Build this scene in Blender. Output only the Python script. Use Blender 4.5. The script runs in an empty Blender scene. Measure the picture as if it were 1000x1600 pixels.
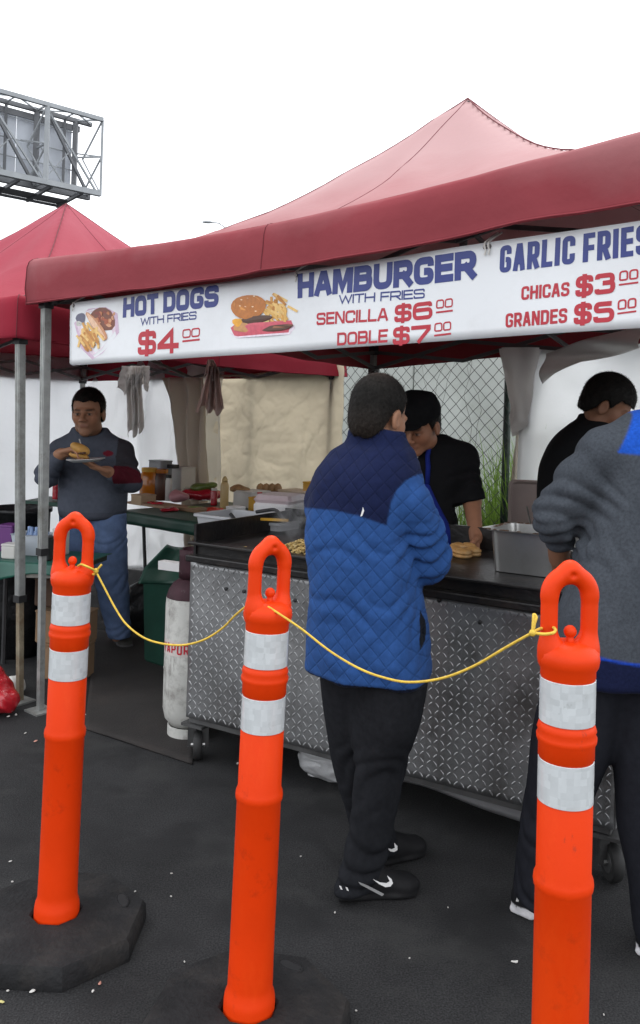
import bpy, math, random
import numpy as np
from mathutils import Vector, Matrix, noise as mnoise

SC = bpy.context.scene
COL = SC.collection
R = math.radians
rnd = random.Random(7)

# ------------------------------------------------------------------ camera
F_PX, CXP, CYP, EYE, ROLL = 1350.0, 500.0, 645.0, 1.5, R(1.8)
cam_d = bpy.data.cameras.new('camera')
cam = bpy.data.objects.new('camera', cam_d)
COL.objects.link(cam)
cam_d.sensor_fit = 'VERTICAL'
cam_d.sensor_height = 36.0
cam_d.lens = F_PX / 1600.0 * 36.0
cam_d.shift_y = -(800.0 - CYP) / 1600.0
cam_d.clip_start = 0.05
cam_d.clip_end = 2000.0
cam.matrix_world = (Matrix.Translation((0, 0, EYE)) @ Matrix.Rotation(R(90), 4, 'X')
                    @ Matrix.Rotation(ROLL, 4, 'Z'))
SC.camera = cam

# ------------------------------------------------------------------ sky and sun
world = bpy.data.worlds.new('World')
SC.world = world
world.use_nodes = True
wn = world.node_tree.nodes
wl = world.node_tree.links
bg = wn['Background']
sky = wn.new('ShaderNodeTexSky')
sky.sky_type = 'NISHITA'
sky.sun_disc = False
sky.sun_elevation = R(55)
sky.sun_rotation = R(18)
sky.dust_density = 4.0
sky.air_density = 1.0
mixc = wn.new('ShaderNodeMix')
mixc.data_type = 'RGBA'
mixc.inputs[0].default_value = 0.88
wl.new(sky.outputs[0], mixc.inputs[6])
mixc.inputs[7].default_value = (21.5, 22.0, 22.8, 1)      # even white cloud cover
wl.new(mixc.outputs[2], bg.inputs[0])
bg.inputs[1].default_value = 0.1

sun_d = bpy.data.lights.new('sun', 'SUN')
sun_d.energy = 1.3
sun_d.angle = R(20)
sun_d.color = (1.0, 0.97, 0.93)
sun = bpy.data.objects.new('sun', sun_d)
COL.objects.link(sun)
_e, _a = R(55), R(18)
sun_dir = Vector((math.cos(_e) * math.sin(_a), math.cos(_e) * math.cos(_a), math.sin(_e)))
sun.rotation_euler = sun_dir.to_track_quat('Z', 'Y').to_euler()
sun.location = sun_dir * 30

SC.view_settings.view_transform = 'Standard'
SC.view_settings.look = 'None'
SC.view_settings.gamma = 1.0
SC.view_settings.exposure = 0.0
SC.view_settings.use_curve_mapping = False
SC.cycles.max_bounces = 10
SC.cycles.diffuse_bounces = 6
SC.cycles.use_denoising = True
SC.cycles.sample_clamp_indirect = 6.0

# ------------------------------------------------------------------ survey helpers
_c, _s = math.cos(ROLL), math.sin(ROLL)
def W(px, py, Y):
    dx, dy = px - CXP, py - CYP
    x = dx * _c + dy * _s
    y = -dx * _s + dy * _c
    return Vector((x * Y / F_PX, Y, EYE - y * Y / F_PX))
def T(px, py, z=0.0):
    dx, dy = px - CXP, py - CYP
    y = -dx * _s + dy * _c
    return W(px, py, (EYE - z) * F_PX / y)
def lerp(a, b, t): return a + (b - a) * t

# ------------------------------------------------------------------ materials
def mat(name, col, rough=0.6, metal=0.0, var=0.12, vscale=6.0, bump=0.0, bscale=60.0, spec=0.5,
        trans=0.0, tcol=None, attr=False, dirt=None, dscale=5.0, damt=0.5, alpha=1.0, coat=0.0,
        glass=0.0, sheen=0.0, bdist=0.01, stretch=None, dlo=0.5):
    m = bpy.data.materials.new(name)
    m.use_nodes = True
    n, l = m.node_tree.nodes, m.node_tree.links
    b = n['Principled BSDF']
    out = n['Material Output']
    b.inputs['Roughness'].default_value = rough
    b.inputs['Metallic'].default_value = metal
    b.inputs['Specular IOR Level'].default_value = spec
    b.inputs['Coat Weight'].default_value = coat
    b.inputs['Transmission Weight'].default_value = glass
    b.inputs['Alpha'].default_value = alpha
    if sheen:
        b.inputs['Sheen Weight'].default_value = sheen
    tc = n.new('ShaderNodeTexCoord')
    src = tc.outputs['Object']
    if stretch:
        mp = n.new('ShaderNodeMapping')
        mp.inputs['Scale'].default_value = stretch
        l.new(src, mp.inputs[0]); src = mp.outputs[0]
    nz = n.new('ShaderNodeTexNoise')
    nz.inputs['Scale'].default_value = vscale
    nz.inputs['Detail'].default_value = 6
    nz.inputs['Roughness'].default_value = 0.6
    l.new(src, nz.inputs['Vector'])
    mr = n.new('ShaderNodeMapRange')
    mr.inputs[1].default_value = 0.3; mr.inputs[2].default_value = 0.7
    mr.inputs[3].default_value = 1 - var; mr.inputs[4].default_value = 1 + var
    l.new(nz.outputs[0], mr.inputs[0])
    mul = n.new('ShaderNodeVectorMath'); mul.operation = 'SCALE'
    if attr:
        at = n.new('ShaderNodeAttribute'); at.attribute_name = 'Col'
        l.new(at.outputs['Color'], mul.inputs[0])
    else:
        mul.inputs[0].default_value = col[:3]
    l.new(mr.outputs[0], mul.inputs['Scale'])
    cout = mul.outputs[0]
    if dirt:
        nd = n.new('ShaderNodeTexNoise')
        nd.inputs['Scale'].default_value = dscale
        nd.inputs['Detail'].default_value = 8
        nd.inputs['Roughness'].default_value = 0.7
        l.new(src, nd.inputs['Vector'])
        md = n.new('ShaderNodeMapRange')
        md.inputs[1].default_value = dlo; md.inputs[2].default_value = dlo + 0.22
        md.inputs[3].default_value = 0; md.inputs[4].default_value = damt
        l.new(nd.outputs[0], md.inputs[0])
        mx = n.new('ShaderNodeMix'); mx.data_type = 'RGBA'
        l.new(md.outputs[0], mx.inputs[0])
        l.new(cout, mx.inputs[6])
        mx.inputs[7].default_value = (*dirt[:3], 1)
        cout = mx.outputs[2]
    l.new(cout, b.inputs['Base Color'])
    bn = None
    if bump:
        nb = n.new('ShaderNodeTexNoise')
        nb.inputs['Scale'].default_value = bscale
        nb.inputs['Detail'].default_value = 5
        l.new(src, nb.inputs['Vector'])
        bn = n.new('ShaderNodeBump')
        bn.inputs['Strength'].default_value = bump
        bn.inputs['Distance'].default_value = bdist
        l.new(nb.outputs[0], bn.inputs['Height'])
        l.new(bn.outputs[0], b.inputs['Normal'])
    if trans:
        tr = n.new('ShaderNodeBsdfTranslucent')
        tr.inputs[0].default_value = (*(tcol or col)[:3], 1)
        if bn: l.new(bn.outputs[0], tr.inputs['Normal'])
        ms = n.new('ShaderNodeMixShader')
        ms.inputs[0].default_value = trans
        l.new(b.outputs[0], ms.inputs[1]); l.new(tr.outputs[0], ms.inputs[2])
        l.new(ms.outputs[0], out.inputs[0])
    return m

# ------------------------------------------------------------------ object helpers
def tag(o, label, cat, group=None):
    o['label'] = label; o['category'] = cat
    if group: o['group'] = group
    return o
def thing(name, loc, label, cat, group=None, rz=0.0):
    o = bpy.data.objects.new(name, None)
    o.empty_display_size = 0.1
    COL.objects.link(o)
    o.location = loc; o.rotation_euler = (0, 0, rz)
    o['_base'] = list(loc)
    return tag(o, label, cat, group)
def struct(o):
    o['kind'] = 'structure'; return o
def base_of(o):
    while o.parent: o = o.parent
    return Vector(o.get('_base', (0, 0, 0)))
def clean_props():
    for o in bpy.data.objects:
        if '_base' in o: del o['_base']

class MB:
    """collects shapes in world coordinates, then links them as one mesh object"""
    def __init__(self): self.v = []; self.f = []; self.c = []; self.col = None
    def _add(self, vs, fs):
        k = len(self.v)
        self.v.extend([tuple(p) for p in vs])
        self.f.extend([tuple(i + k for i in q) for q in fs])
        if self.col is not None: self.c.extend([self.col] * len(vs))
        return self
    def box(self, c, s, rot=None, taper=1.0, bev=0.0):
        c = Vector(c); hx, hy, hz = s[0] / 2, s[1] / 2, s[2] / 2
        if bev:
            b = min(bev, hx * .9, hy * .9, hz * .9)
            # rounded block: 3 rings
            vs = []
            ring = lambda z, i: [(-hx + i + b, -hy + i, z), (hx - i - b, -hy + i, z), (hx - i, -hy + i + b, z), (hx - i, hy - i - b, z),
                                 (hx - i - b, hy - i, z), (-hx + i + b, hy - i, z), (-hx + i, hy - i - b, z), (-hx + i, -hy + i + b, z)]
            for z, i in ((-hz, b * .6), (-hz + b, 0), (hz - b, 0), (hz, b * .6)):
                k = taper if z > 0 else 1.0
                vs += [(x * k, y * k, zz) for x, y, zz in ring(z, i)]
            fs = [tuple(range(7, -1, -1)), tuple(range(24, 32))]
            for r in range(3):
                for i in range(8):
                    j = (i + 1) % 8
                    fs.append((r * 8 + i, r * 8 + j, r * 8 + 8 + j, r * 8 + 8 + i))
        else:
            t = taper
            vs = [(-hx, -hy, -hz), (hx, -hy, -hz), (hx, hy, -hz), (-hx, hy, -hz),
                  (-hx * t, -hy * t, hz), (hx * t, -hy * t, hz), (hx * t, hy * t, hz), (-hx * t, hy * t, hz)]
            fs = [(3, 2, 1, 0), (4, 5, 6, 7), (0, 1, 5, 4), (1, 2, 6, 5), (2, 3, 7, 6), (3, 0, 4, 7)]
        M = rot if rot is not None else Matrix.Identity(3)
        if isinstance(M, (int, float)): M = Matrix.Rotation(M, 3, 'Z')
        return self._add([c + M @ Vector(p) for p in vs], fs)
    def bar(self, a, b, w, h=None, up=(0, 0, 1)):
        a, b = Vector(a), Vector(b); h = h or w
        d = (b - a); L = d.length; d.normalize()
        up = Vector(up)
        if abs(d.dot(up)) > .95: up = Vector((1, 0, 0))
        x = d.cross(up).normalized(); z = x.cross(d)
        M = Matrix((x, d, z)).transposed()
        return self.box((a + b) / 2, (w, L, h), M)
    def tube(self, pts, r, n=8, closed=False, caps=True):
        pts = [Vector(p) for p in pts]
        m = len(pts)
        rs = r if isinstance(r, (list, tuple)) else [r] * m
        vs = []; prev = None
        for i, p in enumerate(pts):
            if closed: d = pts[(i + 1) % m] - pts[i - 1]
            else: d = pts[min(i + 1, m - 1)] - pts[max(i - 1, 0)]
            d.normalize()
            if prev is None:
                up = Vector((0, 0, 1)) if abs(d.z) < .9 else Vector((1, 0, 0))
                x = d.cross(up).normalized()
            else:
                x = (prev - d * prev.dot(d)).normalized()
            prev = x; y = d.cross(x)
            for k in range(n):
                t = 2 * math.pi * k / n
                vs.append(p + (x * math.cos(t) + y * math.sin(t)) * rs[i])
        fs = []
        for i in range(m if closed else m - 1):
            j = (i + 1) % m
            for k in range(n):
                q = (k + 1) % n
                fs.append((i * n + k, i * n + q, j * n + q, j * n + k))
        if caps and not closed:
            fs.append(tuple(range(n - 1, -1, -1))); fs.append(tuple((m - 1) * n + k for k in range(n)))
        return self._add(vs, fs)
    def lathe(self, prof, n=24, c=(0, 0, 0), M=None, cap=True):
        c = Vector(c); vs = []
        for r, z in prof:
            for k in range(n):
                t = 2 * math.pi * k / n
                p = Vector((r * math.cos(t), r * math.sin(t), z))
                vs.append(c + (M @ p if M else p))
        fs = []
        for i in range(len(prof) - 1):
            for k in range(n):
                q = (k + 1) % n
                fs.append((i * n + k, i * n + q, i * n + n + q, i * n + n + k))
        if cap:
            fs.append(tuple(range(n - 1, -1, -1))); fs.append(tuple((len(prof) - 1) * n + k for k in range(n)))
        return self._add(vs, fs)
    def grid(self, fn, nu, nv, closed_u=False):
        vs = [fn(i / nu, j / nv) for j in range(nv + 1) for i in range(nu + (0 if closed_u else 1))]
        w = nu if closed_u else nu + 1
        fs = []
        for j in range(nv):
            for i in range(nu):
                a = j * w + i; b = j * w + (i + 1) % w
                fs.append((a, b, b + w, a + w))
        return self._add(vs, fs)
    def ball(self, c, r, n=10, M=None):
        r = (r, r, r) if isinstance(r, (int, float)) else r
        m = max(4, n // 2)
        vs = [Vector((0, 0, -1))]
        for j in range(1, m):
            ph = -math.pi / 2 + math.pi * j / m
            vs += [Vector((math.cos(ph) * math.cos(2 * math.pi * k / n), math.cos(ph) * math.sin(2 * math.pi * k / n), math.sin(ph))) for k in range(n)]
        vs.append(Vector((0, 0, 1)))
        fs = []
        for k in range(n):
            q = (k + 1) % n
            fs.append((0, 1 + q, 1 + k))
            for j in range(m - 2):
                a = 1 + j * n
                fs.append((a + k, a + q, a + n + q, a + n + k))
            fs.append((1 + (m - 2) * n + k, 1 + (m - 2) * n + q, len(vs) - 1))
        c = Vector(c)
        out = []
        for p in vs:
            p = Vector((p.x * r[0], p.y * r[1], p.z * r[2]))
            out.append(c + (M @ p if M else p))
        return self._add(out, fs)
    def poly(self, pts):
        return self._add(pts, [tuple(range(len(pts)))])
    def jitter(self, amp, freq, seed=0.0):
        off = Vector((seed * 13.1, seed * 7.7, seed * 3.3))
        self.v = [tuple(Vector(p) + amp * mnoise.noise_vector(Vector(p) * freq + off)) for p in self.v]
        return self
    def build(self, name, m, parent=None, smooth=False, base=None):
        me = bpy.data.meshes.new(name)
        b = Vector(base) if base is not None else (base_of(parent) if parent else Vector((0, 0, 0)))
        me.from_pydata([(p[0] - b.x, p[1] - b.y, p[2] - b.z) for p in self.v], [], self.f)
        me.update()
        if self.c:
            ca = me.color_attributes.new('Col', 'FLOAT_COLOR', 'POINT')
            ca.data.foreach_set('color', np.array([(*c[:3], 1.0) for c in self.c], dtype=np.float32).ravel())
        if m: me.materials.append(m)
        if smooth: me.polygons.foreach_set('use_smooth', [True] * len(me.polygons))
        o = bpy.data.objects.new(name, me)
        COL.objects.link(o)
        if parent: o.parent = parent
        elif base is not None:
            o.location = b
        return o
def smooth_by_angle(o, ang=40):
    me = o.data
    me.polygons.foreach_set('use_smooth', [True] * len(me.polygons))
    try: me.set_sharp_from_angle(angle=R(ang))
    except Exception: pass
    return o
def solidify(o, t, off=0.0):
    md = o.modifiers.new('thickness', 'SOLIDIFY'); md.thickness = t; md.offset = off
    return o
def copy_tree(o, parent=None):
    c = o.copy(); COL.objects.link(c); c.parent = parent
    for ch in list(o.children): copy_tree(ch, c)
    return c

# ------------------------------------------------------------------ implicit-surface modelling (bodies, clothes, bags)
class Field:
    def __init__(self, lo, hi, h):
        self.h = h
        self.lo = np.array(lo, np.float32)
        n = np.ceil((np.array(hi) - np.array(lo)) / h).astype(int) + 1
        self.ax = [(self.lo[i] + np.arange(n[i]) * h).astype(np.float32) for i in range(3)]
        self.V = np.full(n, 0.5, np.float32)
    def _sl(self, lo, hi, pad):
        s = []
        for i in range(3):
            a = int(np.floor((lo[i] - pad - self.lo[i]) / self.h)); b = int(np.ceil((hi[i] + pad - self.lo[i]) / self.h)) + 1
            a = max(0, min(a, len(self.ax[i]))); b = max(a, min(b, len(self.ax[i])))
            s.append(slice(a, b))
        return tuple(s)
    def _xyz(self, s):
        return (self.ax[0][s[0]][:, None, None], self.ax[1][s[1]][None, :, None], self.ax[2][s[2]][None, None, :])
    def _comb(self, s, d, k, sub=False):
        v = self.V[s]
        if sub:
            d = -d
            if k > 0:
                hh = np.maximum(k - np.abs(v - d), 0) / k
                self.V[s] = np.maximum(v, d) + hh * hh * k * .25
            else: self.V[s] = np.maximum(v, d)
        else:
            if k > 0:
                hh = np.maximum(k - np.abs(v - d), 0) / k
                self.V[s] = np.minimum(v, d) - hh * hh * k * .25
            else: self.V[s] = np.minimum(v, d)
    def cap(self, a, b, ra, rb=None, k=0.02, sub=False):
        rb = ra if rb is None else rb
        a = np.array(a, np.float32); b = np.array(b, np.float32); rm = max(ra, rb)
        s = self._sl(np.minimum(a, b) - rm, np.maximum(a, b) + rm, k + 4 * self.h)
        x, y, z = self._xyz(s)
        d = b - a; L2 = float(d @ d) + 1e-9
        t = np.clip(((x - a[0]) * d[0] + (y - a[1]) * d[1] + (z - a[2]) * d[2]) / L2, 0, 1)
        q = np.sqrt((x - a[0] - t * d[0]) ** 2 + (y - a[1] - t * d[1]) ** 2 + (z - a[2] - t * d[2]) ** 2) - (ra + (rb - ra) * t)
        self._comb(s, q, k, sub); return self
    def chain(self, pts, rs, k=0.02):
        for i in range(len(pts) - 1): self.cap(pts[i], pts[i + 1], rs[i], rs[i + 1], k)
        return self
    def ell(self, c, r, M=None, k=0.02, sub=False):
        c = np.array(c, np.float32); r = np.array(r, np.float32); rm = float(r.max())
        s = self._sl(c - rm, c + rm, k + 4 * self.h)
        x, y, z = self._xyz(s)
        x, y, z = x - c[0], y - c[1], z - c[2]
        if M is not None:
            Mi = np.array(M.transposed(), np.float32)
            x, y, z = (Mi[0, 0] * x + Mi[0, 1] * y + Mi[0, 2] * z, Mi[1, 0] * x + Mi[1, 1] * y + Mi[1, 2] * z, Mi[2, 0] * x + Mi[2, 1] * y + Mi[2, 2] * z)
        k0 = np.sqrt((x / r[0]) ** 2 + (y / r[1]) ** 2 + (z / r[2]) ** 2)
        k1 = np.sqrt((x / r[0] ** 2) ** 2 + (y / r[1] ** 2) ** 2 + (z / r[2] ** 2) ** 2) + 1e-6
        self._comb(s, k0 * (k0 - 1) / k1, k, sub); return self
    def rbox(self, c, hs, M=None, r=0.01, k=0.01, sub=False):
        c = np.array(c, np.float32); rm = float(np.linalg.norm(hs))
        s = self._sl(c - rm, c + rm, k + 4 * self.h)
        x, y, z = self._xyz(s)
        x, y, z = x - c[0], y - c[1], z - c[2]
        if M is not None:
            Mi = np.array(M.transposed(), np.float32)
            x, y, z = (Mi[0, 0] * x + Mi[0, 1] * y + Mi[0, 2] * z, Mi[1, 0] * x + Mi[1, 1] * y + Mi[1, 2] * z, Mi[2, 0] * x + Mi[2, 1] * y + Mi[2, 2] * z)
        qx, qy, qz = np.abs(x) - hs[0] + r, np.abs(y) - hs[1] + r, np.abs(z) - hs[2] + r
        d = np.sqrt(np.maximum(qx, 0) ** 2 + np.maximum(qy, 0) ** 2 + np.maximum(qz, 0) ** 2) + np.minimum(np.maximum(np.maximum(qx, qy), qz), 0) - r
        self._comb(s, d, k, sub); return self
    def stack(self, st, n=2.4, k=0.03, sub=False, rnd_=0.02):
        """st: stations (x, y, z, halfwidth, halfdepth, yaw), any order; an upright loft"""
        st = sorted(st, key=lambda q: q[2])
        a = np.array(st, np.float32)
        zz = a[:, 2]; dense = np.linspace(zz[0], zz[-1], 80)
        cols = []
        for j in (0, 1, 3, 4, 5):
            y = np.interp(dense, zz, a[:, j])
            w = 5; yp = np.pad(y, w, mode='edge'); y2 = np.convolve(yp, np.ones(2 * w + 1) / (2 * w + 1), 'same')[w:-w]
            t = np.clip(np.minimum(np.arange(80), 79 - np.arange(80)) / w, 0, 1)
            cols.append(y * (1 - t) + y2 * t)
        m = float(a[:, 3:5].max())
        lo = (a[:, 0].min() - m, a[:, 1].min() - m, zz[0]); hi = (a[:, 0].max() + m, a[:, 1].max() + m, zz[-1])
        s = self._sl(lo, hi, k + 4 * self.h)
        x, y, z = self._xyz(s)
        zf = z.ravel()
        cx_, cy_, w_, d_, yw = [np.interp(zf, dense, c)[None, None, :].astype(np.float32) for c in cols]
        X, Y = x - cx_, y - cy_
        lx = X * np.cos(yw) - Y * np.sin(yw)
        ly = X * np.sin(yw) + Y * np.cos(yw)
        rr = (np.abs(lx / w_) ** n + np.abs(ly / d_) ** n) ** (1 / n)
        rad = np.sqrt(lx * lx + ly * ly)
        dd = rad * (1 - 1 / np.maximum(rr, 1e-3))
        dz = np.maximum(z - zz[-1], zz[0] - z) + 0 * dd
        r_ = rnd_
        dd = np.minimum(np.maximum(dd + r_, dz + r_), 0) + np.sqrt(np.maximum(dd + r_, 0) ** 2 + np.maximum(dz + r_, 0) ** 2) - r_
        self._comb(s, dd, k, sub); return self
    def add(self, fn):
        s = (slice(None),) * 3
        x, y, z = self._xyz(s)
        self.V += fn(x, y, z).astype(np.float32); return self
    def cut(self, fn):
        """keep where fn(x,y,z) < 0"""
        x, y, z = self._xyz((slice(None),) * 3)
        self.V = np.maximum(self.V, fn(x, y, z).astype(np.float32)); return self
    def mesh(self):
        V = self.V; S = V < 0
        n = [d - 1 for d in V.shape]
        cnt = np.zeros(n, np.int8)
        sl = lambda o, i: slice(o, o + n[i])
        for a in (0, 1):
            for b in (0, 1):
                for c in (0, 1): cnt += S[sl(a, 0), sl(b, 1), sl(c, 2)]
        act = (cnt > 0) & (cnt < 8)
        I, J, K = np.nonzero(act)
        idx = np.full(n, -1, np.int64); idx[I, J, K] = np.arange(len(I))
        pos = np.zeros((len(I), 3)); num = np.zeros(len(I))
        E = []
        for ax in range(3):
            o = [q for q in range(3) if q != ax]
            for u in (0, 1):
                for v in (0, 1):
                    a = [0, 0, 0]; a[o[0]] = u; a[o[1]] = v; b = list(a); b[ax] = 1
                    E.append((a, b))
        for a, b in E:
            va = V[I + a[0], J + a[1], K + a[2]]; vb = V[I + b[0], J + b[1], K + b[2]]
            m = (va < 0) != (vb < 0)
            t = np.where(m, va / np.where(m, va - vb, 1), 0)
            for q in range(3): pos[:, q] += m * (a[q] + t * (b[q] - a[q]))
            num += m
        pos /= num[:, None]
        pos += np.stack([I, J, K], 1)
        P = pos * self.h + self.lo
        faces = []
        for ax in range(3):
            o1, o2 = [(1, 2), (2, 0), (0, 1)][ax]
            A = [slice(0, None)] * 3; B = [slice(0, None)] * 3
            A[ax] = slice(0, -1); B[ax] = slice(1, None)
            d = S[tuple(A)] != S[tuple(B)]
            e = np.array(np.nonzero(d)).T
            ok = (e[:, o1] > 0) & (e[:, o2] > 0) & (e[:, o1] < n[o1]) & (e[:, o2] < n[o2])
            e = e[ok]
            ins = S[e[:, 0], e[:, 1], e[:, 2]]
            def g(u, v):
                q = e.copy(); q[:, o1] -= u; q[:, o2] -= v
                return idx[q[:, 0], q[:, 1], q[:, 2]]
            q = np.stack([g(1, 1), g(0, 1), g(0, 0), g(1, 0)], 1)
            q[~ins] = q[~ins][:, ::-1]
            faces.append(q)
        Fq = np.concatenate(faces)
        Fq = Fq[(Fq >= 0).all(1)]
        return P, Fq
    def build(self, name, m, parent, color=None, relax=1):
        P, Fq = self.mesh()
        if relax:
            for _ in range(relax):                       # light smoothing along mesh edges
                acc = np.zeros_like(P); c = np.zeros(len(P))
                for i in range(4):
                    j = (i + 1) % 4
                    np.add.at(acc, Fq[:, i], P[Fq[:, j]]); np.add.at(c, Fq[:, i], 1)
                P = P * .5 + .5 * acc / np.maximum(c, 1)[:, None]
        b = np.array(base_of(parent)) if parent else np.zeros(3)
        me = bpy.data.meshes.new(name)
        me.vertices.add(len(P)); me.vertices.foreach_set('co', (P - b).astype(np.float32).ravel())
        me.loops.add(Fq.size); me.loops.foreach_set('vertex_index', Fq.astype(np.int32).ravel())
        me.polygons.add(len(Fq)); me.polygons.foreach_set('loop_start', np.arange(0, Fq.size, 4, dtype=np.int32))
        me.update(calc_edges=True)
        me.polygons.foreach_set('use_smooth', np.ones(len(Fq), bool))
        if color is not None:
            c = np.ones((len(P), 4), np.float32); c[:, :3] = color(P)
            ca = me.color_attributes.new('Col', 'FLOAT_COLOR', 'POINT'); ca.data.foreach_set('color', c.ravel())
        me.materials.append(m)
        o = bpy.data.objects.new(name, me); COL.objects.link(o)
        o.parent = parent
        return o
# ================================================================== ground
def ground_mat():
    m = mat('asphalt', (.031, .031, .032), rough=.85, var=.32, vscale=1.6, bump=.4, bscale=170, bdist=.005, spec=.15)
    n, l = m.node_tree.nodes, m.node_tree.links
    b = n['Principled BSDF']
    cur = b.inputs['Base Color'].links[0].from_socket
    tc = n.new('ShaderNodeTexCoord')
    # aggregate speckle
    sp = n.new('ShaderNodeTexNoise'); sp.inputs['Scale'].default_value = 190; sp.inputs['Detail'].default_value = 2
    l.new(tc.outputs['Object'], sp.inputs['Vector'])
    r1 = n.new('ShaderNodeMapRange'); r1.inputs[1].default_value = .35; r1.inputs[2].default_value = .75
    r1.inputs[3].default_value = .6; r1.inputs[4].default_value = 1.6
    l.new(sp.outputs[0], r1.inputs[0])
    sc_ = n.new('ShaderNodeVectorMath'); sc_.operation = 'SCALE'
    l.new(cur, sc_.inputs[0]); l.new(r1.outputs[0], sc_.inputs['Scale'])
    # pale worn patches and dark grease patches
    pt = n.new('ShaderNodeTexNoise'); pt.inputs['Scale'].default_value = 2.3; pt.inputs['Detail'].default_value = 7
    pt.inputs['Roughness'].default_value = .65
    l.new(tc.outputs['Object'], pt.inputs['Vector'])
    r2 = n.new('ShaderNodeMapRange'); r2.inputs[1].default_value = .52; r2.inputs[2].default_value = .72
    r2.inputs[4].default_value = .55
    l.new(pt.outputs[0], r2.inputs[0])
    mx = n.new('ShaderNodeMix'); mx.data_type = 'RGBA'
    l.new(r2.outputs[0], mx.inputs[0]); l.new(sc_.outputs[0], mx.inputs[6]); mx.inputs[7].default_value = (.058, .058, .056, 1)
    pd = n.new('ShaderNodeTexNoise'); pd.inputs['Scale'].default_value = 3.7; pd.inputs['Detail'].default_value = 5
    mp = n.new('ShaderNodeMapping'); mp.inputs['Location'].default_value = (5, 3, 1)
    l.new(tc.outputs['Object'], mp.inputs[0]); l.new(mp.outputs[0], pd.inputs['Vector'])
    r3 = n.new('ShaderNodeMapRange'); r3.inputs[1].default_value = .54; r3.inputs[2].default_value = .66; r3.inputs[4].default_value = .6
    l.new(pd.outputs[0], r3.inputs[0])
    mx2 = n.new('ShaderNodeMix'); mx2.data_type = 'RGBA'
    l.new(r3.outputs[0], mx2.inputs[0]); l.new(mx.outputs[2], mx2.inputs[6]); mx2.inputs[7].default_value = (.019, .019, .020, 1)
    l.new(mx2.outputs[2], b.inputs['Base Color'])
    r4 = n.new('ShaderNodeMapRange'); r4.inputs[1].default_value = .5; r4.inputs[2].default_value = .7
    r4.inputs[3].default_value = .85; r4.inputs[4].default_value = .6
    l.new(pd.outputs[0], r4.inputs[0]); l.new(r4.outputs[0], b.inputs['Roughness'])
    return m
g = MB(); S_ = 400.0
g.grid(lambda a, b: Vector(((a - .5) * 2 * S_, (b - .5) * 2 * S_, 0)), 8, 8)
struct(g.build('ground', ground_mat()))

M_RUB = mat('mat_rubber', (.020, .017, .016), rough=.9, var=.3, vscale=4, bump=.4, bscale=120, dirt=(.05, .035, .028), dscale=3, damt=.45)
fm = MB()
q = [T(132, 1140), T(300, 1196), T(330, 1010), T(150, 985)]
def matfn(a, b):
    p = lerp(lerp(q[0], q[1], a), lerp(q[3], q[2], a), b)
    return Vector((p.x, p.y, .006 + .004 * mnoise.noise(p * 3)))
fm.grid(matfn, 24, 24)
o = solidify(fm.build('floor_mat', M_RUB, smooth=True), .006)
tag(o, 'dark brown rubber floor mat beside the gas cylinder', 'mat')

# ================================================================== canopy tents
def fabric(name, col, faded, zlo, zhi, tr, tcol):
    m = mat(name, col, rough=.75, var=.10, vscale=2.2, bump=.12, bscale=40, trans=tr, tcol=tcol, dirt=tuple(c * .55 for c in col), dscale=3.2, damt=.35, dlo=.56, spec=.15)
    n, l = m.node_tree.nodes, m.node_tree.links
    b = n['Principled BSDF']
    src = b.inputs['Base Color'].links[0].from_socket
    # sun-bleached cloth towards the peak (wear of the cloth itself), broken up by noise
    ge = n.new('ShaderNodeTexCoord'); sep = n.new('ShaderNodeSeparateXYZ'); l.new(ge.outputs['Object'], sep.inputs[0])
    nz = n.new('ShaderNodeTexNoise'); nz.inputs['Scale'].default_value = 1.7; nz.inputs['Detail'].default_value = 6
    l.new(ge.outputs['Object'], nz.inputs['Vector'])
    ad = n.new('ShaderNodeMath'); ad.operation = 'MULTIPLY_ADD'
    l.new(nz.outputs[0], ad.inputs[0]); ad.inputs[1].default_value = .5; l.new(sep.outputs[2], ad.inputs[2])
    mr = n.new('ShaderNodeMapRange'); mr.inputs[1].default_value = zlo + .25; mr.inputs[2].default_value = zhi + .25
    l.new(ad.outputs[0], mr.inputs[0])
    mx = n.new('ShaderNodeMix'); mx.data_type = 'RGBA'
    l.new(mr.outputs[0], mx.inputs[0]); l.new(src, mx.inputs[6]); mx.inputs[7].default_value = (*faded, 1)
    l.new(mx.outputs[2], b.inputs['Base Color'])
    return m
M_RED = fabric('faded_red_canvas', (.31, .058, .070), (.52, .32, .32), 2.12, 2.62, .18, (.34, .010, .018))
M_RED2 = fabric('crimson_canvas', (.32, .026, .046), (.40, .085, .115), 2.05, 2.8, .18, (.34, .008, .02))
M_LEG = mat('galvanised_leg', (.36, .37, .36), rough=.5, metal=.55, var=.2, vscale=14, dirt=(.14, .13, .10), dscale=9, damt=.7, bump=.05, bscale=90)
M_RUST = mat('stained_leg', (.24, .21, .15), rough=.7, metal=.2, var=.3, vscale=12, dirt=(.13, .075, .035), dscale=7, damt=.8, dlo=.42)
M_BLK = mat('black_plastic', (.015, .015, .016), rough=.5, var=.2)
M_SEAM = mat('seam_piping', (.13, .012, .02), rough=.8)
M_GREYBAR = mat('grey_truss_bar', (.10, .095, .095), rough=.6, metal=.3, var=.2)

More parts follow.
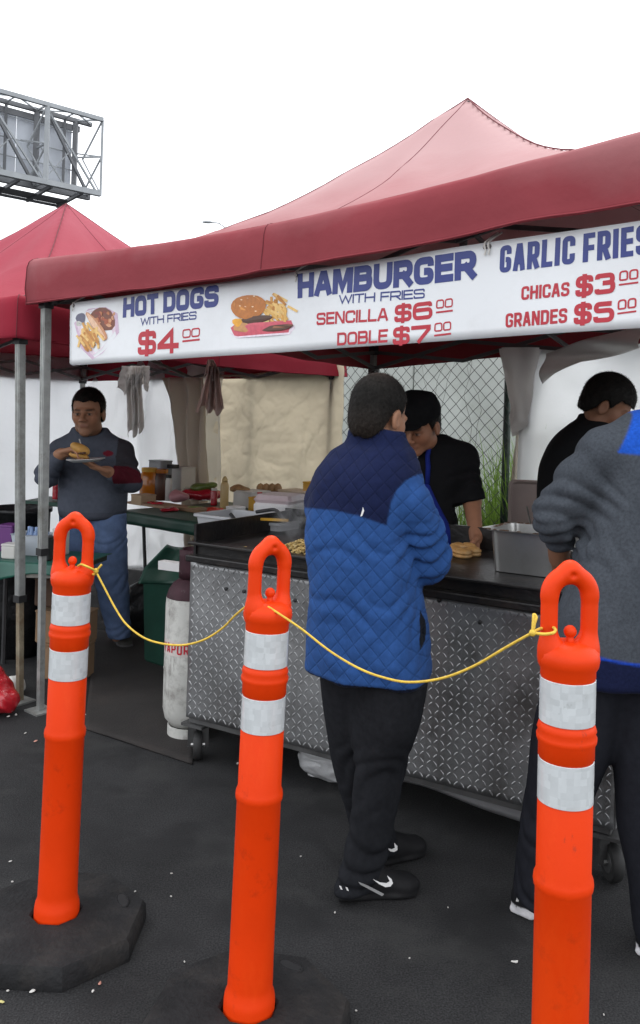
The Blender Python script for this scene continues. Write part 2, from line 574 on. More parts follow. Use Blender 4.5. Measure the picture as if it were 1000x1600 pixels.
def tent(name, label, A, ang, ez, peak, vh, M, sag=.05, size=2.95, sv=None, foot=None, power=1.8, lower=None, seed=1, nlegs=(0, 1, 2, 3), rusty=()):
    u = Vector((math.cos(ang), -math.sin(ang), 0)); v = Vector((math.sin(ang), math.cos(ang), 0))
    A = Vector((A[0], A[1], 0))
    FL, FR, BL, BR = ez
    sv = sv or size
    def eave(a, b):
        z = lerp(lerp(FL, FR, a), lerp(BL, BR, a), b)
        return z - sag * math.sin(math.pi * a) * (1 - b) ** 6 - .03 * math.sin(math.pi * b) * ((1 - a) ** 6 + a ** 6)
    rise = peak - (FL + FR + BL + BR) / 4
    def roof(a, b):
        m = 1 - 2 * max(abs(a - .5), abs(b - .5))
        p = A + u * (a * size) + v * (b * sv)
        # creases run from the peak to the eaves
        th = math.atan2(b - .5, a - .5)
        w = .024 * math.sin(th * 11 + 2 * mnoise.noise(Vector((a * 2, b * 2, seed)))) * m * (1 - m) * 2.4
        z = eave(a, b) + rise * (m ** power) + w + (.014 * mnoise.noise(Vector((a * 6, b * 6, seed * 3.1))) + .009 * max(0, 1 - 5 * abs(mnoise.noise(Vector((a * 5 + 2, b * 5, seed * 1.7)))))) * min(1, m * 6)
        return Vector((p.x, p.y, z))
    t = thing(name, A, label, 'tent')
    rf = MB(); N = 56
    rf.grid(lambda a, b: roof(a, b), N, N)
    rf_o = solidify(rf.build('roof', M, t, smooth=True), .002)
    # hip and mid seams
    for (a, b) in ((0, 0), (1, 0), (0, 1), (1, 1), (.5, 0), (0, .5), (1, .5), (.5, 1)):
        pts = []
        for i in range(25):
            s = i / 24
            p = roof(lerp(a, .5, s), lerp(b, .5, s)); pts.append(p + Vector((0, 0, .001)))
        MB().tube(pts, .0032 if a != .5 and b != .5 else .0022, 5).build('seam', M_SEAM, rf_o, smooth=True)
    # hanging cloth border all round, rolled over the eave bar
    prof = [(0, 0), (.012, -.004), (.024, -.018), (.031, -.045), (.033, -.09), (.032, -.15), (.03, -.2), (.031, -1)]
    path = []
    for sd, (p0, p1) in enumerate((((0, 0), (1, 0)), ((1, 0), (1, 1)), ((1, 1), (0, 1)), ((0, 1), (0, 0)))):
        nrm = [-v, u, v, -u][sd]
        for i in range(36):
            s = i / 36
            path.append((lerp(p0[0], p1[0], s), lerp(p0[1], p1[1], s), sd, s, nrm))
    def val(i, j):
        i = int(round(i * len(path))) % len(path); j = int(round(j * (len(prof) - 1)))
        a, b, sd, s, nrm = path[i]
        nn = nrm.copy()
        if s == 0: nn = (nrm + [-v, u, v, -u][sd - 1])
        o_, d_ = prof[j]
        hh = vh(sd, s) if callable(vh) else vh
        hz = -hh if d_ == -1 else max(d_, -hh * .93)
        wv = (.012 * mnoise.noise(Vector((a * 9 + b * 5, b * 9, seed))) + .010 * max(0, 1 - 4 * abs(mnoise.noise(Vector((a * 6 + b * 6, hz * 9 + a * 3, seed + .5)))))) * min(1, -hz * 8) + .006 * math.sin(a * 40 + b * 37) * min(1, -hz * 4)
        p = A + u * (a * size) + v * (b * sv) + nn * (o_ + wv)
        return Vector((p.x, p.y, eave(a, b) + hz + .004 * mnoise.noise(Vector((a * 14, b * 14, 2)))))
    vb = MB(); vb.grid(val, len(path), len(prof) - 1, closed_u=True)
    vo = solidify(vb.build('valance', M, t, smooth=True), .002)
    def vseam(i):
        pts = [val(i / len(path), j / (len(prof) - 1)) + path[i][4] * .0015 for j in range(len(prof))]
        MB().tube(pts, .002, 5).build('seam', M_SEAM, vo)
    for i in (0, 18, 36, 54, 72, 90, 108, 126): vseam(i)
    hem = [val(i / len(path), 1) for i in range(len(path))]
    MB().tube([p + Vector((0, 0, .006)) for p in hem], .0035, 5, closed=True).build('hem', M, vo, smooth=True)
    # frame
    cs = {0: (0, 0), 1: (1, 0), 2: (1, 1), 3: (0, 1)}
    tops = {}
    for k, (a, b) in cs.items():
        c = A + u * ((.012 + a * .976) * size) + v * ((.012 + b * .976) * sv)
        zt = eave(a, b) - .03
        tops[k] = Vector((c.x, c.y, zt))
        if k not in nlegs: continue
        bt = Vector((c.x, c.y, 0)) + Vector((foot or {}).get(k, (0, 0, 0)))
        top = tops[k]
        zm = (lower or {}).get(k, .5)
        mid = lerp(bt, top, zm / zt)
        lg = MB(); lg.bar(mid, top, .036, .036, up=u)
        d = (top - mid).normalized()
        lo = lg.build('leg', M_LEG, t)
        for sgn in (-1, 1):                                # raised ribs of the extruded profile
            MB().bar(mid + u * (.009 * sgn) - v * .0185, top + u * (.009 * sgn) - v * .0185, .004, .004, up=v).build('rib', M_LEG, lo)
        MB().bar(lerp(bt, top, .004), mid + d * .05, .027, .027, up=u).build('lower_leg', M_RUST if k in rusty else M_LEG, t)
        MB().box(mid, (.046, .046, .035), Matrix.Rotation(-ang, 3, 'Z')).build('clamp', M_BLK, t)
        MB().box((bt.x, bt.y, .004), (.11, .11, .008), Matrix.Rotation(-ang, 3, 'Z')).build('foot_plate', M_LEG, t)
        MB().box(top - d * .03, (.05, .05, .08), Matrix.Rotation(-ang, 3, 'Z')).build('corner_bracket', M_BLK, t)
        MB().box(top - d * .18, (.052, .052, .06), Matrix.Rotation(-ang, 3, 'Z')).build('slider_bracket', M_BLK, t)
    for i, j in ((0, 1), (1, 2), (3, 2), (0, 3)):
        a, b = tops[i], tops[j]
        inn = (A + u * size / 2 + v * sv / 2 - (a + b) / 2); inn.z = 0; inn.normalize()
        off = inn * .03
        q = [lerp(a, b, s) + off for s in (0, .25, .5, .75, 1)]
        for s in range(4):
            lo_, hi_ = Vector((0, 0, -.18)), Vector((0, 0, -.05))
            A1, B1 = (hi_, lo_) if s % 2 == 0 else (lo_, hi_)
            MB().bar(q[s] + A1, q[s + 1] + B1, .012, .024).build('truss_bar', M_GREYBAR, t)
            MB().bar(q[s] + B1 + inn * .014, q[s + 1] + A1 + inn * .014, .012, .024).build('truss_bar', M_GREYBAR, t)
        m_ = lerp(a, b, .5) + off
        ctr = A + u * size / 2 + v * sv / 2
        MB().bar(m_ + Vector((0, 0, -.05)), Vector((ctr.x, ctr.y, peak - .62)), .012, .024).build('roof_strut', M_GREYBAR, t)
        MB().bar(m_ + Vector((0, 0, -.18)), Vector((ctr.x, ctr.y, peak - .86)), .012, .024).build('roof_strut', M_GREYBAR, t)
    ctr = A + u * size / 2 + v * sv / 2
    MB().tube([(ctr.x, ctr.y, peak - .95), (ctr.x, ctr.y, peak - .02)], .02, 10).build('peak_pole', M_GREYBAR, t)
    return t, u, v, eave, A

AT = R(40)
TA = (-1.40, 4.20)
def vh_main(sd, s):
    if sd == 0: return float(np.interp(s, [0, .2, .5, .85, 1], [.225, .198, .182, .19, .215]))
    return .2
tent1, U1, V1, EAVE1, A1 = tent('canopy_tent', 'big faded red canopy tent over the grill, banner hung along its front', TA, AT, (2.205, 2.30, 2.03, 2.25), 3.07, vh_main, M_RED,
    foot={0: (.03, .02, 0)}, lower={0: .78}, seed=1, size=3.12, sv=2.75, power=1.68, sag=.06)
AT2 = R(34)
u2 = Vector((math.cos(AT2), -math.sin(AT2), 0)); v2 = Vector((math.sin(AT2), math.cos(AT2), 0))
FR2 = Vector((-1.505, 4.27, 0)); FL2 = FR2 - u2 * 2.95
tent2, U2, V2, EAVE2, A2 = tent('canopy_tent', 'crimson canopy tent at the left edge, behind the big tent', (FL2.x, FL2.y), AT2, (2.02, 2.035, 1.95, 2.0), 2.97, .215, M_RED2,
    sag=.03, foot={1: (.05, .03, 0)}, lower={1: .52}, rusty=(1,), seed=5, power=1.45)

# ================================================================== printed banner with letters
BL_, BR_ = W(111, 523, 4.05), W(1000, 429, 2.35)
bd = (BR_ - BL_); bd.z = 0; BLEN = bd.length; bd.normalize()
bnrm = Vector((bd.y, -bd.x, 0)); 
if bnrm.y > 0: bnrm = -bnrm
ZB0, ZB1, BH = 1.829, 1.903, .292           # mid-height at left and right, height of the sheet
def b_uv(px, py):
    """point of the banner's plane seen at a photo position -> (metres along, metres up from its middle line)"""
    r = W(px, py, 1.0) - Vector((0, 0, EYE))
    o_ = Vector((0, 0, EYE))
    k = (BL_ - o_).dot(bnrm) / r.dot(bnrm)
    p = o_ + r * k
    s = (p - BL_).dot(bd)
    return s, p.z - lerp(ZB0, ZB1, s / BLEN)
def b_pt(s, w, off=0.0):
    p = BL_ + bd * s
    wav = .010 * math.sin(s * 3.1 + .6) + .004 * math.sin(s * 9 + w * 8)
    n_ = bnrm * (wav + off)
    return Vector((p.x, p.y, 0)) + n_ + Vector((0, 0, lerp(ZB0, ZB1, s / BLEN) + w))
M_VINYL = mat('white_vinyl', (.82, .84, .86), rough=.38, var=.03, vscale=3, trans=.06, dirt=(.60, .60, .60), dscale=6, damt=.3)
M_BLUEINK = mat('blue_ink', (.022, .038, .21), rough=.4, var=.06)
M_REDINK = mat('red_ink', (.46, .012, .030), rough=.4, var=.06)
banner = thing('banner', b_pt(0, -BH / 2), 'white price banner with blue and red lettering and two food pictures', 'banner')
sb = MB(); XL, XR = 0.0, BLEN + .24
def sheet(a, b):
    s = lerp(XL, XR, a)
    # softly rounded left corners
    w = (b - .5) * BH
    e = max(0, .02 - s)
    w *= 1 - .08 * (e / .02) ** 2 * abs(b - .5) * 2
    return b_pt(s, w)
sb.grid(sheet, 110, 10)
solidify(sb.build('sheet', M_VINYL, banner, smooth=True), .0012, -1.0 if False else 0.0)

GL = {
 'A': [[(0, 0), (.40, 1), (.60, 1), (1, 0)], [(.17, .28), (.83, .28)]],
 'B': ['r', [(0, 0), (0, 1)], [(0, 1), (.95, 1), (.95, .53), (0, .53)], [(.6, .53), (1, .53), (1, 0), (0, 0)]],
 'C': ['r', [(1, .66), (1, 1), (0, 1), (0, 0), (1, 0), (1, .34)]],
 'D': ['r', [(0, 0), (0, 1)], [(0, 1), (1, 1), (1, 0), (0, 0)]],
 'E': [[(1, 1), (0, 1), (0, 0), (1, 0)], [(0, .52), (.92, .52)]],
 'F': [[(1, 1), (0, 1), (0, 0)], [(0, .48), (.9, .48)]],
 'G': ['r', [(1, .7), (1, 1), (0, 1), (0, 0), (1, 0), (1, .46), (.52, .46)]],
 'H': [[(0, 0), (0, 1)], [(1, 0), (1, 1)], [(0, .52), (1, .52)]],
 'I': [[(0, 0), (0, 1)]],
 'L': [[(0, 1), (0, 0), (1, 0)]],
 'M': [[(0, 0), (0, 1), (.16, 1), (.5, .12), (.84, 1), (1, 1), (1, 0)]],
 'N': [[(0, 0), (0, 1), (.12, 1), (.88, 0), (1, 0), (1, 1)]],
 'O': ['r', [(.5, 0), (0, 0), (0, 1), (1, 1), (1, 0), (.5, 0)]],
 'R': ['r', [(0, 0), (0, 1)], [(0, 1), (1, 1), (1, .42), (0, .42)], [(.55, .42), (1, 0)]],
 'S': ['r', [(.98, .72), (.98, 1), (0, 1), (0, .53), (1, .50), (1, 0), (0, 0), (0, .28)]],
 'T': [[(0, 1), (1, 1)], [(.5, 1), (.5, 0)]],
 'U': ['r', [(0, 1), (0, 0), (1, 0), (1, 1)]],
 'W': [[(0, 1), (.24, 0), (.5, .9), (.76, 0), (1, 1)]],
 '$': ['r', [(.98, .72), (.98, 1), (0, 1), (0, .53), (1, .50), (1, 0), (0, 0), (0, .28)], [(.5, -.10), (.5, 1.10)]],
 '3': ['r', [(0, .80), (0, 1), (.96, 1), (.96, .54), (.35, .54)], [(.6, .54), (1, .54), (1, 0), (0, 0), (0, .20)]],
 '4': [[(.72, -.02), (.72, 1), (.0, .3), (0, .24), (1.02, .24)]],
 '5': ['r', [(.96, 1), (.02, 1), (0, .58), (1, .60), (1, 0), (0, 0), (0, .24)]],
 '6': ['r', [(.96, .78), (.96, 1), (0, 1), (0, 0), (1, 0), (1, .57), (0, .57)]],
 '7': [[(0, 1), (1, 1), (1, .86), (.42, 0)]],
}
GL['0'] = GL['O']
GW = {'I': 0.0, 'M': 1.18, 'W': 1.35, 'E': .86, 'F': .84, 'L': .82, 'T': .95, '$': .86, '0': .8}
def rounded(pl, r):
    closed = (Vector(pl[0]) - Vector(pl[-1])).length < 1e-6
    pts = [Vector(p) for p in pl]
    out = []
    n = len(pts)
    for i, p in enumerate(pts):
        if i in (0, n - 1): out.append(p); continue
        a, b = pts[i - 1] - p, pts[i + 1] - p
        if a.angle(b) > R(165): out.append(p); continue
        rr = min(r, a.length * .48, b.length * .48)
        p0, p1 = p + a.normalized() * rr, p + b.normalized() * rr
        for k in range(6):
            t = k / 5
            out.append(p0 * (1 - t) ** 2 + p * 2 * t * (1 - t) + p1 * t * t)
    return out, closed
def stroke(pts, closed, th):
    if closed: pts = pts[:-1]
    n = len(pts); L = []; Rr = []
    for i, p in enumerate(pts):
        if closed: d0, d1 = (p - pts[i - 1]), (pts[(i + 1) % n] - p)
        else:
            d0 = p - pts[i - 1] if i else pts[1] - p
            d1 = pts[i + 1] - p if i < n - 1 else p - pts[i - 1]
        d0 = d0.normalized(); d1 = d1.normalized()
        n0, n1 = Vector((-d0.y, d0.x)), Vector((-d1.y, d1.x))
        m = n0 + n1
        if m.length < 1e-3: m = n0
        m.normalize()
        k = min(1 / max(m.dot(n0), .45), 1.9)
        L.append(p + m * (th / 2 * k)); Rr.append(p - m * (th / 2 * k))
    return L, Rr, closed
def text_line(txt, bl, br, tl, ink, weight=.2, gap=.32, name='letter', off=.0016):
    s0, w0 = b_uv(*bl); s1, w1 = b_uv(*br); st, wt = b_uv(*tl)
    H_ = wt - w0; th = H_ * weight
    adv = [(.45 if c == ' ' else GW.get(c, 1.0)) for c in txt]
    # total = sum(w_i*unit + th) + gaps
    nlet = sum(1 for c in txt if c != ' ')
    ngap = len(txt) - 1
    g_ = th * gap
    unit = ((s1 - s0) - nlet * th - ngap * (g_)) / sum(adv)
    x = s0
    for c, a in zip(txt, adv):
        wdt = a * unit
        if c == ' ': x += wdt + g_; continue
        gl = GL[c]
        mode = gl[0] if isinstance(gl[0], str) else ''
        mb = MB(); lay = 0
        for pl in gl[1 if mode else 0:]:
            q_ = [(x + th / 2 + px * wdt, th / 2 + py * (H_ - th)) for px, py in pl]
            if mode == 'r':
                pts, cl = rounded(q_, min(max(wdt, .01) * .42, H_ * .27))
            elif mode == 'd':
                pts, cl = rounded(q_, H_ * .3) if False else (None, None)
                a_, _ = rounded(q_[1:4] , H_ * .3)
                pts, cl = [Vector(q_[0])] + [Vector(q_[1])] + rounded([q_[1], q_[2], q_[3], q_[0]], H_ * .3)[0][1:], True
            else:
                pts = [Vector(p) for p in q_]; cl = False
            if not cl:                                   # square stroke ends reach the full letter height
                e_ = th / 2 * (0.0 if (mode == 'r' and len(pl) > 4) else 1.0)
                pts = [pts[0] + (pts[0] - pts[1]).normalized() * e_] + list(pts[1:-1]) + [pts[-1] + (pts[-1] - pts[-2]).normalized() * e_]
            Ls, Rs, cl = stroke(pts, cl, th)
            n = len(Ls); vs = []
            for p, r_ in zip(Ls, Rs):
                for k_ in (p, r_):
                    f_ = (k_.x - s0) / max(s1 - s0, 1e-6)
                    vs.append(b_pt(k_.x, lerp(w0, w1, f_) + k_.y, off + lay * .0004))
            fs = [(2 * i, 2 * i + 1, (2 * i + 3) % (2 * n), (2 * i + 2) % (2 * n)) for i in range(n if cl else n - 1)]
            mb._add(vs, fs); lay += 1
        mb.build(name, ink, banner)
        x += wdt + th + g_
def rule(a, b, hgt):
    s0, w0 = b_uv(*a); s1, w1 = b_uv(*b); h = hgt
    MB().poly([b_pt(s0, w0 - h, .0016), b_pt(s1, w1 - h, .0016), b_pt(s1, w1, .0016), b_pt(s0, w0, .0016)]).build('underline', M_REDINK, banner)
B_, R_ = M_BLUEINK, M_REDINK
text_line('HOT DOGS', (194, 497), (340, 479), (194, 466), B_, .27, .18)
text_line('WITH FRIES', (221, 509), (308, 499), (221, 497), B_, .17, .4)
text_line('$4', (217, 555), (279, 551), (217, 519), R_, .23, .35)
text_line('00', (286, 529), (313, 526), (286, 515), R_, .17, .5, 'digit'); rule((286, 532), (313, 529), .008)
text_line('HAMBURGER', (463, 466), (747, 436), (463, 428), B_, .27, .18)
text_line('WITH FRIES', (529, 475), (664, 466), (529, 461), B_, .17, .4)
text_line('SENCILLA', (493, 508), (606, 501), (493, 489), R_, .19, .4)
text_line('$6', (616, 504), (676, 498), (616, 477), R_, .23, .3)
text_line('00', (682, 483), (709, 480), (682, 469), R_, .17, .5, 'digit'); rule((682, 487), (709, 484), .006)
text_line('DOBLE', (526, 540), (606, 535), (526, 520), R_, .19, .4)
text_line('$7', (614, 539), (673, 535), (614, 512), R_, .23, .3)
text_line('00', (679, 519), (706, 516), (679, 505), R_, .17, .5, 'digit'); rule((679, 523), (706, 520), .006)
text_line('GARLIC FRIES', (784, 428), (1016, 397), (784, 386), B_, .19, .42)
text_line('CHICAS', (818, 470), (892, 463), (818, 449), R_, .19, .4)
text_line('$3', (901, 465), (962, 458), (901, 433), R_, .23, .3)
text_line('00', (968, 440), (998, 436), (968, 424), R_, .17, .5, 'digit'); rule((968, 444), (998, 440), .005)
text_line('GRANDES', (793, 513), (889, 505), (793, 491), R_, .19, .4)
text_line('$5', (899, 508), (961, 503), (899, 476), R_, .23, .3)
text_line('00', (966, 485), (995, 481), (966, 469), R_, .17, .5, 'digit'); rule((966, 489), (995, 485), .005)

M_PRINT = mat('food_print', (1, 1, 1), rough=.4, var=.15, vscale=60, attr=True)
class Pic:
    """a flat printed food picture: coloured shapes laid on the sheet"""
    def __init__(self): self.mb = MB(); self.k = 0
    def shape(self, pts, col):
        self.k += 1
        self.mb.col = col
        self.mb.poly([b_pt(*b_uv(x, y), .0014 + .00006 * self.k) for x, y in pts]); return self
    def blob(self, cx, cy, rx, ry, col, rot=0, n=14, w=.08):
        pts = []
        for i in range(n):
            t = 2 * math.pi * i / n
            k = 1 + w * math.sin(3 * t + cx) + rnd.uniform(-w, w) * .5
            x, y = rx * k * math.cos(t), ry * k * math.sin(t)
            pts.append((cx + x * math.cos(rot) - y * math.sin(rot), cy + x * math.sin(rot) + y * math.cos(rot)))
        return self.shape(pts[::-1], col)
    def fry(self, x, y, L, w, a, col):
        c, s = math.cos(a), math.sin(a)
        q_ = [(-L / 2, -w / 2), (L / 2, -w / 2), (L / 2, w / 2), (-L / 2, w / 2)]
        return self.shape([(x + p * c - q * s, y + p * s + q * c) for p, q in q_][::-1], col)
fr = lambda: [(.62, .30, .06), (.72, .42, .11), (.50, .20, .03), (.80, .52, .18)][rnd.randrange(4)]
pc = Pic()
pc.shape([(119, 505), (130, 545), (148, 562), (165, 552), (189, 520), (186, 490), (168, 480), (142, 483)][::-1], (.62, .45, .58))
pc.shape([(122, 503), (133, 540), (149, 556), (163, 546), (184, 516), (181, 492), (166, 484), (144, 486)][::-1], (.72, .60, .68))
pc.blob(130, 498, 8, 9, (.10, .10, .16)); pc.blob(127, 506, 5, 4, (.55, .55, .50))
pc.blob(164, 499, 21, 17, (.17, .045, .02), .5)
for i in range(26): pc.blob(163 + max(-18, min(18, rnd.gauss(0, 9))), 498 + max(-13, min(13, rnd.gauss(0, 7))), rnd.uniform(2, 5), rnd.uniform(1.5, 3), rnd.choice([(.35, .07, .02), (.50, .16, .05), (.62, .30, .16), (.22, .03, .015)]), rnd.uniform(0, 3))
pc.blob(156, 511, 27, 6.5, (.55, .25, .12), .95); pc.blob(154, 510, 24, 4, (.78, .50, .33), .95)
for i in range(34): pc.fry(142 + rnd.gauss(0, 9), 526 + rnd.gauss(0, 9), rnd.uniform(14, 22), 3.6, rnd.uniform(.7, 1.9), fr())
pc.mb.build('printed_picture', M_PRINT, banner)['kind'] = 'stuff'
pc = Pic()
pc.shape([(359, 512), (364, 524), (372, 526), (448, 519), (456, 510), (452, 500), (366, 506)][::-1], (.62, .10, .14))
pc.shape([(357, 520), (368, 528), (450, 522), (458, 511), (456, 507), (446, 517), (372, 523)][::-1], (.80, .70, .78))
for i in range(40): pc.fry(431 + rnd.gauss(0, 9), 484 + rnd.gauss(0, 9), rnd.uniform(16, 26), 4, rnd.uniform(.3, 1.8), fr())
pc.blob(389, 509, 25, 11, (.55, .27, .10), -.06); pc.blob(400, 508, 20, 9, (.60, .58, .22), -.1); pc.blob(376, 506, 14, 8, (.80, .38, .03), .4)
pc.blob(398, 499, 24, 7, (.08, .03, .015), -.15); pc.blob(394, 505, 10, 4, (.72, .70, .40), -.1)
pc.blob(386, 479, 27, 19, (.50, .17, .03), -.12, 20, .03); pc.blob(385, 474, 22, 12, (.66, .28, .06), -.12, 20, .03); pc.blob(383, 470, 12, 5, (.82, .52, .24), -.12)
for i in range(16): pc.blob(384 + rnd.gauss(0, 9), 474 + rnd.gauss(0, 5), 1.6, 1.0, (.85, .66, .45))
pc.blob(430, 512, 26, 5, (.09, .035, .02), -.12); pc.blob(434, 510, 20, 2.4, (.30, .11, .05), -.12)
pc.mb.build('printed_picture', M_PRINT, banner)['kind'] = 'stuff'
# grommets and string ties that hold the sheet to the eave bar
M_STR = mat('white_string', (.62, .60, .56), rough=.8)
for px, py in ((118, 487), (462, 425), (762, 383), (768, 380)):
    s_, w_ = b_uv(px, py)
    MB().lathe([(.004, 0), (.008, 0), (.008, .002), (.004, .002)], 10, b_pt(s_, BH / 2 - .014, .0012), Vector((0, 0, 1)).rotation_difference(bnrm).to_matrix(), cap=False).build('grommet', M_GREYBAR, banner)
    p = b_pt(s_, BH / 2 - .014, .003)
    back = -bnrm * .07
    pts = [p + bnrm * .004, p + Vector((0, 0, .012)) + bnrm * .003, p + Vector((.003, 0, .03)) + back * .3, p + Vector((.004, 0, .055)) + back]
    MB().tube(pts, .0032, 6).build('string_tie', M_STR, banner)
    MB().tube([p + bnrm * .006, p + Vector((.006, 0, -.012)) + bnrm * .008, p + Vector((.002, 0, -.026)) + bnrm * .006], .0026, 5).build('string_end', M_STR, banner)
# ================================================================== fence behind the tents
M_GALV = mat('galvanised_wire', (.045, .048, .045), rough=.6, metal=.2, var=.25, vscale=9)
M_GREENPOST = mat('dark_green_post', (.016, .035, .026), rough=.5, var=.2)
BLc = A1 + V1 * 2.75
F0 = Vector((BLc.x, BLc.y, 0)) + V1 * .16
def fpt(t, z, off=0): p = F0 + U1 * t + V1 * off; return Vector((p.x, p.y, z))
FT0, FT1, FZ = -2.6, 1.02, 2.35
fence = thing('chain_link_fence', fpt(FT0, 0), 'chain link fence behind the cook, between the beige tarp and the white curtain', 'fence')
PW = .094
nz_ = int((FZ - .04) / (PW / 2))
wire = MB()
b0 = fpt(FT0, 0)
pts = []
for i in range(nz_ + 1):
    pts.append(b0 + U1 * (PW / 4 * (1 if i % 2 else -1)) + V1 * (.003 * (1 if i % 2 else -1)) + Vector((0, 0, .04 + i * PW / 2)))
wire.tube(pts, .0031, 4, caps=False)
w0 = wire.build('wire', M_GALV, fence)
nw = int((FT1 - FT0) / (PW / 2))
for k in range(1, nw + 1):
    w = w0.copy(); COL.objects.link(w); w.parent = fence
    w.location = U1 * (k * PW / 2)
    if k % 2: w.scale = (1, 1, 1); w.location = U1 * (k * PW / 2) ; w.matrix_local = Matrix.Translation(U1 * (k * PW / 2)) @ Matrix.Rotation(-AT, 4, 'Z') @ Matrix.Diagonal((-1, 1, 1, 1)) @ Matrix.Rotation(AT, 4, 'Z')
for t in (FT0 + .0, FT0 + 1.25, -.1, 1.0):
    post = MB().tube([fpt(t, 0, .035), fpt(t, FZ + .08, .035)], .026, 10).build('post', M_GREENPOST if t > .9 else M_GALV, fence, smooth=True)
MB().tube([fpt(FT0, FZ, .03), fpt(FT1, FZ, .03)], .02, 8).build('top_rail', M_GALV, fence, smooth=True)
MB().tube([fpt(FT0, .05, .006), fpt(FT1, .05, .006)], .003, 5).build('tension_wire', M_GALV, fence)

# pale concrete wall on the far side of the fence
M_CONC = mat('pale_concrete', (.37, .395, .37), rough=.9, var=.14, vscale=1.2, bump=.2, bscale=40, dirt=(.26, .28, .25), dscale=1.5, damt=.6)
M_JOINT = mat('concrete_joint', (.2, .21, .2), rough=.9)
cw = thing('concrete_wall', fpt(-4.0, 0, 4.2), 'pale concrete wall behind the chain link fence', 'wall')
for i in range(6):
    t0 = -4.0 + i * 1.5
    MB().box(fpt(t0 + .75, 1.15, 4.2), (1.485, .2, 2.3), -AT, bev=.012).build('panel', M_CONC, cw)
MB().box(fpt(.5, 2.36, 4.2), (9.02, .26, .1), -AT, bev=.02).build('coping', M_CONC, cw)

# grass between fence and wall
M_GRASS = mat('tall_grass', (.10, .17, .035), rough=.6, var=.45, vscale=7, trans=.4, tcol=(.20, .33, .06), spec=.2)
gr = MB()
def blade(m, p, h, lean, w):
    d = Vector((math.cos(lean), math.sin(lean), 0)); k = h * rnd.uniform(.15, .55)
    side = Vector((-d.y, d.x, 0)) * w
    a = p; b = p + d * k * .25 + Vector((0, 0, h * .5)); c = p + d * k * .65 + Vector((0, 0, h * .85)); e = p + d * k + Vector((0, 0, h))
    m._add([a - side, a + side, b - side * .9, b + side * .9, c - side * .5, c + side * .5, e], [(0, 1, 3, 2), (2, 3, 5, 4), (4, 5, 6)])
for i in range(6500):
    t = rnd.uniform(-1.2, 2.2) if i < 3000 else rnd.gauss(.95, .4); of = rnd.uniform(.12, 1.6)
    p = fpt(t, 0, of)
    prox = math.exp(-((t - .98) / .5) ** 2)
    h = rnd.uniform(.25, .6) + prox * rnd.uniform(.3, 1.0) + max(0, mnoise.noise(p * 1.7)) * .4
    blade(gr, p, h, rnd.uniform(0, 6.28), rnd.uniform(.003, .007))
go = gr.build('grass', M_GRASS); go['kind'] = 'stuff'; go['label'] = 'tall green grass growing behind the chain link fence'
M_VINE = mat('dry_vine', (.06, .05, .035), rough=.9)
vn = thing('dry_vine', fpt(.62, 0, .05), 'thin dry vine climbing the chain link fence above the grass', 'vine')
for k in range(5):
    x0 = .35 + .11 * k + rnd.uniform(-.05, .05); pts = []
    for i in range(16):
        pts.append(fpt(x0 + .16 * mnoise.noise(Vector((i * .35, k * 3.3, 0))), .5 + i * .105, .03 + .02 * math.sin(i)))
    MB().tube(pts, [.0022 - .0001 * i for i in range(16)], 4).build('stem', M_VINE, vn)

# ================================================================== cloth walls
M_WHITEWALL = mat('white_sidewall', (.62, .62, .62), rough=.55, var=.05, vscale=2, trans=.75, tcol=(.95, .96, .97), bump=.15, bscale=14, bdist=.02)
M_BEIGE = mat('beige_tarp', (.52, .48, .40), rough=.7, var=.07, vscale=3, trans=.68, tcol=(.93, .87, .75), bump=.12, bscale=30, bdist=.01)
M_CURT = mat('cream_curtain', (.60, .55, .48), rough=.7, var=.06, vscale=3, trans=.30, tcol=(.72, .65, .55), bump=.15, bscale=30)
M_CURT2 = mat('white_curtain', (.62, .60, .58), rough=.6, var=.06, vscale=3, trans=.35, tcol=(.78, .74, .71), bump=.15, bscale=30)

def cloth(fn, nu, nv, name, m, label, cat, parent=None, th=.0015):
    mb = MB(); mb.grid(fn, nu, nv)
    bs = min((Vector(p) for p in mb.v), key=lambda p: p.z)
    if parent is None:
        o = mb.build(name, m, None, smooth=True, base=(bs.x, bs.y, bs.z)); tag(o, label, cat)
    else: o = mb.build(name, m, parent, smooth=True)
    return solidify(o, th)
def fbm(p, oct=4):
    s = 0; a = 1
    for i in range(oct): s += a * mnoise.noise(p); p = p * 2.1; a *= .5
    return s

BL2 = A2 + V2 * 2.95; BR2 = BL2 + U2 * 2.95
# left tent: back wall and left side wall
wa, wb = BL2 + V2 * .02, BR2 - U2 * 1.2 + V2 * .02
def w_back(a, b):
    p = lerp(wa, wb, a)
    fold = .09 * fbm(Vector((a * 5, b * 1.2, 1.0)), 3) + .02 * max(0, 1 - 3 * abs(mnoise.noise(Vector((a * 5 + b * 2, b * 2.2, 8.8))))) + .012 * math.sin(a * 46 + 2 * b) * (1 - b) 
    cr = .035 * abs(fbm(Vector((a * 7 + 3, b * 7, 7.0)), 4)) * max(0, 1 - b * 2.2)
    return Vector((p.x, p.y, .02 + b * 1.97 - .04 * math.sin(a * 7))) + V2 * (fold + cr)
cloth(w_back, 70, 60, 'sidewall', M_WHITEWALL, 'white translucent tent wall behind the man eating', 'tent wall')
wc = BL2 - U2 * .02
def w_side(a, b):
    p = lerp(A2 - U2 * .02, wc, a)
    return Vector((p.x, p.y, .02 + b * 1.95)) + U2 * (.04 * fbm(Vector((a * 5, b * 1.5, 4.0)), 3))
cloth(w_side, 50, 30, 'sidewall', M_WHITEWALL, 'white translucent tent wall at the left edge, side of the crimson tent', 'tent wall')

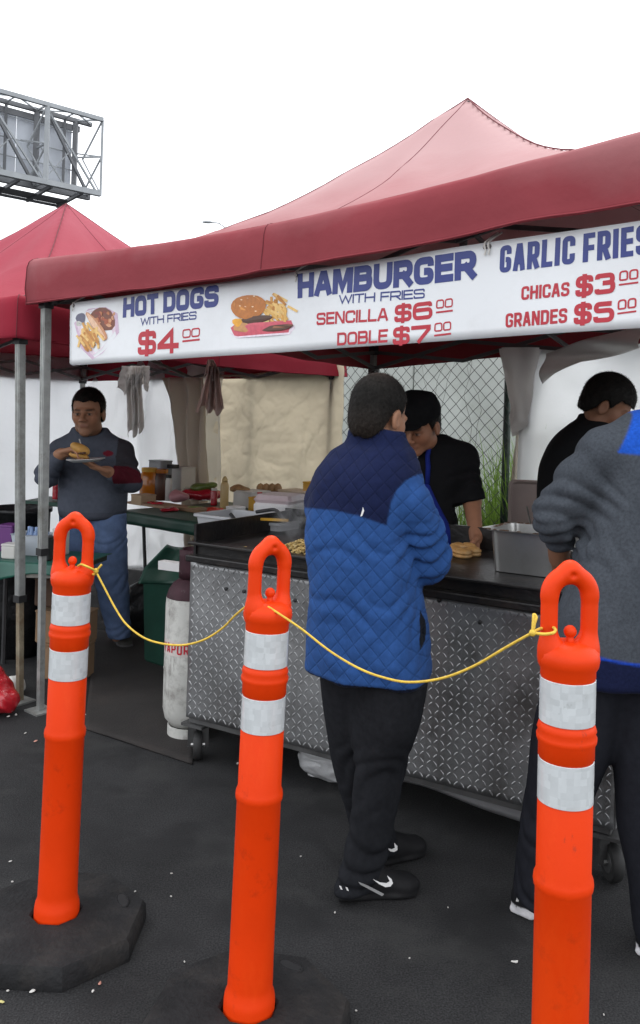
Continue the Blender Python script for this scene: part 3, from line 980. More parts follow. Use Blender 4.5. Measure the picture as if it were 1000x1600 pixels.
# cream curtain gathered between white wall and beige tarp
cY = 7.3
def w_curt(a, b):
    lx = np.interp(b, [0, .35, .75, .9, 1], [292, 290, 272, 262, 250]); rx = np.interp(b, [0, .5, 1], [326, 322, 322])
    y = lerp(1000, 590, b)
    p = W(lerp(lx, rx, a), y, cY)
    return p + V1 * (.05 * math.sin(a * 17 + 2.2 * math.sin(b * 3)) * (1 - .4 * b) + .04 * fbm(Vector((a * 3, b * 4, 2)), 3))
cloth(w_curt, 40, 60, 'curtain', M_CURT, 'cream curtain gathered in folds left of the beige tarp', 'curtain')

# crinkled beige tarp hung on the fence
tarp_a, tarp_b = -2.0, -.33
def w_tarp(a, b):
    t = lerp(tarp_a, tarp_b, a)
    p = fpt(t, 0, -.06)
    q_ = Vector((a * 3.1, b * 2.4, 3.3))
    f1 = fbm(q_ * 1.6, 2); f2 = fbm(Vector((q_.x * 3.2 + 5 + f1, q_.z, q_.y * 4.4)), 4)
    rg = lambda v: max(0, 1 - abs(v) * 3.2) ** 1.5
    n1 = mnoise.noise(Vector((q_.x * 1.7 + .5 * f1, q_.y * 2.6, 9.1))); n2 = mnoise.noise(Vector((q_.x * 4.1 + f1, q_.y * 3.1 + .6 * q_.x, 2.7))); n3 = mnoise.noise(Vector((q_.x * 7.3, q_.y * 8.7 + f1, 5.2)))
    d = .03 * f1 + .005 * rg(n1) + .004 * rg(n2) + .0025 * rg(n3) + .002 * n2
    edge = min(a, 1 - a)
    top = 1.80 + .05 * a + .04 * a * a - .02 * math.sin(a * math.pi) 
    roll = .03 * math.exp(-((1 - b) / .03) ** 2)
    return Vector((p.x, p.y, lerp(.5, top, b))) - V1 * (d + roll) 
cloth(w_tarp, 150, 120, 'tarp', M_BEIGE, 'crinkled beige tarp tied to the fence behind the food table', 'tarp')
for t in (tarp_a + .02, tarp_b - .02):
    pass

# right: white wall along the back of the big tent, and curtain bunched at the fence end
ra_, rb_ = BLc + U1 * 1.22 - V1 * .05, BLc + U1 * 2.9 - V1 * .05
def w_right(a, b):
    p = lerp(ra_, rb_, a)
    d = .07 * fbm(Vector((a * 2.5, b * 1.5, 11)), 3) + .05 * math.sin(a * 9 - b * 5) * (1 - a) ** 2 + .014 * abs(fbm(Vector((a * 6, b * 5, 21)), 3))
    return Vector((p.x, p.y, .03 + b * (1.90 + .06 * a))) - V1 * d
cloth(w_right, 60, 50, 'sidewall', M_WHITEWALL, 'white translucent tent wall behind the cook at the right edge', 'tent wall')
fr_c = A1 + U1 * 3.12 + V1 * 2.75
def w_rside(a, b):
    p = lerp(A1 + U1 * 3.13 + V1 * 1.5, fr_c + U1 * .01, a)
    return Vector((p.x, p.y, .03 + b * 2.0)) + U1 * .05 * fbm(Vector((a * 4, b * 2, 31)), 3)
cloth(w_rside, 40, 30, 'sidewall', M_WHITEWALL, 'white tent wall on the right side of the big tent', 'tent wall')

# tied-up bundle of curtain and the long curtain strip that hangs below it
bY = 5.5
def w_bunch(a, b):
    """closed loop: a round, b from bottom to top"""
    lx = np.interp(b, [0, .2, .6, 1], [797, 800, 790, 781]); rx = np.interp(b, [0, .08, .5, 1], [800, 833, 838, 856])
    y = np.interp(b, [0, 1], [672, 545])
    c = W((lx + rx) / 2, y + (1 - b) * 10 * math.cos(a * 6.28), bY); hw = (rx - lx) / 2 * bY / F_PX
    t = a * 2 * math.pi
    k = 1 + .10 * math.sin(t * 5 + 2 * b) + .10 * fbm(Vector((math.cos(t) * 1.5, math.sin(t) * 1.5, b * 3)), 3)
    return c + Vector((math.cos(t) * hw * k, math.sin(t) * hw * .8 * k, 0))
mb = MB(); mb.grid(w_bunch, 40, 26, closed_u=True)
bo = mb.build('curtain', M_CURT2, None, smooth=True, base=W(815, 672, bY)); tag(bo, 'white curtain tied up in a bundle at the end of the fence', 'curtain')
def w_strip(a, b):
    lx = np.interp(b, [0, .5, 1], [776, 790, 806]); rx = np.interp(b, [0, .3, .6, 1], [830, 838, 842, 838])
    p = W(lerp(lx, rx, a), lerp(1000, 640, b), bY + .06)
    return p + V1 * (.035 * math.sin(a * 15 + 1.5 * b) + .03 * fbm(Vector((a * 3, b * 3, 41)), 3))
cloth(w_strip, 30, 40, 'curtain', M_CURT, 'long cream curtain hanging to the ground below the white bundle', 'curtain')
def w_swag(a, b):
    px = lerp(850, 1004, a); top = np.interp(a, [0, .3, 1], [552, 540, 505]); bot = np.interp(a, [0, .15, .4, 1], [600, 585, 566, 545])
    p = W(px, lerp(bot, top, b), 5.3 - a * .5)
    return p - V1 * (.05 * math.sin(b * 5 + a * 7) + .02)
cloth(w_swag, 40, 12, 'curtain', M_CURT2, 'rolled-up white curtain swag under the eave at the right edge', 'curtain')

# ================================================================== billboard seen from behind, and a lamp far off
M_STEEL = mat('billboard_steel', (.34, .36, .375), rough=.6, metal=.1, var=.15, vscale=.8)
M_DSTEEL = mat('billboard_dark_steel', (.16, .165, .175), rough=.6, metal=.1, var=.15, vscale=.8)
M_FACE = mat('billboard_sheet', (.55, .58, .62), rough=.6, var=.08, vscale=.6, trans=.35, tcol=(.8, .82, .86))
E0 = W(157, 303, 50.0); E0t = W(153, 187, 50.0)
Lf = W(0, 272, 46.0)
bdir = (Lf - E0); bdir.z = 0; bdir.normalize()
bback = Vector((bdir.y, -bdir.x, 0))
if bback.y < 0: bback = -bback
ZB, ZT = E0.z, E0t.z
E0 = Vector((E0.x, E0.y, 0))
bb = thing('billboard', E0 + bdir * 9, 'steel lattice back of a billboard high in the sky at top left', 'billboard')
DP = 1.35
def bp(s, d, z): p = E0 + bdir * s + bback * d; return Vector((p.x, p.y, z))
LEN = 16.0
def sb_(a, b, w, m=M_STEEL, n='beam'): MB().bar(a, b, w, w).build(n, m, bb)
bays = [0, 3.35, 6.9, 10.4, 13.9, LEN]
for d, m, w in ((0, M_STEEL, .20), (DP, M_DSTEEL, .20)):
    sb_(bp(0, d, ZT), bp(LEN, d, ZT), w + .03, m, 'chord'); sb_(bp(0, d, ZB), bp(LEN, d, ZB), w + .10, m, 'chord')
for i, s in enumerate(bays):
    sb_(bp(s, 0, ZB), bp(s, 0, ZT), .12 if i == 0 else .23, M_STEEL, 'column'); sb_(bp(s + 1.0 if i == 0 else s, DP, ZB), bp(s + 1.0 if i == 0 else s, DP, ZT), .26, M_DSTEEL, 'column')
    for z in (ZT, (ZB + ZT) / 2, ZB): sb_(bp(s, 0, z), bp(s + (1.0 if i == 0 else 0), DP, z), .09, M_STEEL, 'strut')
    sb_(bp(s, 0, ZT), bp(s + .5, DP, (ZB + ZT) / 2), .08); sb_(bp(s, 0, (ZB + ZT) / 2), bp(s + .5, DP, ZB), .08); sb_(bp(s, 0, ZB), bp(s + .5, DP, (ZB + ZT) / 2), .07)
    if i < 5:
        e = bays[i + 1]; mid = (s + e) / 2
        sb_(bp(s, .3, ZB), bp(e, .3, ZT), .10); sb_(bp(s + .2, DP - .3, ZB), bp(e - .5, DP - .3, ZT), .15, M_DSTEEL)
        sb_(bp(mid, DP, ZB), bp(mid, DP, ZT), .13, M_DSTEEL, 'column')
        sb_(bp(mid, 0, ZT), bp(s, DP, ZT), .07); sb_(bp(mid, 0, ZT), bp(e, DP, ZT), .07); sb_(bp(mid, 0, ZT), bp(mid, DP, ZT), .07)
        sb_(bp(s, 0, (ZB + ZT) / 2), bp(s + .9, DP, ZB + 2.4), .07); sb_(bp(mid, .8, ZB), bp(e, .8, (ZB + ZT) / 2), .06); sb_(bp(mid, .8, (ZB + ZT) / 2), bp(e, .8, ZB), .06)
for z in (ZB + .5, ZB + 1.4, ZB + 2.4, ZB + 3.6):
    MB().bar(bp(.8, DP + .12, z), bp(LEN, DP + .12, z), .05).build('rail', M_STEEL, bb)
for i in range(9):
    s0 = 1.05 + i * 1.66
    MB().box(bp(s0 + .83, DP + .35, (ZB + ZT) / 2 - .15), (1.62, .06, ZT - ZB - .5), math.atan2(bdir.y, bdir.x)).build('sheet', M_FACE, bb)
MB().bar(bp(.7, DP + .1, ZT - .42), bp(LEN, DP + .1, ZT - .42), .12, .34).build('header_beam', M_DSTEEL, bb)
for i in range(8):
    s0 = 1.2 + i * 1.85
    MB().box(bp(s0 + .8, DP + 1.1, ZB - .3), (1.7, 1.3, .06), math.atan2(bdir.y, bdir.x)).build('walkway', M_DSTEEL, bb)
    MB().bar(bp(s0 - .1, .1, ZB - .12), bp(s0 - .1, DP + 1.9, ZB - .42), .16, .2).build('outrigger', M_DSTEEL, bb)
sb_(bp(1.2, DP + 1.85, ZB - .4), bp(LEN, DP + 1.85, ZB - .4), .14, M_DSTEEL, 'rail')
MB().tube([bp(9, .7, 0), bp(9, .7, ZB)], .55, 16).build('pole', M_DSTEEL, bb, smooth=True)

lp = W(322, 347, 60.0); 
ls = thing('street_lamp', (lp.x + 1.6, 60, 0), 'far-off street lamp just above the canopy edge', 'lamp')
MB().tube([(lp.x + 1.6, 60, 0), (lp.x + 1.6, 60, lp.z - 1.2)], [.12, .07], 8).build('pole', M_STEEL, ls)
MB().tube([(lp.x + 1.6, 60, lp.z - 1.3), (lp.x + 1.35, 60, lp.z - .35), (lp.x + .9, 60, lp.z - .05), (lp.x + .4, 60, lp.z)], .045, 6).build('arm', M_STEEL, ls)
MB().ball((lp.x + .1, 60, lp.z), (.42, .16, .10), 10).build('lamp_head', M_STEEL, ls, smooth=True)
# ================================================================== traffic bollards
M_OR = mat('orange_plastic', (.72, .042, .0005), rough=.5, var=.05, vscale=5, bump=.04, bscale=90, spec=.22, dirt=(.26, .018, .006), dscale=13, damt=.6, dlo=.58)
def scuffs(m, col, scale, stretch, lo, amt):
    n, l = m.node_tree.nodes, m.node_tree.links
    b = n['Principled BSDF']; cur = b.inputs['Base Color'].links[0].from_socket
    tc = n.new('ShaderNodeTexCoord'); mp = n.new('ShaderNodeMapping'); mp.inputs['Scale'].default_value = stretch; mp.inputs['Location'].default_value = (3.1, 1.7, .4)
    oi = n.new('ShaderNodeObjectInfo'); ad = n.new('ShaderNodeVectorMath'); ad.operation = 'ADD'
    l.new(tc.outputs['Object'], ad.inputs[0]); l.new(oi.outputs['Location'], ad.inputs[1]); l.new(ad.outputs[0], mp.inputs[0])
    nz = n.new('ShaderNodeTexNoise'); nz.inputs['Scale'].default_value = scale; nz.inputs['Detail'].default_value = 9; nz.inputs['Roughness'].default_value = .75
    l.new(mp.outputs[0], nz.inputs['Vector'])
    mr = n.new('ShaderNodeMapRange'); mr.inputs[1].default_value = lo; mr.inputs[2].default_value = lo + .1; mr.inputs[4].default_value = amt
    l.new(nz.outputs[0], mr.inputs[0])
    mx = n.new('ShaderNodeMix'); mx.data_type = 'RGBA'; l.new(mr.outputs[0], mx.inputs[0]); l.new(cur, mx.inputs[6]); mx.inputs[7].default_value = (*col, 1)
    l.new(mx.outputs[2], b.inputs['Base Color'])
    return m
scuffs(M_OR, (.05, .035, .03), 9, (1, 1, .45), .63, .75)
scuffs(M_OR, (.78, .07, .005), 4, (1, 1, .3), .52, .35)
M_RUBB = mat('black_rubber', (.017, .017, .018), rough=.8, var=.3, vscale=12, spec=.2, bump=.5, bscale=70, dirt=(.045, .040, .036), dscale=7, damt=.6)
def refl_mat():
    m = mat('reflective_sheeting', (.60, .63, .64), rough=.25, var=.06, vscale=20, metal=.1, dirt=(.42, .42, .40), dscale=13, damt=.5, dlo=.58)
    n, l = m.node_tree.nodes, m.node_tree.links
    b = n['Principled BSDF']; cur = b.inputs['Base Color'].links[0].from_socket
    tc = n.new('ShaderNodeTexCoord')
    br = n.new('ShaderNodeTexVoronoi'); br.distance = 'CHEBYCHEV'; br.inputs['Scale'].default_value = 75; br.inputs['Randomness'].default_value = .25
    l.new(tc.outputs['Object'], br.inputs['Vector'])
    mr = n.new('ShaderNodeMapRange'); mr.inputs[3].default_value = .90; mr.inputs[4].default_value = 1.05
    sep = n.new('ShaderNodeSeparateColor'); l.new(br.outputs['Color'], sep.inputs[0]); l.new(sep.outputs[0], mr.inputs[0])
    sc_ = n.new('ShaderNodeVectorMath'); sc_.operation = 'SCALE'; l.new(cur, sc_.inputs[0]); l.new(mr.outputs[0], sc_.inputs['Scale'])
    l.new(sc_.outputs[0], b.inputs['Base Color'])
    return m
M_REFL = scuffs(refl_mat(), (.22, .22, .21), 16, (1, 1, .7), .62, .7)
GB = 'orange loop-handle bollards roped together'
def make_bollard():
    t = thing('traffic_bollard', (0, 0, 0), 'x', 'bollard', GB)
    r = .0535
    prof = [(.062, .02), (.062, .085), (.060, .10), (.0545, .115), (r + .001, .13), (r, .2)]
    prof += [(r, .562), (r + .003, .568), (r + .004, .577), (r + .003, .586), (r - .001, .596), (r - .001, .73)]
    prof += [(r - .002, .732), (r - .002, .818), (r, .82), (r, .845), (r + .0035, .852), (r + .004, .860), (r + .0005, .867), (r + .003, .873), (r, .882), (r - .001, .884)]
    prof += [(r - .002, .886), (r - .002, .974), (r - .001, .976), (r - .001, .988), (r + .004, .997), (r + .0060, 1.010), (r + .0045, 1.022), (r - .004, 1.033), (r - .020, 1.040), (.012, 1.043)]
    post = MB().lathe(prof, 40).build('post', M_OR, t); smooth_by_angle(post, 50)
    for z0, z1 in ((.734, .816), (.888, .972)):
        bd_ = MB().lathe([(r - .0016, z0), (r - .0004, z0 + .001), (r - .0004, z1 - .001), (r - .0016, z1)], 40, cap=False).build('reflective_band', M_REFL, t); smooth_by_angle(bd_, 50)
    # loop handle
    f = Field((-.09, -.06, .98), (.09, .06, 1.22), .0032)
    bx = .0405
    pts = [(-bx, 0, 1.005), (-bx, 0, 1.130)]
    for i in range(1, 12):
        a = math.pi - math.pi * i / 12
        pts.append((bx * math.cos(a), 0, 1.130 + bx * 1.02 * math.sin(a)))
    pts += [(bx, 0, 1.130), (bx, 0, 1.005)]
    for i in range(len(pts) - 1): f.cap(pts[i], pts[i + 1], .0165, .0165, k=.006)
    f.ell((0, 0, 1.180), (.020, .019, .020), k=.012)                 # boss at the top
    f.ell((0, -.024, 1.172), (.0075, .010, .0075), k=.004, sub=True); f.ell((0, .024, 1.172), (.0075, .010, .0075), k=.004, sub=True)
    f.ell((0, 0, 1.010), (.052, .052, .022), k=.02)
    for s in (-1, 1):
        f.ell((s * .034, 0, 1.030), (.020, .024, .020), k=.02)
    f.build('handle', M_OR, t, relax=1)
    kb = MB(); kb.ball((0, -.006, 1.062), .0125, 14); kb.tube([(0, -.006, 1.028), (0, -.006, 1.056)], .0075, 10)
    kb.build('knob', M_OR, t, smooth=True)
    # octagonal rubber foot with two grip slots
    b = MB()
    def ring(rad, z, n=8): return [Vector((rad * math.cos(R(22.5) + i * 2 * math.pi / n), rad * math.sin(R(22.5) + i * 2 * math.pi / n), z)) for i in range(n)]
    rings = [ring(.252, .0), ring(.254, .006), ring(.252, .048), ring(.243, .060), ring(.12, .072), ring(.074, .072), ring(.068, .066), ring(.064, .03)]
    vs = [p for q_ in rings for p in q_]; fs = []
    for i in range(len(rings) - 1):
        for k in range(8):
            q_ = (k + 1) % 8; fs.append((i * 8 + k, i * 8 + q_, i * 8 + 8 + q_, i * 8 + 8 + k))
    fs.append(tuple(range(7, -1, -1)))
    b._add(vs, fs)
    bo = b.build('base', M_RUBB, t); smooth_by_angle(bo, 35)
    for a in (25, 205):
        c = Vector((.185 * math.cos(R(a)), .185 * math.sin(R(a)), .0645))
        MB().box(c, (.026, .062, .006), R(a), bev=.004).build('grip_slot', M_BLK, bo)
        MB().tube([c + Matrix.Rotation(R(a), 3, 'Z') @ Vector((.016 * math.cos(k), .035 * math.sin(k), .001)) for k in [2 * math.pi * i / 14 for i in range(14)]], .0035, 5, closed=True).build('slot_rim', M_RUBB, bo, smooth=True)
    return t
bol = make_bollard()
BPOS = [(-.700, 2.44, 0, -2, .9, 'orange bollard on the full octagonal black base, left end of the rope'),
        (-.127, 2.08, 0, 34, 1.1, 'middle orange bollard of the three, in front of the steel cart'),
        (.506, 1.68, .030, 6, -.5, 'nearest orange bollard, in front of the man in the grey sweatshirt')]
BOL = []
for i, (x, y, z, rz, lean, lab) in enumerate(BPOS):
    o = bol if i == 0 else copy_tree(bol)
    o.location = (x, y, z)
    o.rotation_euler = (0, R(lean), R(rz))
    o['label'] = lab; o['_base'] = [x, y, z]
    BOL.append(o)
for o in BOL:          # the rubber feet lie flat, turned each its own way
    for ch in o.children:
        if ch.name.startswith('base'):
            ch.rotation_euler = (0, -o.rotation_euler.y, 0)
            if o.location.z > .01:                                   # a thicker foot under this one
                ch.location.z = -o.location.z; ch.scale.z = (.072 + o.location.z) / .072

# yellow rope
M_ROPE = mat('yellow_rope', (.66, .44, .05), rough=.7, var=.2, vscale=90, bump=.6, bscale=300, bdist=.002)
def seg(p0, p1, sag, n, skew=0.5):
    out = []
    for i in range(n + 1):
        t = i / n
        p = lerp(p0, p1, t); out.append(Vector((p.x, p.y, p.z - sag * 4 * t * (1 - t))))
    return out
def cat_pts(lst, n=8):
    """smooth curve through photo positions with depths"""
    P_ = [W(a, b, c) for a, b, c in lst]; out = []
    for i in range(len(P_) - 1):
        p0, p1, p2, p3 = P_[max(i - 1, 0)], P_[i], P_[i + 1], P_[min(i + 2, len(P_) - 1)]
        for k in range(n):
            t = k / n
            out.append(.5 * ((2 * p1) + (p2 - p0) * t + (2 * p0 - 5 * p1 + 4 * p2 - p3) * t * t + (3 * p1 - p0 - 3 * p2 + p3) * t ** 3))
    out.append(P_[-1]); return out
rope_c = [(150, 893, 2.395), (163, 918, 2.38), (180, 950, 2.36), (197, 975, 2.33), (222, 995, 2.30), (250, 1005, 2.27), (285, 1008, 2.24), (318, 1000, 2.20), (347, 982, 2.17), (367, 962, 2.13), (386, 946, 2.10)]
rope_d = [(386, 946, 2.10), (394, 944, 2.135), (408, 946, 2.13), (418, 948, 2.055), (430, 955, 2.04), (470, 982, 1.99), (515, 1017, 1.94), (560, 1044, 1.88), (600, 1059, 1.84), (640, 1066, 1.79), (690, 1060, 1.74), (740, 1041, 1.69), (790, 1012, 1.64), (822, 994, 1.61), (833, 989, 1.605)]
rope = thing('rope', W(285, 1008, 2.24), 'thin yellow rope sagging between the three orange bollards', 'rope')
MB().tube(cat_pts(rope_c, 6) + cat_pts(rope_d, 6)[1:], .0027, 8).build('cord', M_ROPE, rope, smooth=True)
kn = MB()
kn.tube(cat_pts([(123, 884, 2.42), (127, 882, 2.39), (135, 885, 2.375), (144, 889, 2.38), (150, 893, 2.395), (147, 898, 2.42), (136, 893, 2.455), (126, 886, 2.455), (122, 884, 2.43)], 5), .0032, 7)
kn.tube(cat_pts([(150, 893, 2.395), (154, 888, 2.39), (159, 882, 2.39)], 4), .0032, 7)
kn.ball(W(150, 892, 2.392), .008, 8)
kn.build('knot', M_ROPE, rope, smooth=True)
kn = MB()
kn.tube(cat_pts([(833, 989, 1.605), (850, 991, 1.598), (864, 989, 1.602), (868, 984, 1.635), (862, 980, 1.665), (846, 982, 1.668), (836, 986, 1.64), (832, 989, 1.608)], 5), .0030, 7)
kn.tube(cat_pts([(833, 989, 1.605), (835, 975, 1.607), (838, 965, 1.612), (834, 960, 1.615), (833, 972, 1.608), (832, 988, 1.603)], 4), .0028, 7)
kn.ball(W(832, 989, 1.603), .007, 8)
kn.build('knot', M_ROPE, rope, smooth=True)

# ================================================================== griddle cart
CL = T(288, 1188); CR = T(955, 1388)
cu = (CR - CL); CLEN = cu.length; cu.normalize(); cv = Vector((-cu.y, cu.x, 0)); CANG = math.atan2(cu.y, cu.x)
CD = .74
def cp(s, d, z): p = CL + cu * s + cv * d; return Vector((p.x, p.y, z))
M_DIA = mat('diamond_plate', (.30, .305, .31), rough=.40, metal=.75, var=.16, vscale=4, bump=.05, bscale=60, dirt=(.11, .105, .10), dscale=3.5, damt=.65, dlo=.47, spec=.5)
scuffs(M_DIA, (.07, .065, .06), 2.2, (1, 1, .6), .53, .55); scuffs(M_DIA, (.42, .42, .42), 5, (1, 1, 1.6), .60, .4)
M_LUG = mat('diamond_lug', (.36, .365, .37), rough=.36, metal=.75, var=.2, vscale=5, dirt=(.16, .155, .15), dscale=3.5, damt=.6, dlo=.5)
M_STL = mat('stainless', (.46, .46, .45), rough=.34, metal=.85, var=.10, vscale=5, bump=.03, bscale=40, dirt=(.20, .18, .15), dscale=5, damt=.5, stretch=(1, 1, 1))
M_GRID = mat('black_griddle', (.012, .011, .011), rough=.35, var=.4, vscale=8, bump=.2, bscale=50, dirt=(.035, .024, .017), dscale=9, damt=.6, spec=.35)
M_CAST = mat('caster_rubber', (.018, .018, .018), rough=.7, var=.3, vscale=12)
M_DKST = mat('dark_steel', (.10, .10, .10), rough=.5, metal=.6, var=.25, vscale=10)
cart = thing('griddle_cart', cp(CLEN / 2, CD / 2, 0), 'steel diamond plate griddle cart on casters, under the banner', 'food cart')
Z0, Z1 = .186, .853
def bow(s, z): return .006 * mnoise.noise(Vector((s * 2.3, z * 3.1, 4.2))) + .003 * mnoise.noise(Vector((s * 6, z * 7, 1.2)))
fp = MB(); fp.grid(lambda a, b: cp(a * CLEN, .004 + bow(a * CLEN, lerp(Z0, Z1, b)), lerp(Z0, Z1, b)), 60, 26)
solidify(fp.build('front_panel', M_DIA, cart, smooth=True), .004)
MB().box(cp(-.003, CD / 2 + .01, (Z0 + Z1) / 2), (.006, CD, Z1 - Z0), CANG).build('side_panel', M_DIA, cart)
MB().box(cp(CLEN + .003, CD / 2 + .01, (Z0 + Z1) / 2), (.006, CD, Z1 - Z0), CANG).build('side_panel', M_DIA, cart)
MB().box(cp(CLEN / 2, CD + .012, (Z0 + Z1) / 2), (CLEN, .006, Z1 - Z0), CANG).build('back_panel', M_DIA, cart)
MB().box(cp(CLEN / 2, CD / 2, Z0 - .012), (CLEN - .02, CD - .02, .02), CANG).build('bottom_tray', M_DKST, cart)
# raised lugs of the tread plate: alternating slanted lens shapes
lug = MB()
for k in range(1):
    L_, Wd = .0130, .0034
    top = .0015
    out = [(-L_, 0), (-L_ * .5, Wd), (L_ * .5, Wd), (L_, 0), (L_ * .5, -Wd), (-L_ * .5, -Wd)]
    vs = [Vector((x, 0, y)) for x, y in out] + [Vector((x * .72, -top, y * .45)) for x, y in out]
    lug._add(vs, [(6, 7, 8, 9, 10, 11)] + [(i, (i + 1) % 6, 6 + (i + 1) % 6, 6 + i) for i in range(6)])
lm = lug.v[:], lug.f[:]
pitch = .0262
spots = []
nx, nz2 = int(CLEN / pitch), int((Z1 - Z0) / pitch)
for i in range(nx + 1):
    for j in range(nz2 + 1):
        s = .018 + i * pitch + .0012 * math.sin(j * 2.1 + i); z = Z0 + .016 + j * pitch + .001 * math.sin(i * 1.3)
        if s > CLEN - .012 or z > Z1 - .012: continue
        spots.append((s, z, R(48) if (i + j) % 2 else R(-48)))
spots.sort(key=lambda q_: -q_[0])
Mc = Matrix.Rotation(CANG, 3, 'Z')
l0 = None
rest = MB()
def lug_seen(s, z):   # photo position, to pick the 300 that show largest
    return True
near = [q_ for q_ in spots if not (CLEN - .42 < q_[0])][:300]
nearset = set(near)
for s, z, a in spots:
    Mr = Mc @ Matrix.Rotation(a, 3, 'Y')
    if (s, z, a) in nearset:
        if l0 is None:
            mb = MB(); mb._add([Vector(p) for p in lm[0]], lm[1]); l0 = mb.build('tread_lug', M_LUG, None); o = l0
        else:
            o = l0.copy(); COL.objects.link(o)
        o.parent = cart
        o.matrix_local = Matrix.Translation(cp(s, .0022 + bow(s, z), z) - Vector(cart.location)) @ Mr.to_4x4()
    else:
        c = cp(s, .0022 + bow(s, z), z)
        rest._add([c + Mr @ Vector(p) for p in lm[0]], lm[1])
rest.build('tread_lugs', M_LUG, cart)['kind'] = 'stuff'
for px, py in ((353, 920), (381, 924), (461, 938), (686, 938), (750, 972)):
    # bolt holes with dark washers
    t = None
    o_ = Vector((0, 0, EYE)); r_ = W(px, py, 1) - o_; nn = -cv
    k = (CL - o_).dot(nn) / r_.dot(nn); p = o_ + r_ * k - cv * .0
    MB().lathe([(.001, 0), (.0085, 0), (.0085, .003), (.004, .0045), (.001, .0045)], 10, p + cv * .001, Vector((0, 0, 1)).rotation_difference(-cv).to_matrix()).build('bolt', M_BLK, cart)
# black griddle top: frame, splash guards, cooking plate
MB().box(cp(CLEN / 2 + .02, -.018, .871), (CLEN + .02, .065, .026), CANG, bev=.004).build('front_ledge', M_GRID, cart)
MB().box(cp(CLEN / 2 + .02, .02, .905), (CLEN + .0, .02, .05), CANG).build('front_rim', M_GRID, cart)
MB().box(cp(CLEN / 2 + .02, -.004, .932), (CLEN + .03, .055, .012), CANG, bev=.003).build('front_lip', M_GRID, cart)
MB().box(cp(CLEN / 2, CD / 2 + .01, .918), (CLEN - .02, CD - .06, .014), CANG).build('cooking_plate', M_GRID, cart)
MB().box(cp(.02, CD / 2, .935), (.012, CD, .15), CANG).build('side_splash', M_GRID, cart)
MB().box(cp(CLEN - .01, CD / 2, .935), (.012, CD, .15), CANG).build('side_splash', M_GRID, cart)
MB().box(cp(CLEN / 2, CD - .006, .95), (CLEN, .012, .14), CANG).build('back_splash', M_GRID, cart)
def caster(s, d):
    w = MB(); c = cp(s, d, .062)
    ax = (cv * .6 + cu * .8).normalized()
    Mw = Vector((0, 0, 1)).rotation_difference(ax).to_matrix()
    wh = w.lathe([(.03, -.018), (.056, -.018), (.062, -.010), (.062, .010), (.056, .018), (.03, .018)], 28, c, Mw).build('wheel', M_CAST, cart); smooth_by_angle(wh, 40)
    hb = MB().lathe([(.004, -.020), (.034, -.0195), (.036, -.016), (.036, .016), (.034, .0195), (.004, .020)], 20, c, Mw).build('rim', M_DKST, wh); smooth_by_angle(hb)
    MB().lathe([(.002, -.03), (.009, -.03), (.009, .03), (.002, .03)], 8, c, Mw).build('axle', M_STL, wh)
    side = ax * .027
    for sg in (-1, 1):
        MB().bar(c + side * sg - Vector((0, 0, .01)), c + side * sg + Vector((0, 0, .085)), .006, .035, up=ax).build('fork', M_DKST, cart)
    MB().box(c + Vector((0, 0, .092)), (.11, .10, .012), CANG).build('caster_plate', M_DKST, cart)
for s, d in ((.035, .045), (CLEN - .01, .05), (.05, CD - .06), (CLEN - .05, CD - .06)): caster(s, d)

# sheet metal skirt hanging below the panel
M_SKIRT = mat('grey_sheet', (.28, .28, .29), rough=.45, metal=.2, var=.15, vscale=4, trans=.1)
def skirt(a, b):
    s = lerp(.93, 1.60, a); z = lerp(.135 - .02 * a, .19, b)
    return cp(s, .02 + .02 * (1 - b) + .01 * math.sin(a * 9), z + .012 * math.sin(a * 5) * (1 - b))
sk = MB(); sk.grid(skirt, 24, 4); solidify(sk.build('skirt', M_SKIRT, cart, smooth=True), .003)

# ------------------------------------------------------------------ plastic bag on the ground under the cart
M_PLAS = mat('clear_plastic', (.55, .56, .57), rough=.22, var=.12, vscale=14, trans=.3, tcol=(.6, .6, .6), bump=.5, bscale=22, bdist=.02, spec=.7)
bgc = T(515, 1232) + cv * .10
f = Field((bgc.x - .3, bgc.y - .25, -.02), (bgc.x + .3, bgc.y + .25, .3), .009)
f.ell((bgc.x, bgc.y, .085), (.16, .11, .088), Matrix.Rotation(CANG, 3, 'Z'), k=.02)
f.ell((bgc.x - .08, bgc.y + .05, .07), (.10, .09, .07), k=.05)
f.add(lambda x, y, z: .008 * np.sin(38 * x + 9 * np.sin(31 * z)) * np.sin(33 * y + 27 * z)); f.cut(lambda x, y, z: .004 - z + 0 * x + 0 * y)
o = f.build('plastic_bag', M_PLAS, None); tag(o, 'stuffed clear plastic bag lying under the steel cart', 'bag')

# ------------------------------------------------------------------ gas cylinder
M_CYL = mat('worn_white_paint', (.50, .50, .47), rough=.55, var=.12, vscale=8, dirt=(.13, .11, .10), dscale=9, damt=.85, dlo=.49, bump=.1, bscale=30)
scuffs(M_CYL, (.09, .075, .07), 6, (1.6, 1.6, .35), .56, .8)
M_MAROON = mat('maroon_paint', (.040, .016, .022), rough=.6, spec=.2, var=.3, vscale=14, dirt=(.4, .38, .37), dscale=26, damt=.7, dlo=.62)
gc = T(278, 1158) + Vector((.03, .09, 0))
gas = thing('gas_cylinder', gc, 'tall worn white gas cylinder beside the left end of the cart', 'gas cylinder')
rr = .118
gb = MB().lathe([(.05, .05), (.085, .055), (.108, .085), (rr, .13), (rr, .30), (rr + .002, .31), (rr, .32), (rr, .60), (rr - .002, .635)], 36, gc, cap=True).build('tank', M_CYL, gas); smooth_by_angle(gb, 60)
sh = MB().lathe([(rr - .002, .636), (rr - .012, .67), (.086, .70), (.055, .722), (.035, .73)], 36, gc, cap=False).build('shoulder', M_MAROON, gas, smooth=True)
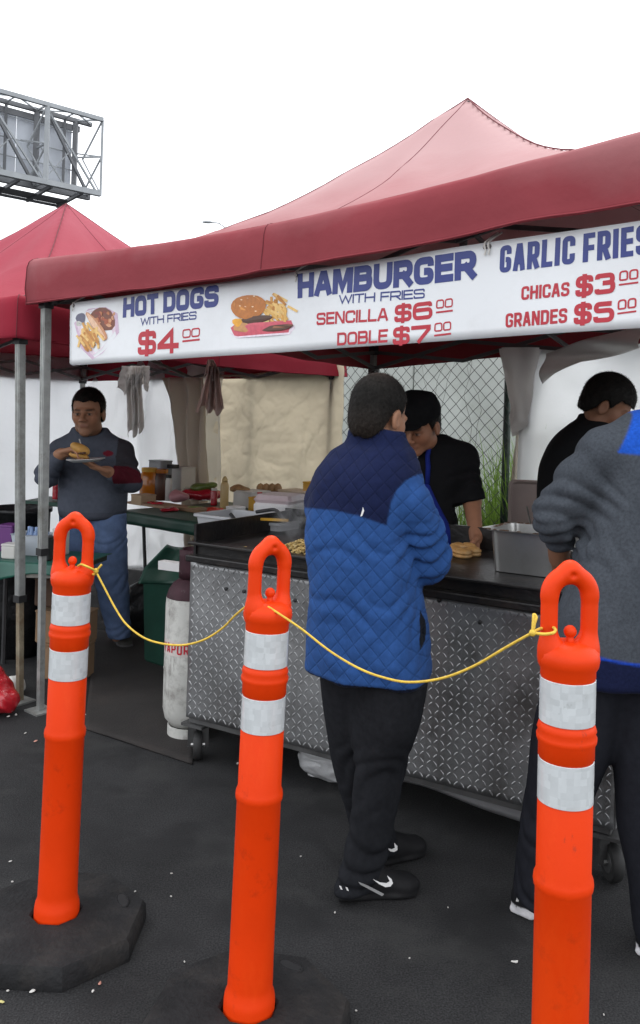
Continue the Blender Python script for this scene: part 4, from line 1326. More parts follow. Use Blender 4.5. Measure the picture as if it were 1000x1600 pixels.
MB().lathe([(.094, .0), (.094, .05), (.088, .052), (.088, .0)], 30, gc, cap=False).build('foot_ring', M_CYL, gas)
for a0 in (200, 20):
    cr_ = MB(); cr_.grid(lambda a, b: gc + Vector((.062 * math.cos(R(a0 + a * 130)), .062 * math.sin(R(a0 + a * 130)), .725 + b * .13)), 14, 4)
    solidify(cr_.build('collar', M_MAROON, gas, smooth=True), .004)
MB().lathe([(.018, .725), (.018, .77), (.026, .775), (.026, .79), (.010, .795), (.010, .81), (.030, .812), (.032, .825), (.028, .84), (.003, .842)], 16, gc).build('valve', M_CYL, gas, smooth=True)
# red VAPOR label on the side that faces the camera
M_LABEL = mat('label_pale', (.55, .50, .47), rough=.6, var=.15)
def cyl_pt(s, z, off=.0):  # s metres round the tank, 0 at the side facing the camera
    th_ = math.atan2(-gc.y, -gc.x) + s / rr
    return gc + Vector(((rr + off) * math.cos(th_), (rr + off) * math.sin(th_), z))
lb = MB(); lb.grid(lambda a, b: cyl_pt(lerp(-.16, .02, a), .385 + b * .068, .0015), 16, 2); lb.build('label', M_LABEL, gas, smooth=True)
x = -.150
for c in 'VAPOR':
    gl = {'V': [[(0, 1), (.5, 0), (1, 1)]], 'P': ['r', [(0, 0), (0, 1), (1, 1), (1, .42), (0, .42)]]}.get(c, GL.get(c))
    mode = gl[0] if isinstance(gl[0], str) else ''
    mb = MB(); wd, hh, th_ = .017, .040, .007; lay = 0
    for pl in gl[1 if mode else 0:]:
        q_ = [(x + px * wd, .399 + py * hh) for px, py in pl]
        pts, cl = rounded(q_, .008) if mode else ([Vector(p) for p in q_], False)
        Ls, Rs, cl = stroke(pts, cl, th_); n = len(Ls); vs = []
        for p, r_ in zip(Ls, Rs):
            for k_ in (p, r_): vs.append(cyl_pt(k_.x, k_.y, .003 + lay * .0004))
        mb._add(vs, [(2 * i, 2 * i + 1, (2 * i + 3) % (2 * n), (2 * i + 2) % (2 * n)) for i in range(n if cl else n - 1)]); lay += 1
    mb.build('letter', M_REDINK, gas); x += .031

# ------------------------------------------------------------------ things on the griddle
PZ = .926
M_BUN = mat('toasted_bun', (.50, .27, .09), rough=.6, var=.25, vscale=25, dirt=(.62, .48, .28), dscale=18, damt=.7)
def on_plate(px, py): return T(px, py, PZ)
bun_px = [(712, 868), (724, 871), (738, 868), (716, 862), (731, 862)]
for i, (px, py) in enumerate(bun_px):
    c = on_plate(px, py); r0 = .034
    b = thing('burger_bun', (c.x, c.y, PZ), ['toasted burger bun at the left end of the row on the griddle', 'toasted burger bun in the middle of the front row beside the steel pan', 'toasted burger bun nearest the steel pan', 'toasted burger bun behind the leftmost one on the griddle', 'toasted burger bun behind the one nearest the pan'][i], 'bun', 'buns toasting on the griddle')
    MB().lathe([(.004, .001), (r0, .001), (r0 + .003, .008), (r0, .014), (.006, .015)], 18, c).build('bottom_half', M_BUN, b, smooth=True)
    MB().lathe([(.004, .0165), (r0 + .001, .0165), (r0 + .004, .022), (r0 * .85, .033), (r0 * .45, .039), (.004, .040)], 18, c).jitter(.003, 30, i).build('top_half', M_BUN, b, smooth=True)
M_ONION = mat('fried_onion', (.55, .40, .16), rough=.45, var=.35, vscale=30)
onc = T(470, 862, PZ)
on = MB()
for i in range(520):
    a = rnd.uniform(0, 6.28); r_ = abs(rnd.gauss(0, .055)); p = Vector((onc.x + r_ * math.cos(a) * 1.5, onc.y + r_ * math.sin(a), PZ + .003 + max(0, .05 - r_ * .55) * rnd.random()))
    on.box(p, (rnd.uniform(.008, .02), .006, .004), Matrix.Rotation(rnd.uniform(0, 6.28), 3, 'Z') @ Matrix.Rotation(rnd.uniform(-.6, .6), 3, 'X'))
o = on.build('fried_onions', M_ONION); o['kind'] = 'stuff'; o['label'] = 'heap of chopped onions frying on the griddle'
# deep stainless pan
pa, pb = T(760, 893, PZ), T(850, 908, PZ)
pd_ = (pb - pa); pd_.z = 0; plen = .30; pd_ = cu; pang = CANG
pc_ = pa + pd_ * (plen / 2) + cv * .14; pc_.z = PZ
pan = thing('steel_pan', pc_, 'deep stainless steel food pan on the griddle behind the nearest bollard', 'pan')
def rr_ring(hx, hy, rad, z, n=5):
    out = []
    for cxs, cys, a0 in ((1, 1, 0), (-1, 1, 90), (-1, -1, 180), (1, -1, 270)):
        for i in range(n + 1):
            a = R(a0 + 90 * i / n); out.append((cxs * (hx - rad) + rad * math.cos(a), cys * (hy - rad) + rad * math.sin(a), z))
    return out
def shell(c, ang, rings, m, name, parent, closed_bottom=True):
    mb = MB(); Mz = Matrix.Rotation(ang, 3, 'Z'); n = len(rings[0])
    vs = [Vector(c) + Mz @ Vector(p) for r_ in rings for p in r_]; fs = []
    for i in range(len(rings) - 1):
        for k in range(n):
            q_ = (k + 1) % n; fs.append((i * n + k, i * n + q_, i * n + n + q_, i * n + n + k))
    fs.append(tuple(range(n - 1, -1, -1))); fs.append(tuple((len(rings) - 1) * n + k for k in range(n)))
    mb._add(vs, fs); o = mb.build(name, m, parent); return smooth_by_angle(o, 45)
ph = .155
shell(pc_, pang, [rr_ring(.135, .115, .03, .002), rr_ring(.148, .128, .035, ph - .003), rr_ring(.165, .145, .04, ph), rr_ring(.166, .146, .04, ph + .004), rr_ring(.146, .126, .033, ph + .003), rr_ring(.132, .112, .03, .012)], M_STL, 'body', pan)
M_GREASE = mat('baked_grease', (.10, .055, .03), rough=.4, var=.4, vscale=20)
gs = MB()
for i in range(46):
    t = rnd.random(); side = rnd.randrange(4)
    x_, y_ = [(lerp(-.15, .15, t), -.137), (.157, lerp(-.13, .13, t)), (lerp(-.15, .15, t), .137), (-.157, lerp(-.13, .13, t))][side]
    p = Vector(pc_) + Matrix.Rotation(pang, 3, 'Z') @ Vector((x_, y_, ph + .004))
    gs.ball(p, (rnd.uniform(.004, .014), rnd.uniform(.003, .008), .003), 6)
go_ = gs.build('grease_spots', M_GREASE, pan); go_['kind'] = 'stuff'
# smaller pan with tongs further right
c2 = cp(1.62, .36, PZ)
p2 = thing('steel_tray', c2, 'small steel tray on the griddle half hidden by the grey sleeve', 'tray')
shell(c2, CANG, [rr_ring(.09, .07, .02, .002), rr_ring(.10, .08, .02, .10), rr_ring(.112, .092, .02, .102), rr_ring(.098, .078, .02, .1035), rr_ring(.085, .065, .02, .01)], M_STL, 'body', p2)
c3 = T(832, 834, 1.0); c3 = Vector((c3.x, c3.y, PZ))
# ================================================================== food table behind the cart
M_GCLOTH = mat('green_tablecloth', (.012, .055, .038), rough=.45, var=.2, vscale=5, bump=.15, bscale=18)
M_TLEG = mat('table_leg_steel', (.05, .05, .052), rough=.5, metal=.5)
TZ = .78
ta = T(191, 798, TZ); tu, tv = U1, V1
TLEN, TDEP = 2.35, 1.0
def tp(s, d, z): p = ta + tu * s + tv * d; return Vector((p.x, p.y, z))
tab = thing('food_table', tp(TLEN / 2, TDEP / 2, 0), 'long folding table under a dark green cloth, loaded with food supplies', 'table')
MB().box(tp(TLEN / 2, TDEP / 2, TZ - .02), (TLEN, TDEP, .03), -AT, bev=.006).build('table_top', M_TLEG, tab)
def tcl(a, b):
    # cloth: top sheet that drops over the front and left edges
    s = lerp(-.015, TLEN + .015, a); d = b * (TDEP + .11) - .10
    drop = 0
    if d < -.015: drop = (-.015 - d) * 1.0; d = -.016 - .004 * math.sin(a * 60)
    p = tp(s, d, TZ - drop + .002)
    return p
mb = MB(); mb.grid(tcl, 60, 40); solidify(mb.build('tablecloth', M_GCLOTH, tab, smooth=True), .002)
for s in (.18, TLEN - .3):
    for d in (.08, TDEP - .08):
        MB().tube([tp(s - .05, d, TZ - .03), tp(s + .03, d, 0)], .012, 8).build('leg', M_TLEG, tab)
    MB().tube([tp(s - .02, .08, .3), tp(s - .02, TDEP - .08, .3)], .01, 6).build('crossbar', M_TLEG, tab)

M_PLY = mat('brown_board', (.30, .20, .13), rough=.7, var=.2, vscale=8)
M_TAN = mat('tan_card', (.42, .31, .20), rough=.8, var=.12)
M_AMBER = mat('orange_liquid', (.50, .17, .012), rough=.15, var=.15, trans=.35, tcol=(.75, .28, .02), coat=.5)
M_DKFOOD = mat('dark_salsa', (.07, .028, .016), rough=.4, var=.3)
M_WPL = mat('white_plastic', (.60, .59, .56), rough=.4, var=.06, trans=.12)
M_FOAM = mat('white_foam', (.66, .65, .65), rough=.6, var=.05)
M_PINK = mat('pink_plastic', (.42, .20, .22), rough=.4, var=.12)
M_REDPL = mat('red_plastic', (.38, .012, .025), rough=.22, var=.2, vscale=12, spec=.7, bump=.4, bscale=20, bdist=.02)
M_GREENPL = mat('green_bag', (.10, .15, .03), rough=.35, var=.4, vscale=16)
M_YEL = mat('yellow_card', (.50, .27, .02), rough=.6, var=.15)
M_MUST = mat('mustard_bottle', (.55, .40, .18), rough=.35, var=.06, trans=.15)
M_GREYPL = mat('grey_plastic', (.20, .21, .22), rough=.4, var=.1)
M_LGREY = mat('pale_grey_plastic', (.50, .51, .53), rough=.35, var=.08, trans=.2)
M_CARD = mat('cardboard', (.24, .15, .085), rough=.85, var=.12, vscale=7, dirt=(.12, .075, .045), dscale=5, damt=.5)
M_BREAD = mat('bread', (.30, .17, .07), rough=.6, var=.3, vscale=20)

def tpt(px, py, z=None): return T(px, py, TZ if z is None else z) + Vector((0, 0, .004))
def wd(px, Y): return px * Y / F_PX
def jar(px, py, wpx, hpx, m, lid, label, cat, neck=True, name='jar'):
    c = tpt(px, py); Y = c.y; r_ = wd(wpx, Y) / 2; h = wd(hpx, Y)
    t = thing(name, c, label, cat)
    MB().lathe([(r_ * .9, 0), (r_, .012), (r_, h * .78), (r_ * .8, h * .88), (r_ * .78, h * .9)], 20, c).build('body', m, t, smooth=True)
    MB().lathe([(r_ * .84, h * .885), (r_ * .84, h), (r_ * .8, h * 1.01), (.004, h * 1.01)], 20, c).build('lid', lid, t)
    return t
def crate_box(px, py, wpx, hpx, dep, m, label, cat, name='box', z=None, rz=-AT, flaps=False, c=None):
    c = c if c is not None else tpt(px, py, z); Y = c.y; w_, h = wd(wpx, Y), wd(hpx, Y)
    t = thing(name, c, label, cat)
    Mz = Matrix.Rotation(rz, 3, 'Z'); back = Mz @ Vector((0, dep / 2, 0))
    MB().box(c + back + Vector((0, 0, h / 2)), (w_, dep, h), Mz, bev=min(.006, h * .1)).build('body', m, t)
    MB().box(c + back + Vector((0, 0, h + .004)), (w_ * 1.02, dep * 1.02, .012), Mz, bev=.003).build('lid', m, t)
    return t
jar(232, 782, 29, 50, M_AMBER, M_YEL, 'big jar of orange drink, left of the two, on the green table', 'jar')
jar(249, 782, 30, 48, M_DKFOOD, M_AMBER, 'squat jar of dark salsa with an orange top, on the green table', 'jar')
crate_box(274, 776, 24, 44, .16, M_WPL, 'white carton with a dark cap behind the salsa jar', 'carton', 'carton')
MB().box(tpt(266, 733, 1.02) + Vector((0, .1, .012)), (.09, .07, .03), -AT, bev=.005).build('x', M_BLK)
bpy.data.objects['x'].name = 'lid_box'; tag(bpy.data.objects['lid_box'], 'small black tub standing on top of the white carton', 'tub')
crate_box(240, 778, 30, 56, .12, M_GREYPL, 'grey plastic box behind the jar of orange drink', 'box')
c = tpt(240, 791)
t = thing('cutting_board', c, 'tan cutting board with red meat on the green table', 'board')
MB().box(c + tv * .02 + Vector((0, 0, .009)), (.44, .20, .016), -AT, bev=.004).build('board', M_PLY, t)
mt = MB()
for i in range(14): mt.ball(c + tu * rnd.uniform(-.16, .1) + tv * rnd.uniform(-.05, .05) + Vector((0, 0, .022)), (rnd.uniform(.02, .045), .022, .008), 8)
mo = mt.build('meat_slices', M_REDPL, t, smooth=True); mo['kind'] = 'stuff'
def bag(px, py, rx, ry, rz_, m, label, seed, name='food_bag', cat='bag', z=TZ, tilt=0):
    c = T(px, py, z); k = c.y / F_PX; h = .012
    r_ = Vector((rx * k, max(rx * k * .6, .07), ry * k))
    f = Field((c.x - r_.x * 1.4 - .03, c.y - r_.y * 1.5, z - .02), (c.x + r_.x * 1.4 + .03, c.y + r_.y * 2, z + r_.z * 2.8), h)
    cc = (c.x, c.y + r_.y * .3, z + r_.z)
    Mt = Matrix.Rotation(tilt, 3, 'Y')
    f.ell(cc, (r_.x, r_.y, r_.z), Mt, k=.02)
    e = Mt @ Vector((r_.x * .95, 0, 0)); f.ell((cc[0] + e.x, cc[1], cc[2] + e.z), (r_.x * .32, r_.y * .5, r_.z * .35), Mt, k=.03)
    rs = random.Random(seed); p1, p2, p3 = rs.uniform(0, 6), rs.uniform(0, 6), rs.uniform(20, 40)
    f.add(lambda x, y, zz: .007 * np.sin(p3 * x * 1.3 + p1 + 2 * np.sin(25 * zz + p2)) * np.sin(30 * y + 22 * zz + p2)); f.cut(lambda x, y, zz: z + .004 - zz + 0 * x + 0 * y)
    o = f.build(name, m, None); tag(o, label, cat); return o
bag(313, 783, 34, 10, 0, M_REDPL, 'shiny dark red food bag lying on the green table', 3)
bag(315, 768, 19, 7, 0, M_GREENPL, 'green bag of vegetables resting on the red food bag', 4, z=TZ + .075, tilt=-.15)
bag(277, 786, 15, 10, 0, M_PINK, 'crumpled pink plastic bag beside the salsa jar', 5)
# squeeze bottle
c = tpt(350, 796); k = c.y / F_PX
t = thing('squeeze_bottle', c, 'tall cream-coloured squeeze bottle standing on the green table', 'bottle')
MB().lathe([(6 * k, 0), (6.6 * k, 2 * k), (6.6 * k, 36 * k), (5.6 * k, 40 * k), (4.2 * k, 42 * k)], 18, c).build('body', M_MUST, t, smooth=True)
MB().lathe([(4.6 * k, 42 * k), (4.6 * k, 46 * k), (3 * k, 49 * k), (1.4 * k, 51 * k)], 14, c).build('cap', M_MUST, t, smooth=True)
crate_box(378, 794, 42, 24, .2, M_WPL, 'white tub with a pink lid right of the squeeze bottle', 'tub', 'tub')
crate_box(393, 800, 17, 20, .1, M_YEL, 'yellow carton in front of the white tub', 'carton', 'carton')
c = tpt(420, 790); t = thing('bread_pack', c, 'clear pack of brown bread rolls behind the white cooler', 'bread')
for i in range(4):
    q_ = W(407 + i * 9, 764, c.y); MB().ball(q_, (.033, .05, .045), 10).build('roll', M_BREAD, t, smooth=True)
MB().ball(W(420, 778, c.y), (.085, .07, .06), 12).jitter(.012, 20, 2).build('wrapper', M_BREAD, t, smooth=True)
c = tpt(448, 804)
crate_box(455, 800, 60, 30, .2, M_TAN, 'tan cardboard box on the table behind the white cooler', 'box')
crate_box(290, 800, 60, 4, .1, M_CARD, 'thin brown tray on the front edge of the green table', 'tray', 'tray')

M_LETT = mat('lettuce', (.14, .22, .05), rough=.5, var=.4, vscale=25)
M_TOM = mat('tomato', (.42, .03, .015), rough=.25, var=.15)
crate_box(212, 790, 26, 14, .14, M_TAN, 'low tan box at the left end of the green table', 'box')
jar(262, 783, 12, 40, M_WPL, M_BLK, 'slim white bottle with a black cap behind the pink bag', 'bottle', name='bottle')
jar(293, 781, 15, 18, M_YEL, M_WPL, 'short yellow tub with a white lid behind the red bag', 'tub', name='tub')
jar(334, 790, 11, 26, M_REDPL, M_WPL, 'small red sauce bottle beside the tall cream squeeze bottle', 'bottle', name='sauce_bottle')
bag(300, 799, 13, 4, 0, M_LETT, 'small heap of green lettuce at the front of the table', 31, 'lettuce_heap', 'lettuce')
bag(330, 801, 16, 4, 0, M_TOM, 'heap of sliced tomato at the front of the table', 32, 'tomato_heap', 'tomato')
bag(262, 800, 14, 3, 0, M_REDPL, 'flat red meat packet on the front edge of the table', 33, 'meat_packet', 'packet')
crate_box(360, 803, 22, 8, .1, M_FOAM, 'stack of white foam trays on the table front', 'trays', 'tray_stack')
bag(372, 770, 15, 6, 0, M_BREAD, 'bag of bread on top of the white tub', 34, 'bread_bag', 'bread', z=TZ + .105)
jar(405, 800, 10, 30, M_AMBER, M_REDPL, 'amber sauce bottle with a red cap right of the yellow carton', 'bottle', name='sauce_bottle')
crate_box(490, 798, 40, 34, .2, M_REDPL, 'red carton on the table close to the blue jacket', 'carton', 'carton')
crate_box(478, 800, 18, 44, .12, M_YEL, 'tall yellow carton on the table close to the blue jacket', 'carton', 'carton')
# white cooler standing on a stool just behind the griddle
cc = T(436, 835, .93); cY_ = 4.75
cc = W(436, 832, cY_)
cool = thing('cooler', (cc.x, cc.y, 0), 'white cooler box with a pinkish lid behind the griddle', 'cooler')
w_, h_ = wd(66, cY_), wd(46, cY_)
MB().box((cc.x, cc.y + .12, cc.z + h_ / 2), (w_, .24, h_), -AT * .55, bev=.02, taper=1.03).build('body', M_FOAM, cool)
MB().box((cc.x, cc.y + .12, cc.z + h_ + .016), (w_ * 1.04, .25, .045), -AT * .55, bev=.018, taper=.93).build('lid', mat('cooler_lid', (.52, .42, .44), rough=.45, var=.06), cool)
zt_ = cc.z
for sx in (-.09, .09):
    for sy in (.04, .2): MB().tube([(cc.x + sx, cc.y + sy, 0), (cc.x + sx, cc.y + sy, zt_ - .02)], .012, 6).build('stand_leg', M_TLEG, cool)
MB().box((cc.x, cc.y + .12, zt_ - .012), (w_ + .02, .26, .022), -AT * .55).build('stand_top', M_TLEG, cool)

# pale grey tub with a black wire handle at the left end of the griddle
k_ = 4.35
g0, g1 = W(308, 868, 4.45), W(440, 872, 4.15)
gd = (g1 - g0); gd.z = 0; gl_ = gd.length; gd.normalize(); gang = math.atan2(gd.y, gd.x); gn = Vector((-gd.y, gd.x, 0))
zb = .86
tub = thing('plastic_tub', (lerp(g0, g1, .5)).to_2d().to_3d() + gn * .12, 'pale grey plastic tub with a black wire handle behind the left end of the griddle', 'tub')
ctr_ = lerp(g0, g1, .5) + gn * .12; ctr_.z = zb - .10
hz = .205
shell(ctr_, gang, [rr_ring(gl_ / 2 - .03, .12, .03, .0), rr_ring(gl_ / 2, .15, .03, hz - .015), rr_ring(gl_ / 2 + .012, .162, .03, hz - .012), rr_ring(gl_ / 2 + .012, .162, .03, hz), rr_ring(gl_ / 2 - .008, .142, .03, hz), rr_ring(gl_ / 2 - .035, .115, .03, .012)], M_LGREY, 'body', tub)
for sx in (-1, 1):
    for sy in (-1, 1):
        p = ctr_ + gd * (sx * (gl_ / 2 - .08)) + gn * (sy * .09)
        MB().tube([(p.x, p.y, 0), (p.x, p.y, ctr_.z + .005)], .014, 6).build('stand_leg', M_TLEG, tub)
MB().tube([W(360, 803, 4.18), W(372, 818, 4.14), W(384, 832, 4.1)], .009, 8).build('handle_bar', M_BLK, tub, smooth=True)
MB().tube(cat_pts([(400, 800, 4.3), (420, 797, 4.28), (430, 797, 4.25), (437, 803, 4.2), (446, 815, 4.15)], 5), .009, 8).build('handle', M_BLK, tub, smooth=True)
MB().bar(W(408, 811, 4.08), W(450, 813, 4.0), .012, .012).build('yellow_edge', M_YEL, tub)

# ================================================================== green bin with white tray, dark bags under the table
gbx = W(262, 912, 5.0); gbx.z = 0
gbin = thing('green_bin', gbx, 'dark green bin with a white tray on its rim beside the gas cylinder', 'bin')
def gbf(a, b):
    lx = np.interp(b, [0, .4, 1], [216, 226, 262]); rx = np.interp(b, [0, 1], [312, 310])
    return W(lerp(lx, rx, a), lerp(912, 851, b) + 5 * math.sin(a * 3) * b, 4.75 + .22 * b + .1 * math.sin(a * 3))
mb = MB(); mb.grid(gbf, 20, 12); solidify(mb.build('lid', M_GCLOTH, gbin, smooth=True), .012)
MB().bar(W(252, 882, 4.62), W(306, 889, 4.5), .05, .045).build('tray', M_FOAM, gbin)
c = W(265, 960, 4.95)
MB().box((c.x + .05, c.y + .15, .26), (.34, .3, .52), -AT, taper=1.1, bev=.02).build('body', M_GCLOTH, gbin)
M_DKBAG = mat('black_bag', (.012, .012, .013), rough=.4, var=.3, bump=.6, bscale=14, bdist=.03, spec=.3)
M_DKBROWN = mat('dark_brown_bundle', (.035, .027, .022), rough=.8, var=.4, vscale=10)
def lump(px, py, Y, rx, rz_, m, label, seed, name='bag', cat='bag'):
    c = W(px, py, Y); k = Y / F_PX; c.z = 0
    r_ = (rx * k, rx * k * .7, rz_ * k)
    f = Field((c.x - r_[0] * 1.5, c.y - r_[1] * 1.5, -.02), (c.x + r_[0] * 1.5, c.y + r_[1] * 1.5, r_[2] * 2.3 + .08), .016)
    f.ell((c.x, c.y, r_[2] * .95), r_, k=.03); f.ell((c.x + r_[0] * .3, c.y, r_[2] * 1.5), (r_[0] * .5, r_[1] * .5, r_[2] * .5), k=.06)
    rs = random.Random(seed); a, b = rs.uniform(0, 6), rs.uniform(15, 25)
    f.add(lambda x, y, z: .012 * np.sin(b * x + a + 2 * np.sin(13 * z)) * np.sin(b * y * .9 + 14 * z + a)); f.cut(lambda x, y, z: .004 - z + 0 * x + 0 * y)
    o = f.build(name, m, None); tag(o, label, cat); return o
lump(222, 900, 5.75, 32, 42, M_DKBAG, 'black bag standing behind the man eating, under the green table', 11)
lump(272, 900, 5.9, 42, 38, M_DKBROWN, 'dark brown bundle piled under the green table', 12, 'bundle', 'bundle')
lump(300, 900, 5.5, 26, 44, M_DKBAG, 'black bag behind the green bin', 13)
crate_box(236, 940, 36, 32, .25, M_CARD, 'small cardboard box on the ground under the green table', 'cardboard box', 'cardboard_box', c=T(236, 944))
crate_box(232, 900, 26, 10, .02, M_WPL, 'x', 'box', 'sheet', c=W(228, 930, 5.35)) if False else None

# ================================================================== left table with its clutter
LZ = .66
la = T(-60, 884, LZ); lb_ = T(166, 872, LZ)
la = W(-70, 876, 4.62); lb_ = W(118, 872, 4.5)
ld = lb_ - la; ld.z = 0; LL = ld.length; ld.normalize(); ln = Vector((-ld.y, ld.x, 0)); lang = math.atan2(ld.y, ld.x)
def lpnt(s, d, z): p = la + ld * s + ln * d; return Vector((p.x, p.y, z))
ltab = thing('side_table', lpnt(LL / 2, .3, 0), 'small table under a green cloth at the left edge, behind the tent poles', 'table')
MB().box(lpnt(LL / 2, .21, LZ - .02), (LL - .02, .42, .03), lang).build('table_top', M_TLEG, ltab)
def lcl(a, b):
    s = lerp(-.01, LL + .02, a); d = b * .55 - .13
    drop = 0
    if d < -.012: drop = (-.012 - d); d = -.013 - .006 * math.sin(a * 26) - .02 * (drop / .1)
    return lpnt(s, d, LZ + .003 - drop * (.75 + .35 * math.sin(a * 5 + 1)))
mb = MB(); mb.grid(lcl, 50, 30); solidify(mb.build('tablecloth', mat('teal_tablecloth', (.012, .085, .060), rough=.4, var=.2, vscale=5), ltab, smooth=True), .002)
MB().bar(lpnt(LL * .62, -.02, LZ - .055), lpnt(LL - .0, -.02, LZ - .045), .012, .03).build('edge_board', mat('weathered_board', (.20, .19, .17), rough=.8, var=.2, vscale=20), ltab)
for s in (.08, LL - .1):
    for d in (.05, .38): MB().tube([lpnt(s, d, LZ - .03), lpnt(s, d, 0)], .014, 6).build('leg', M_TLEG, ltab)
def lbox(px, py, Y, wpx, hpx, dep, m, label, cat, name):
    c = W(px, py, Y); c.z = LZ + .006
    return crate_box(0, 0, wpx, hpx, dep, m, label, cat, name, c=c, rz=lang)
M_PURP = mat('purple_card', (.12, .03, .16), rough=.5, var=.1)
lbox(6, 862, 4.85, 26, 38, .12, M_PURP, 'purple box on the left table', 'box', 'box')
lbox(12, 866, 4.62, 24, 20, .08, M_WPL, 'stack of white napkins on the left table, behind the first pole', 'napkins', 'napkin_stack')
def blackbox():
    c = W(67, 866, 4.6); c.z = LZ + .006
    t = crate_box(0, 0, 20, 34, .07, M_BLK, 'black box with small white print on the left table', 'box', 'box', c=c, rz=lang)
    k = 4.6 / F_PX
    for i, w in enumerate((10, 12, 8, 11)):
        MB().box(c - ln * .0008 + Vector((0, 0, (26 - i * 4) * k)), (w * k, .002, 1.2 * k), lang).build('printed_line', M_WPL, t)
    MB().lathe([(.001, 0), (2.4 * k, 0), (2.4 * k, .001), (.001, .001)], 10, c - ln * .0016 + Vector((0, 0, 6 * k)), Vector((0, 0, 1)).rotation_difference(-ln).to_matrix()).build('printed_mark', M_WPL, t)
blackbox()
lbox(88, 866, 4.75, 16, 40, .1, M_WPL, 'white carton on the left table beside the black box', 'carton', 'carton')
# clear bin with bluish bottles
M_CLEAR = mat('clear_bin', (.62, .66, .70), rough=.2, var=.08, trans=.4, tcol=(.7, .74, .8))
M_BLUEB = mat('blue_bottle', (.25, .36, .58), rough=.2, var=.35, vscale=20, trans=.3, tcol=(.35, .48, .7))
c = W(42, 860, 4.75); c.z = LZ + .006
cb = thing('clear_bin', c, 'clear plastic bin of blue bottles on the left table between the poles', 'bin')
shell(c + ln * .07, lang, [rr_ring(.085, .07, .02, 0), rr_ring(.10, .08, .02, .11), rr_ring(.105, .085, .02, .112), rr_ring(.095, .075, .02, .113), rr_ring(.08, .06, .02, .01)], M_CLEAR, 'body', cb)
for i in range(7):
    p = c + ln * (.03 + .06 * rnd.random()) + ld * (-.075 + i * .025)
    MB().lathe([(.018, .012), (.02, .02), (.02, .10), (.010, .13), (.010, .15), (.001, .152)], 10, p).build('bottle', M_BLUEB, cb, smooth=True)
c = W(22, 832, 5.1); c.z = LZ
bk = thing('black_tub', Vector((c.x, c.y, 0)), 'wide black plastic tub behind the left table', 'tub')
kk = 5.1 / F_PX
MB().lathe([(40 * kk, .0), (44 * kk, .3), (46 * kk, LZ + .19), (49 * kk, LZ + .192), (49 * kk, LZ + .215), (45 * kk, LZ + .21), (42 * kk, LZ + .1), (.01, LZ + .09)], 28, (c.x, c.y + .1, 0)).build('body', M_DKBAG, bk, smooth=True)
# red can behind man
c = W(87, 780, 5.9); kk = 5.9 / F_PX
can = thing('red_can', (c.x, c.y, c.z), 'tall red can left of the man eating', 'can')
MB().lathe([(5 * kk, 0), (5.4 * kk, .01), (5.4 * kk, 28 * kk), (4.8 * kk, 30 * kk), (.004, 30 * kk)], 16, c).build('body', M_REDPL, can, smooth=True)
MB().lathe([(5.2 * kk, 30 * kk), (5.2 * kk, 32 * kk), (.004, 32 * kk)], 16, c).build('lid', M_WPL, can)
shelf = thing('green_shelf', (c.x, c.y, 0), 'green-topped stand under the red can', 'stand')
MB().box((c.x, c.y + .05, c.z - .022), (.34, .34, .03), lang, bev=.006).build('top', M_GCLOTH, shelf)
for sx in (-.14, .14):
    for sy in (-.09, .19): MB().tube([(c.x + sx, c.y + sy, 0), (c.x + sx, c.y + sy, c.z - .03)], .012, 6).build('leg', M_TLEG, shelf)
# cardboard below, red bag and rubbish
crate_box(0, 0, 84, 48, .16, M_CARD, 'upper cardboard box under the left table', 'cardboard box', 'cardboard_box', c=W(108, 1040, 4.75) * 1.0 if False else Vector((*W(92, 1032, 4.72).to_2d(), .19)), rz=lang)
crate_box(0, 0, 74, 52, .16, M_CARD, 'lower cardboard box on the ground under the left table', 'cardboard box', 'cardboard_box', c=Vector((*W(92, 1082, 4.70).to_2d(), .0)), rz=lang)
crate_box(0, 0, 56, 40, .16, mat('dark_cardboard', (.10, .06, .04), rough=.9, var=.2), 'dark brown box just under the top of the left table', 'box', 'box', c=Vector((*W(78, 980, 4.8).to_2d(), .375)), rz=lang)
M_REDBAG = mat('red_foil_bag', (.42, .010, .018), rough=.18, var=.15, spec=.8, bump=.5, bscale=10, bdist=.04, dirt=(.7, .55, .55), dscale=7, damt=.7, dlo=.62)
rc = T(-14, 1122)
f = Field((rc.x - .3, rc.y - .2, -.02), (rc.x + .3, rc.y + .35, .45), .01)
f.ell((rc.x - .03, rc.y + .06, .105), (.11, .11, .11), k=.03); f.ell((rc.x + .05, rc.y + .04, .07), (.07, .09, .07), k=.05); f.ell((rc.x - .02, rc.y + .06, .21), (.045, .05, .06), k=.05)
f.add(lambda x, y, z: .016 * np.abs(np.sin(24 * x + 2.5 * np.sin(19 * z + 9 * y))) * np.abs(np.sin(21 * z + 17 * y + 6 * x)) + .005 * np.abs(np.sin(60 * x + 47 * z))); f.cut(lambda x, y, z: .004 - z + 0 * x + 0 * y)
o = f.build('red_bag', M_REDBAG, None, relax=0); tag(o, 'shiny red plastic bag on the ground at the left edge', 'bag')
M_PAP = mat('white_scrap', (.60, .58, .55), rough=.7, var=.1)
wp = T(24, 1085); f = Field((wp.x - .08, wp.y - .08, -.01), (wp.x + .08, wp.y + .08, .13), .007)
f.ell((wp.x, wp.y, .05), (.045, .045, .05), k=.02); f.add(lambda x, y, z: .009 * np.sin(70 * x + 50 * z) * np.sin(60 * y + 40 * x)); f.cut(lambda x, y, z: .002 - z + 0 * x + 0 * y)
o = f.build('paper_ball', M_PAP, None, relax=0); tag(o, 'crumpled white paper beside the red bag at the tent pole', 'paper')

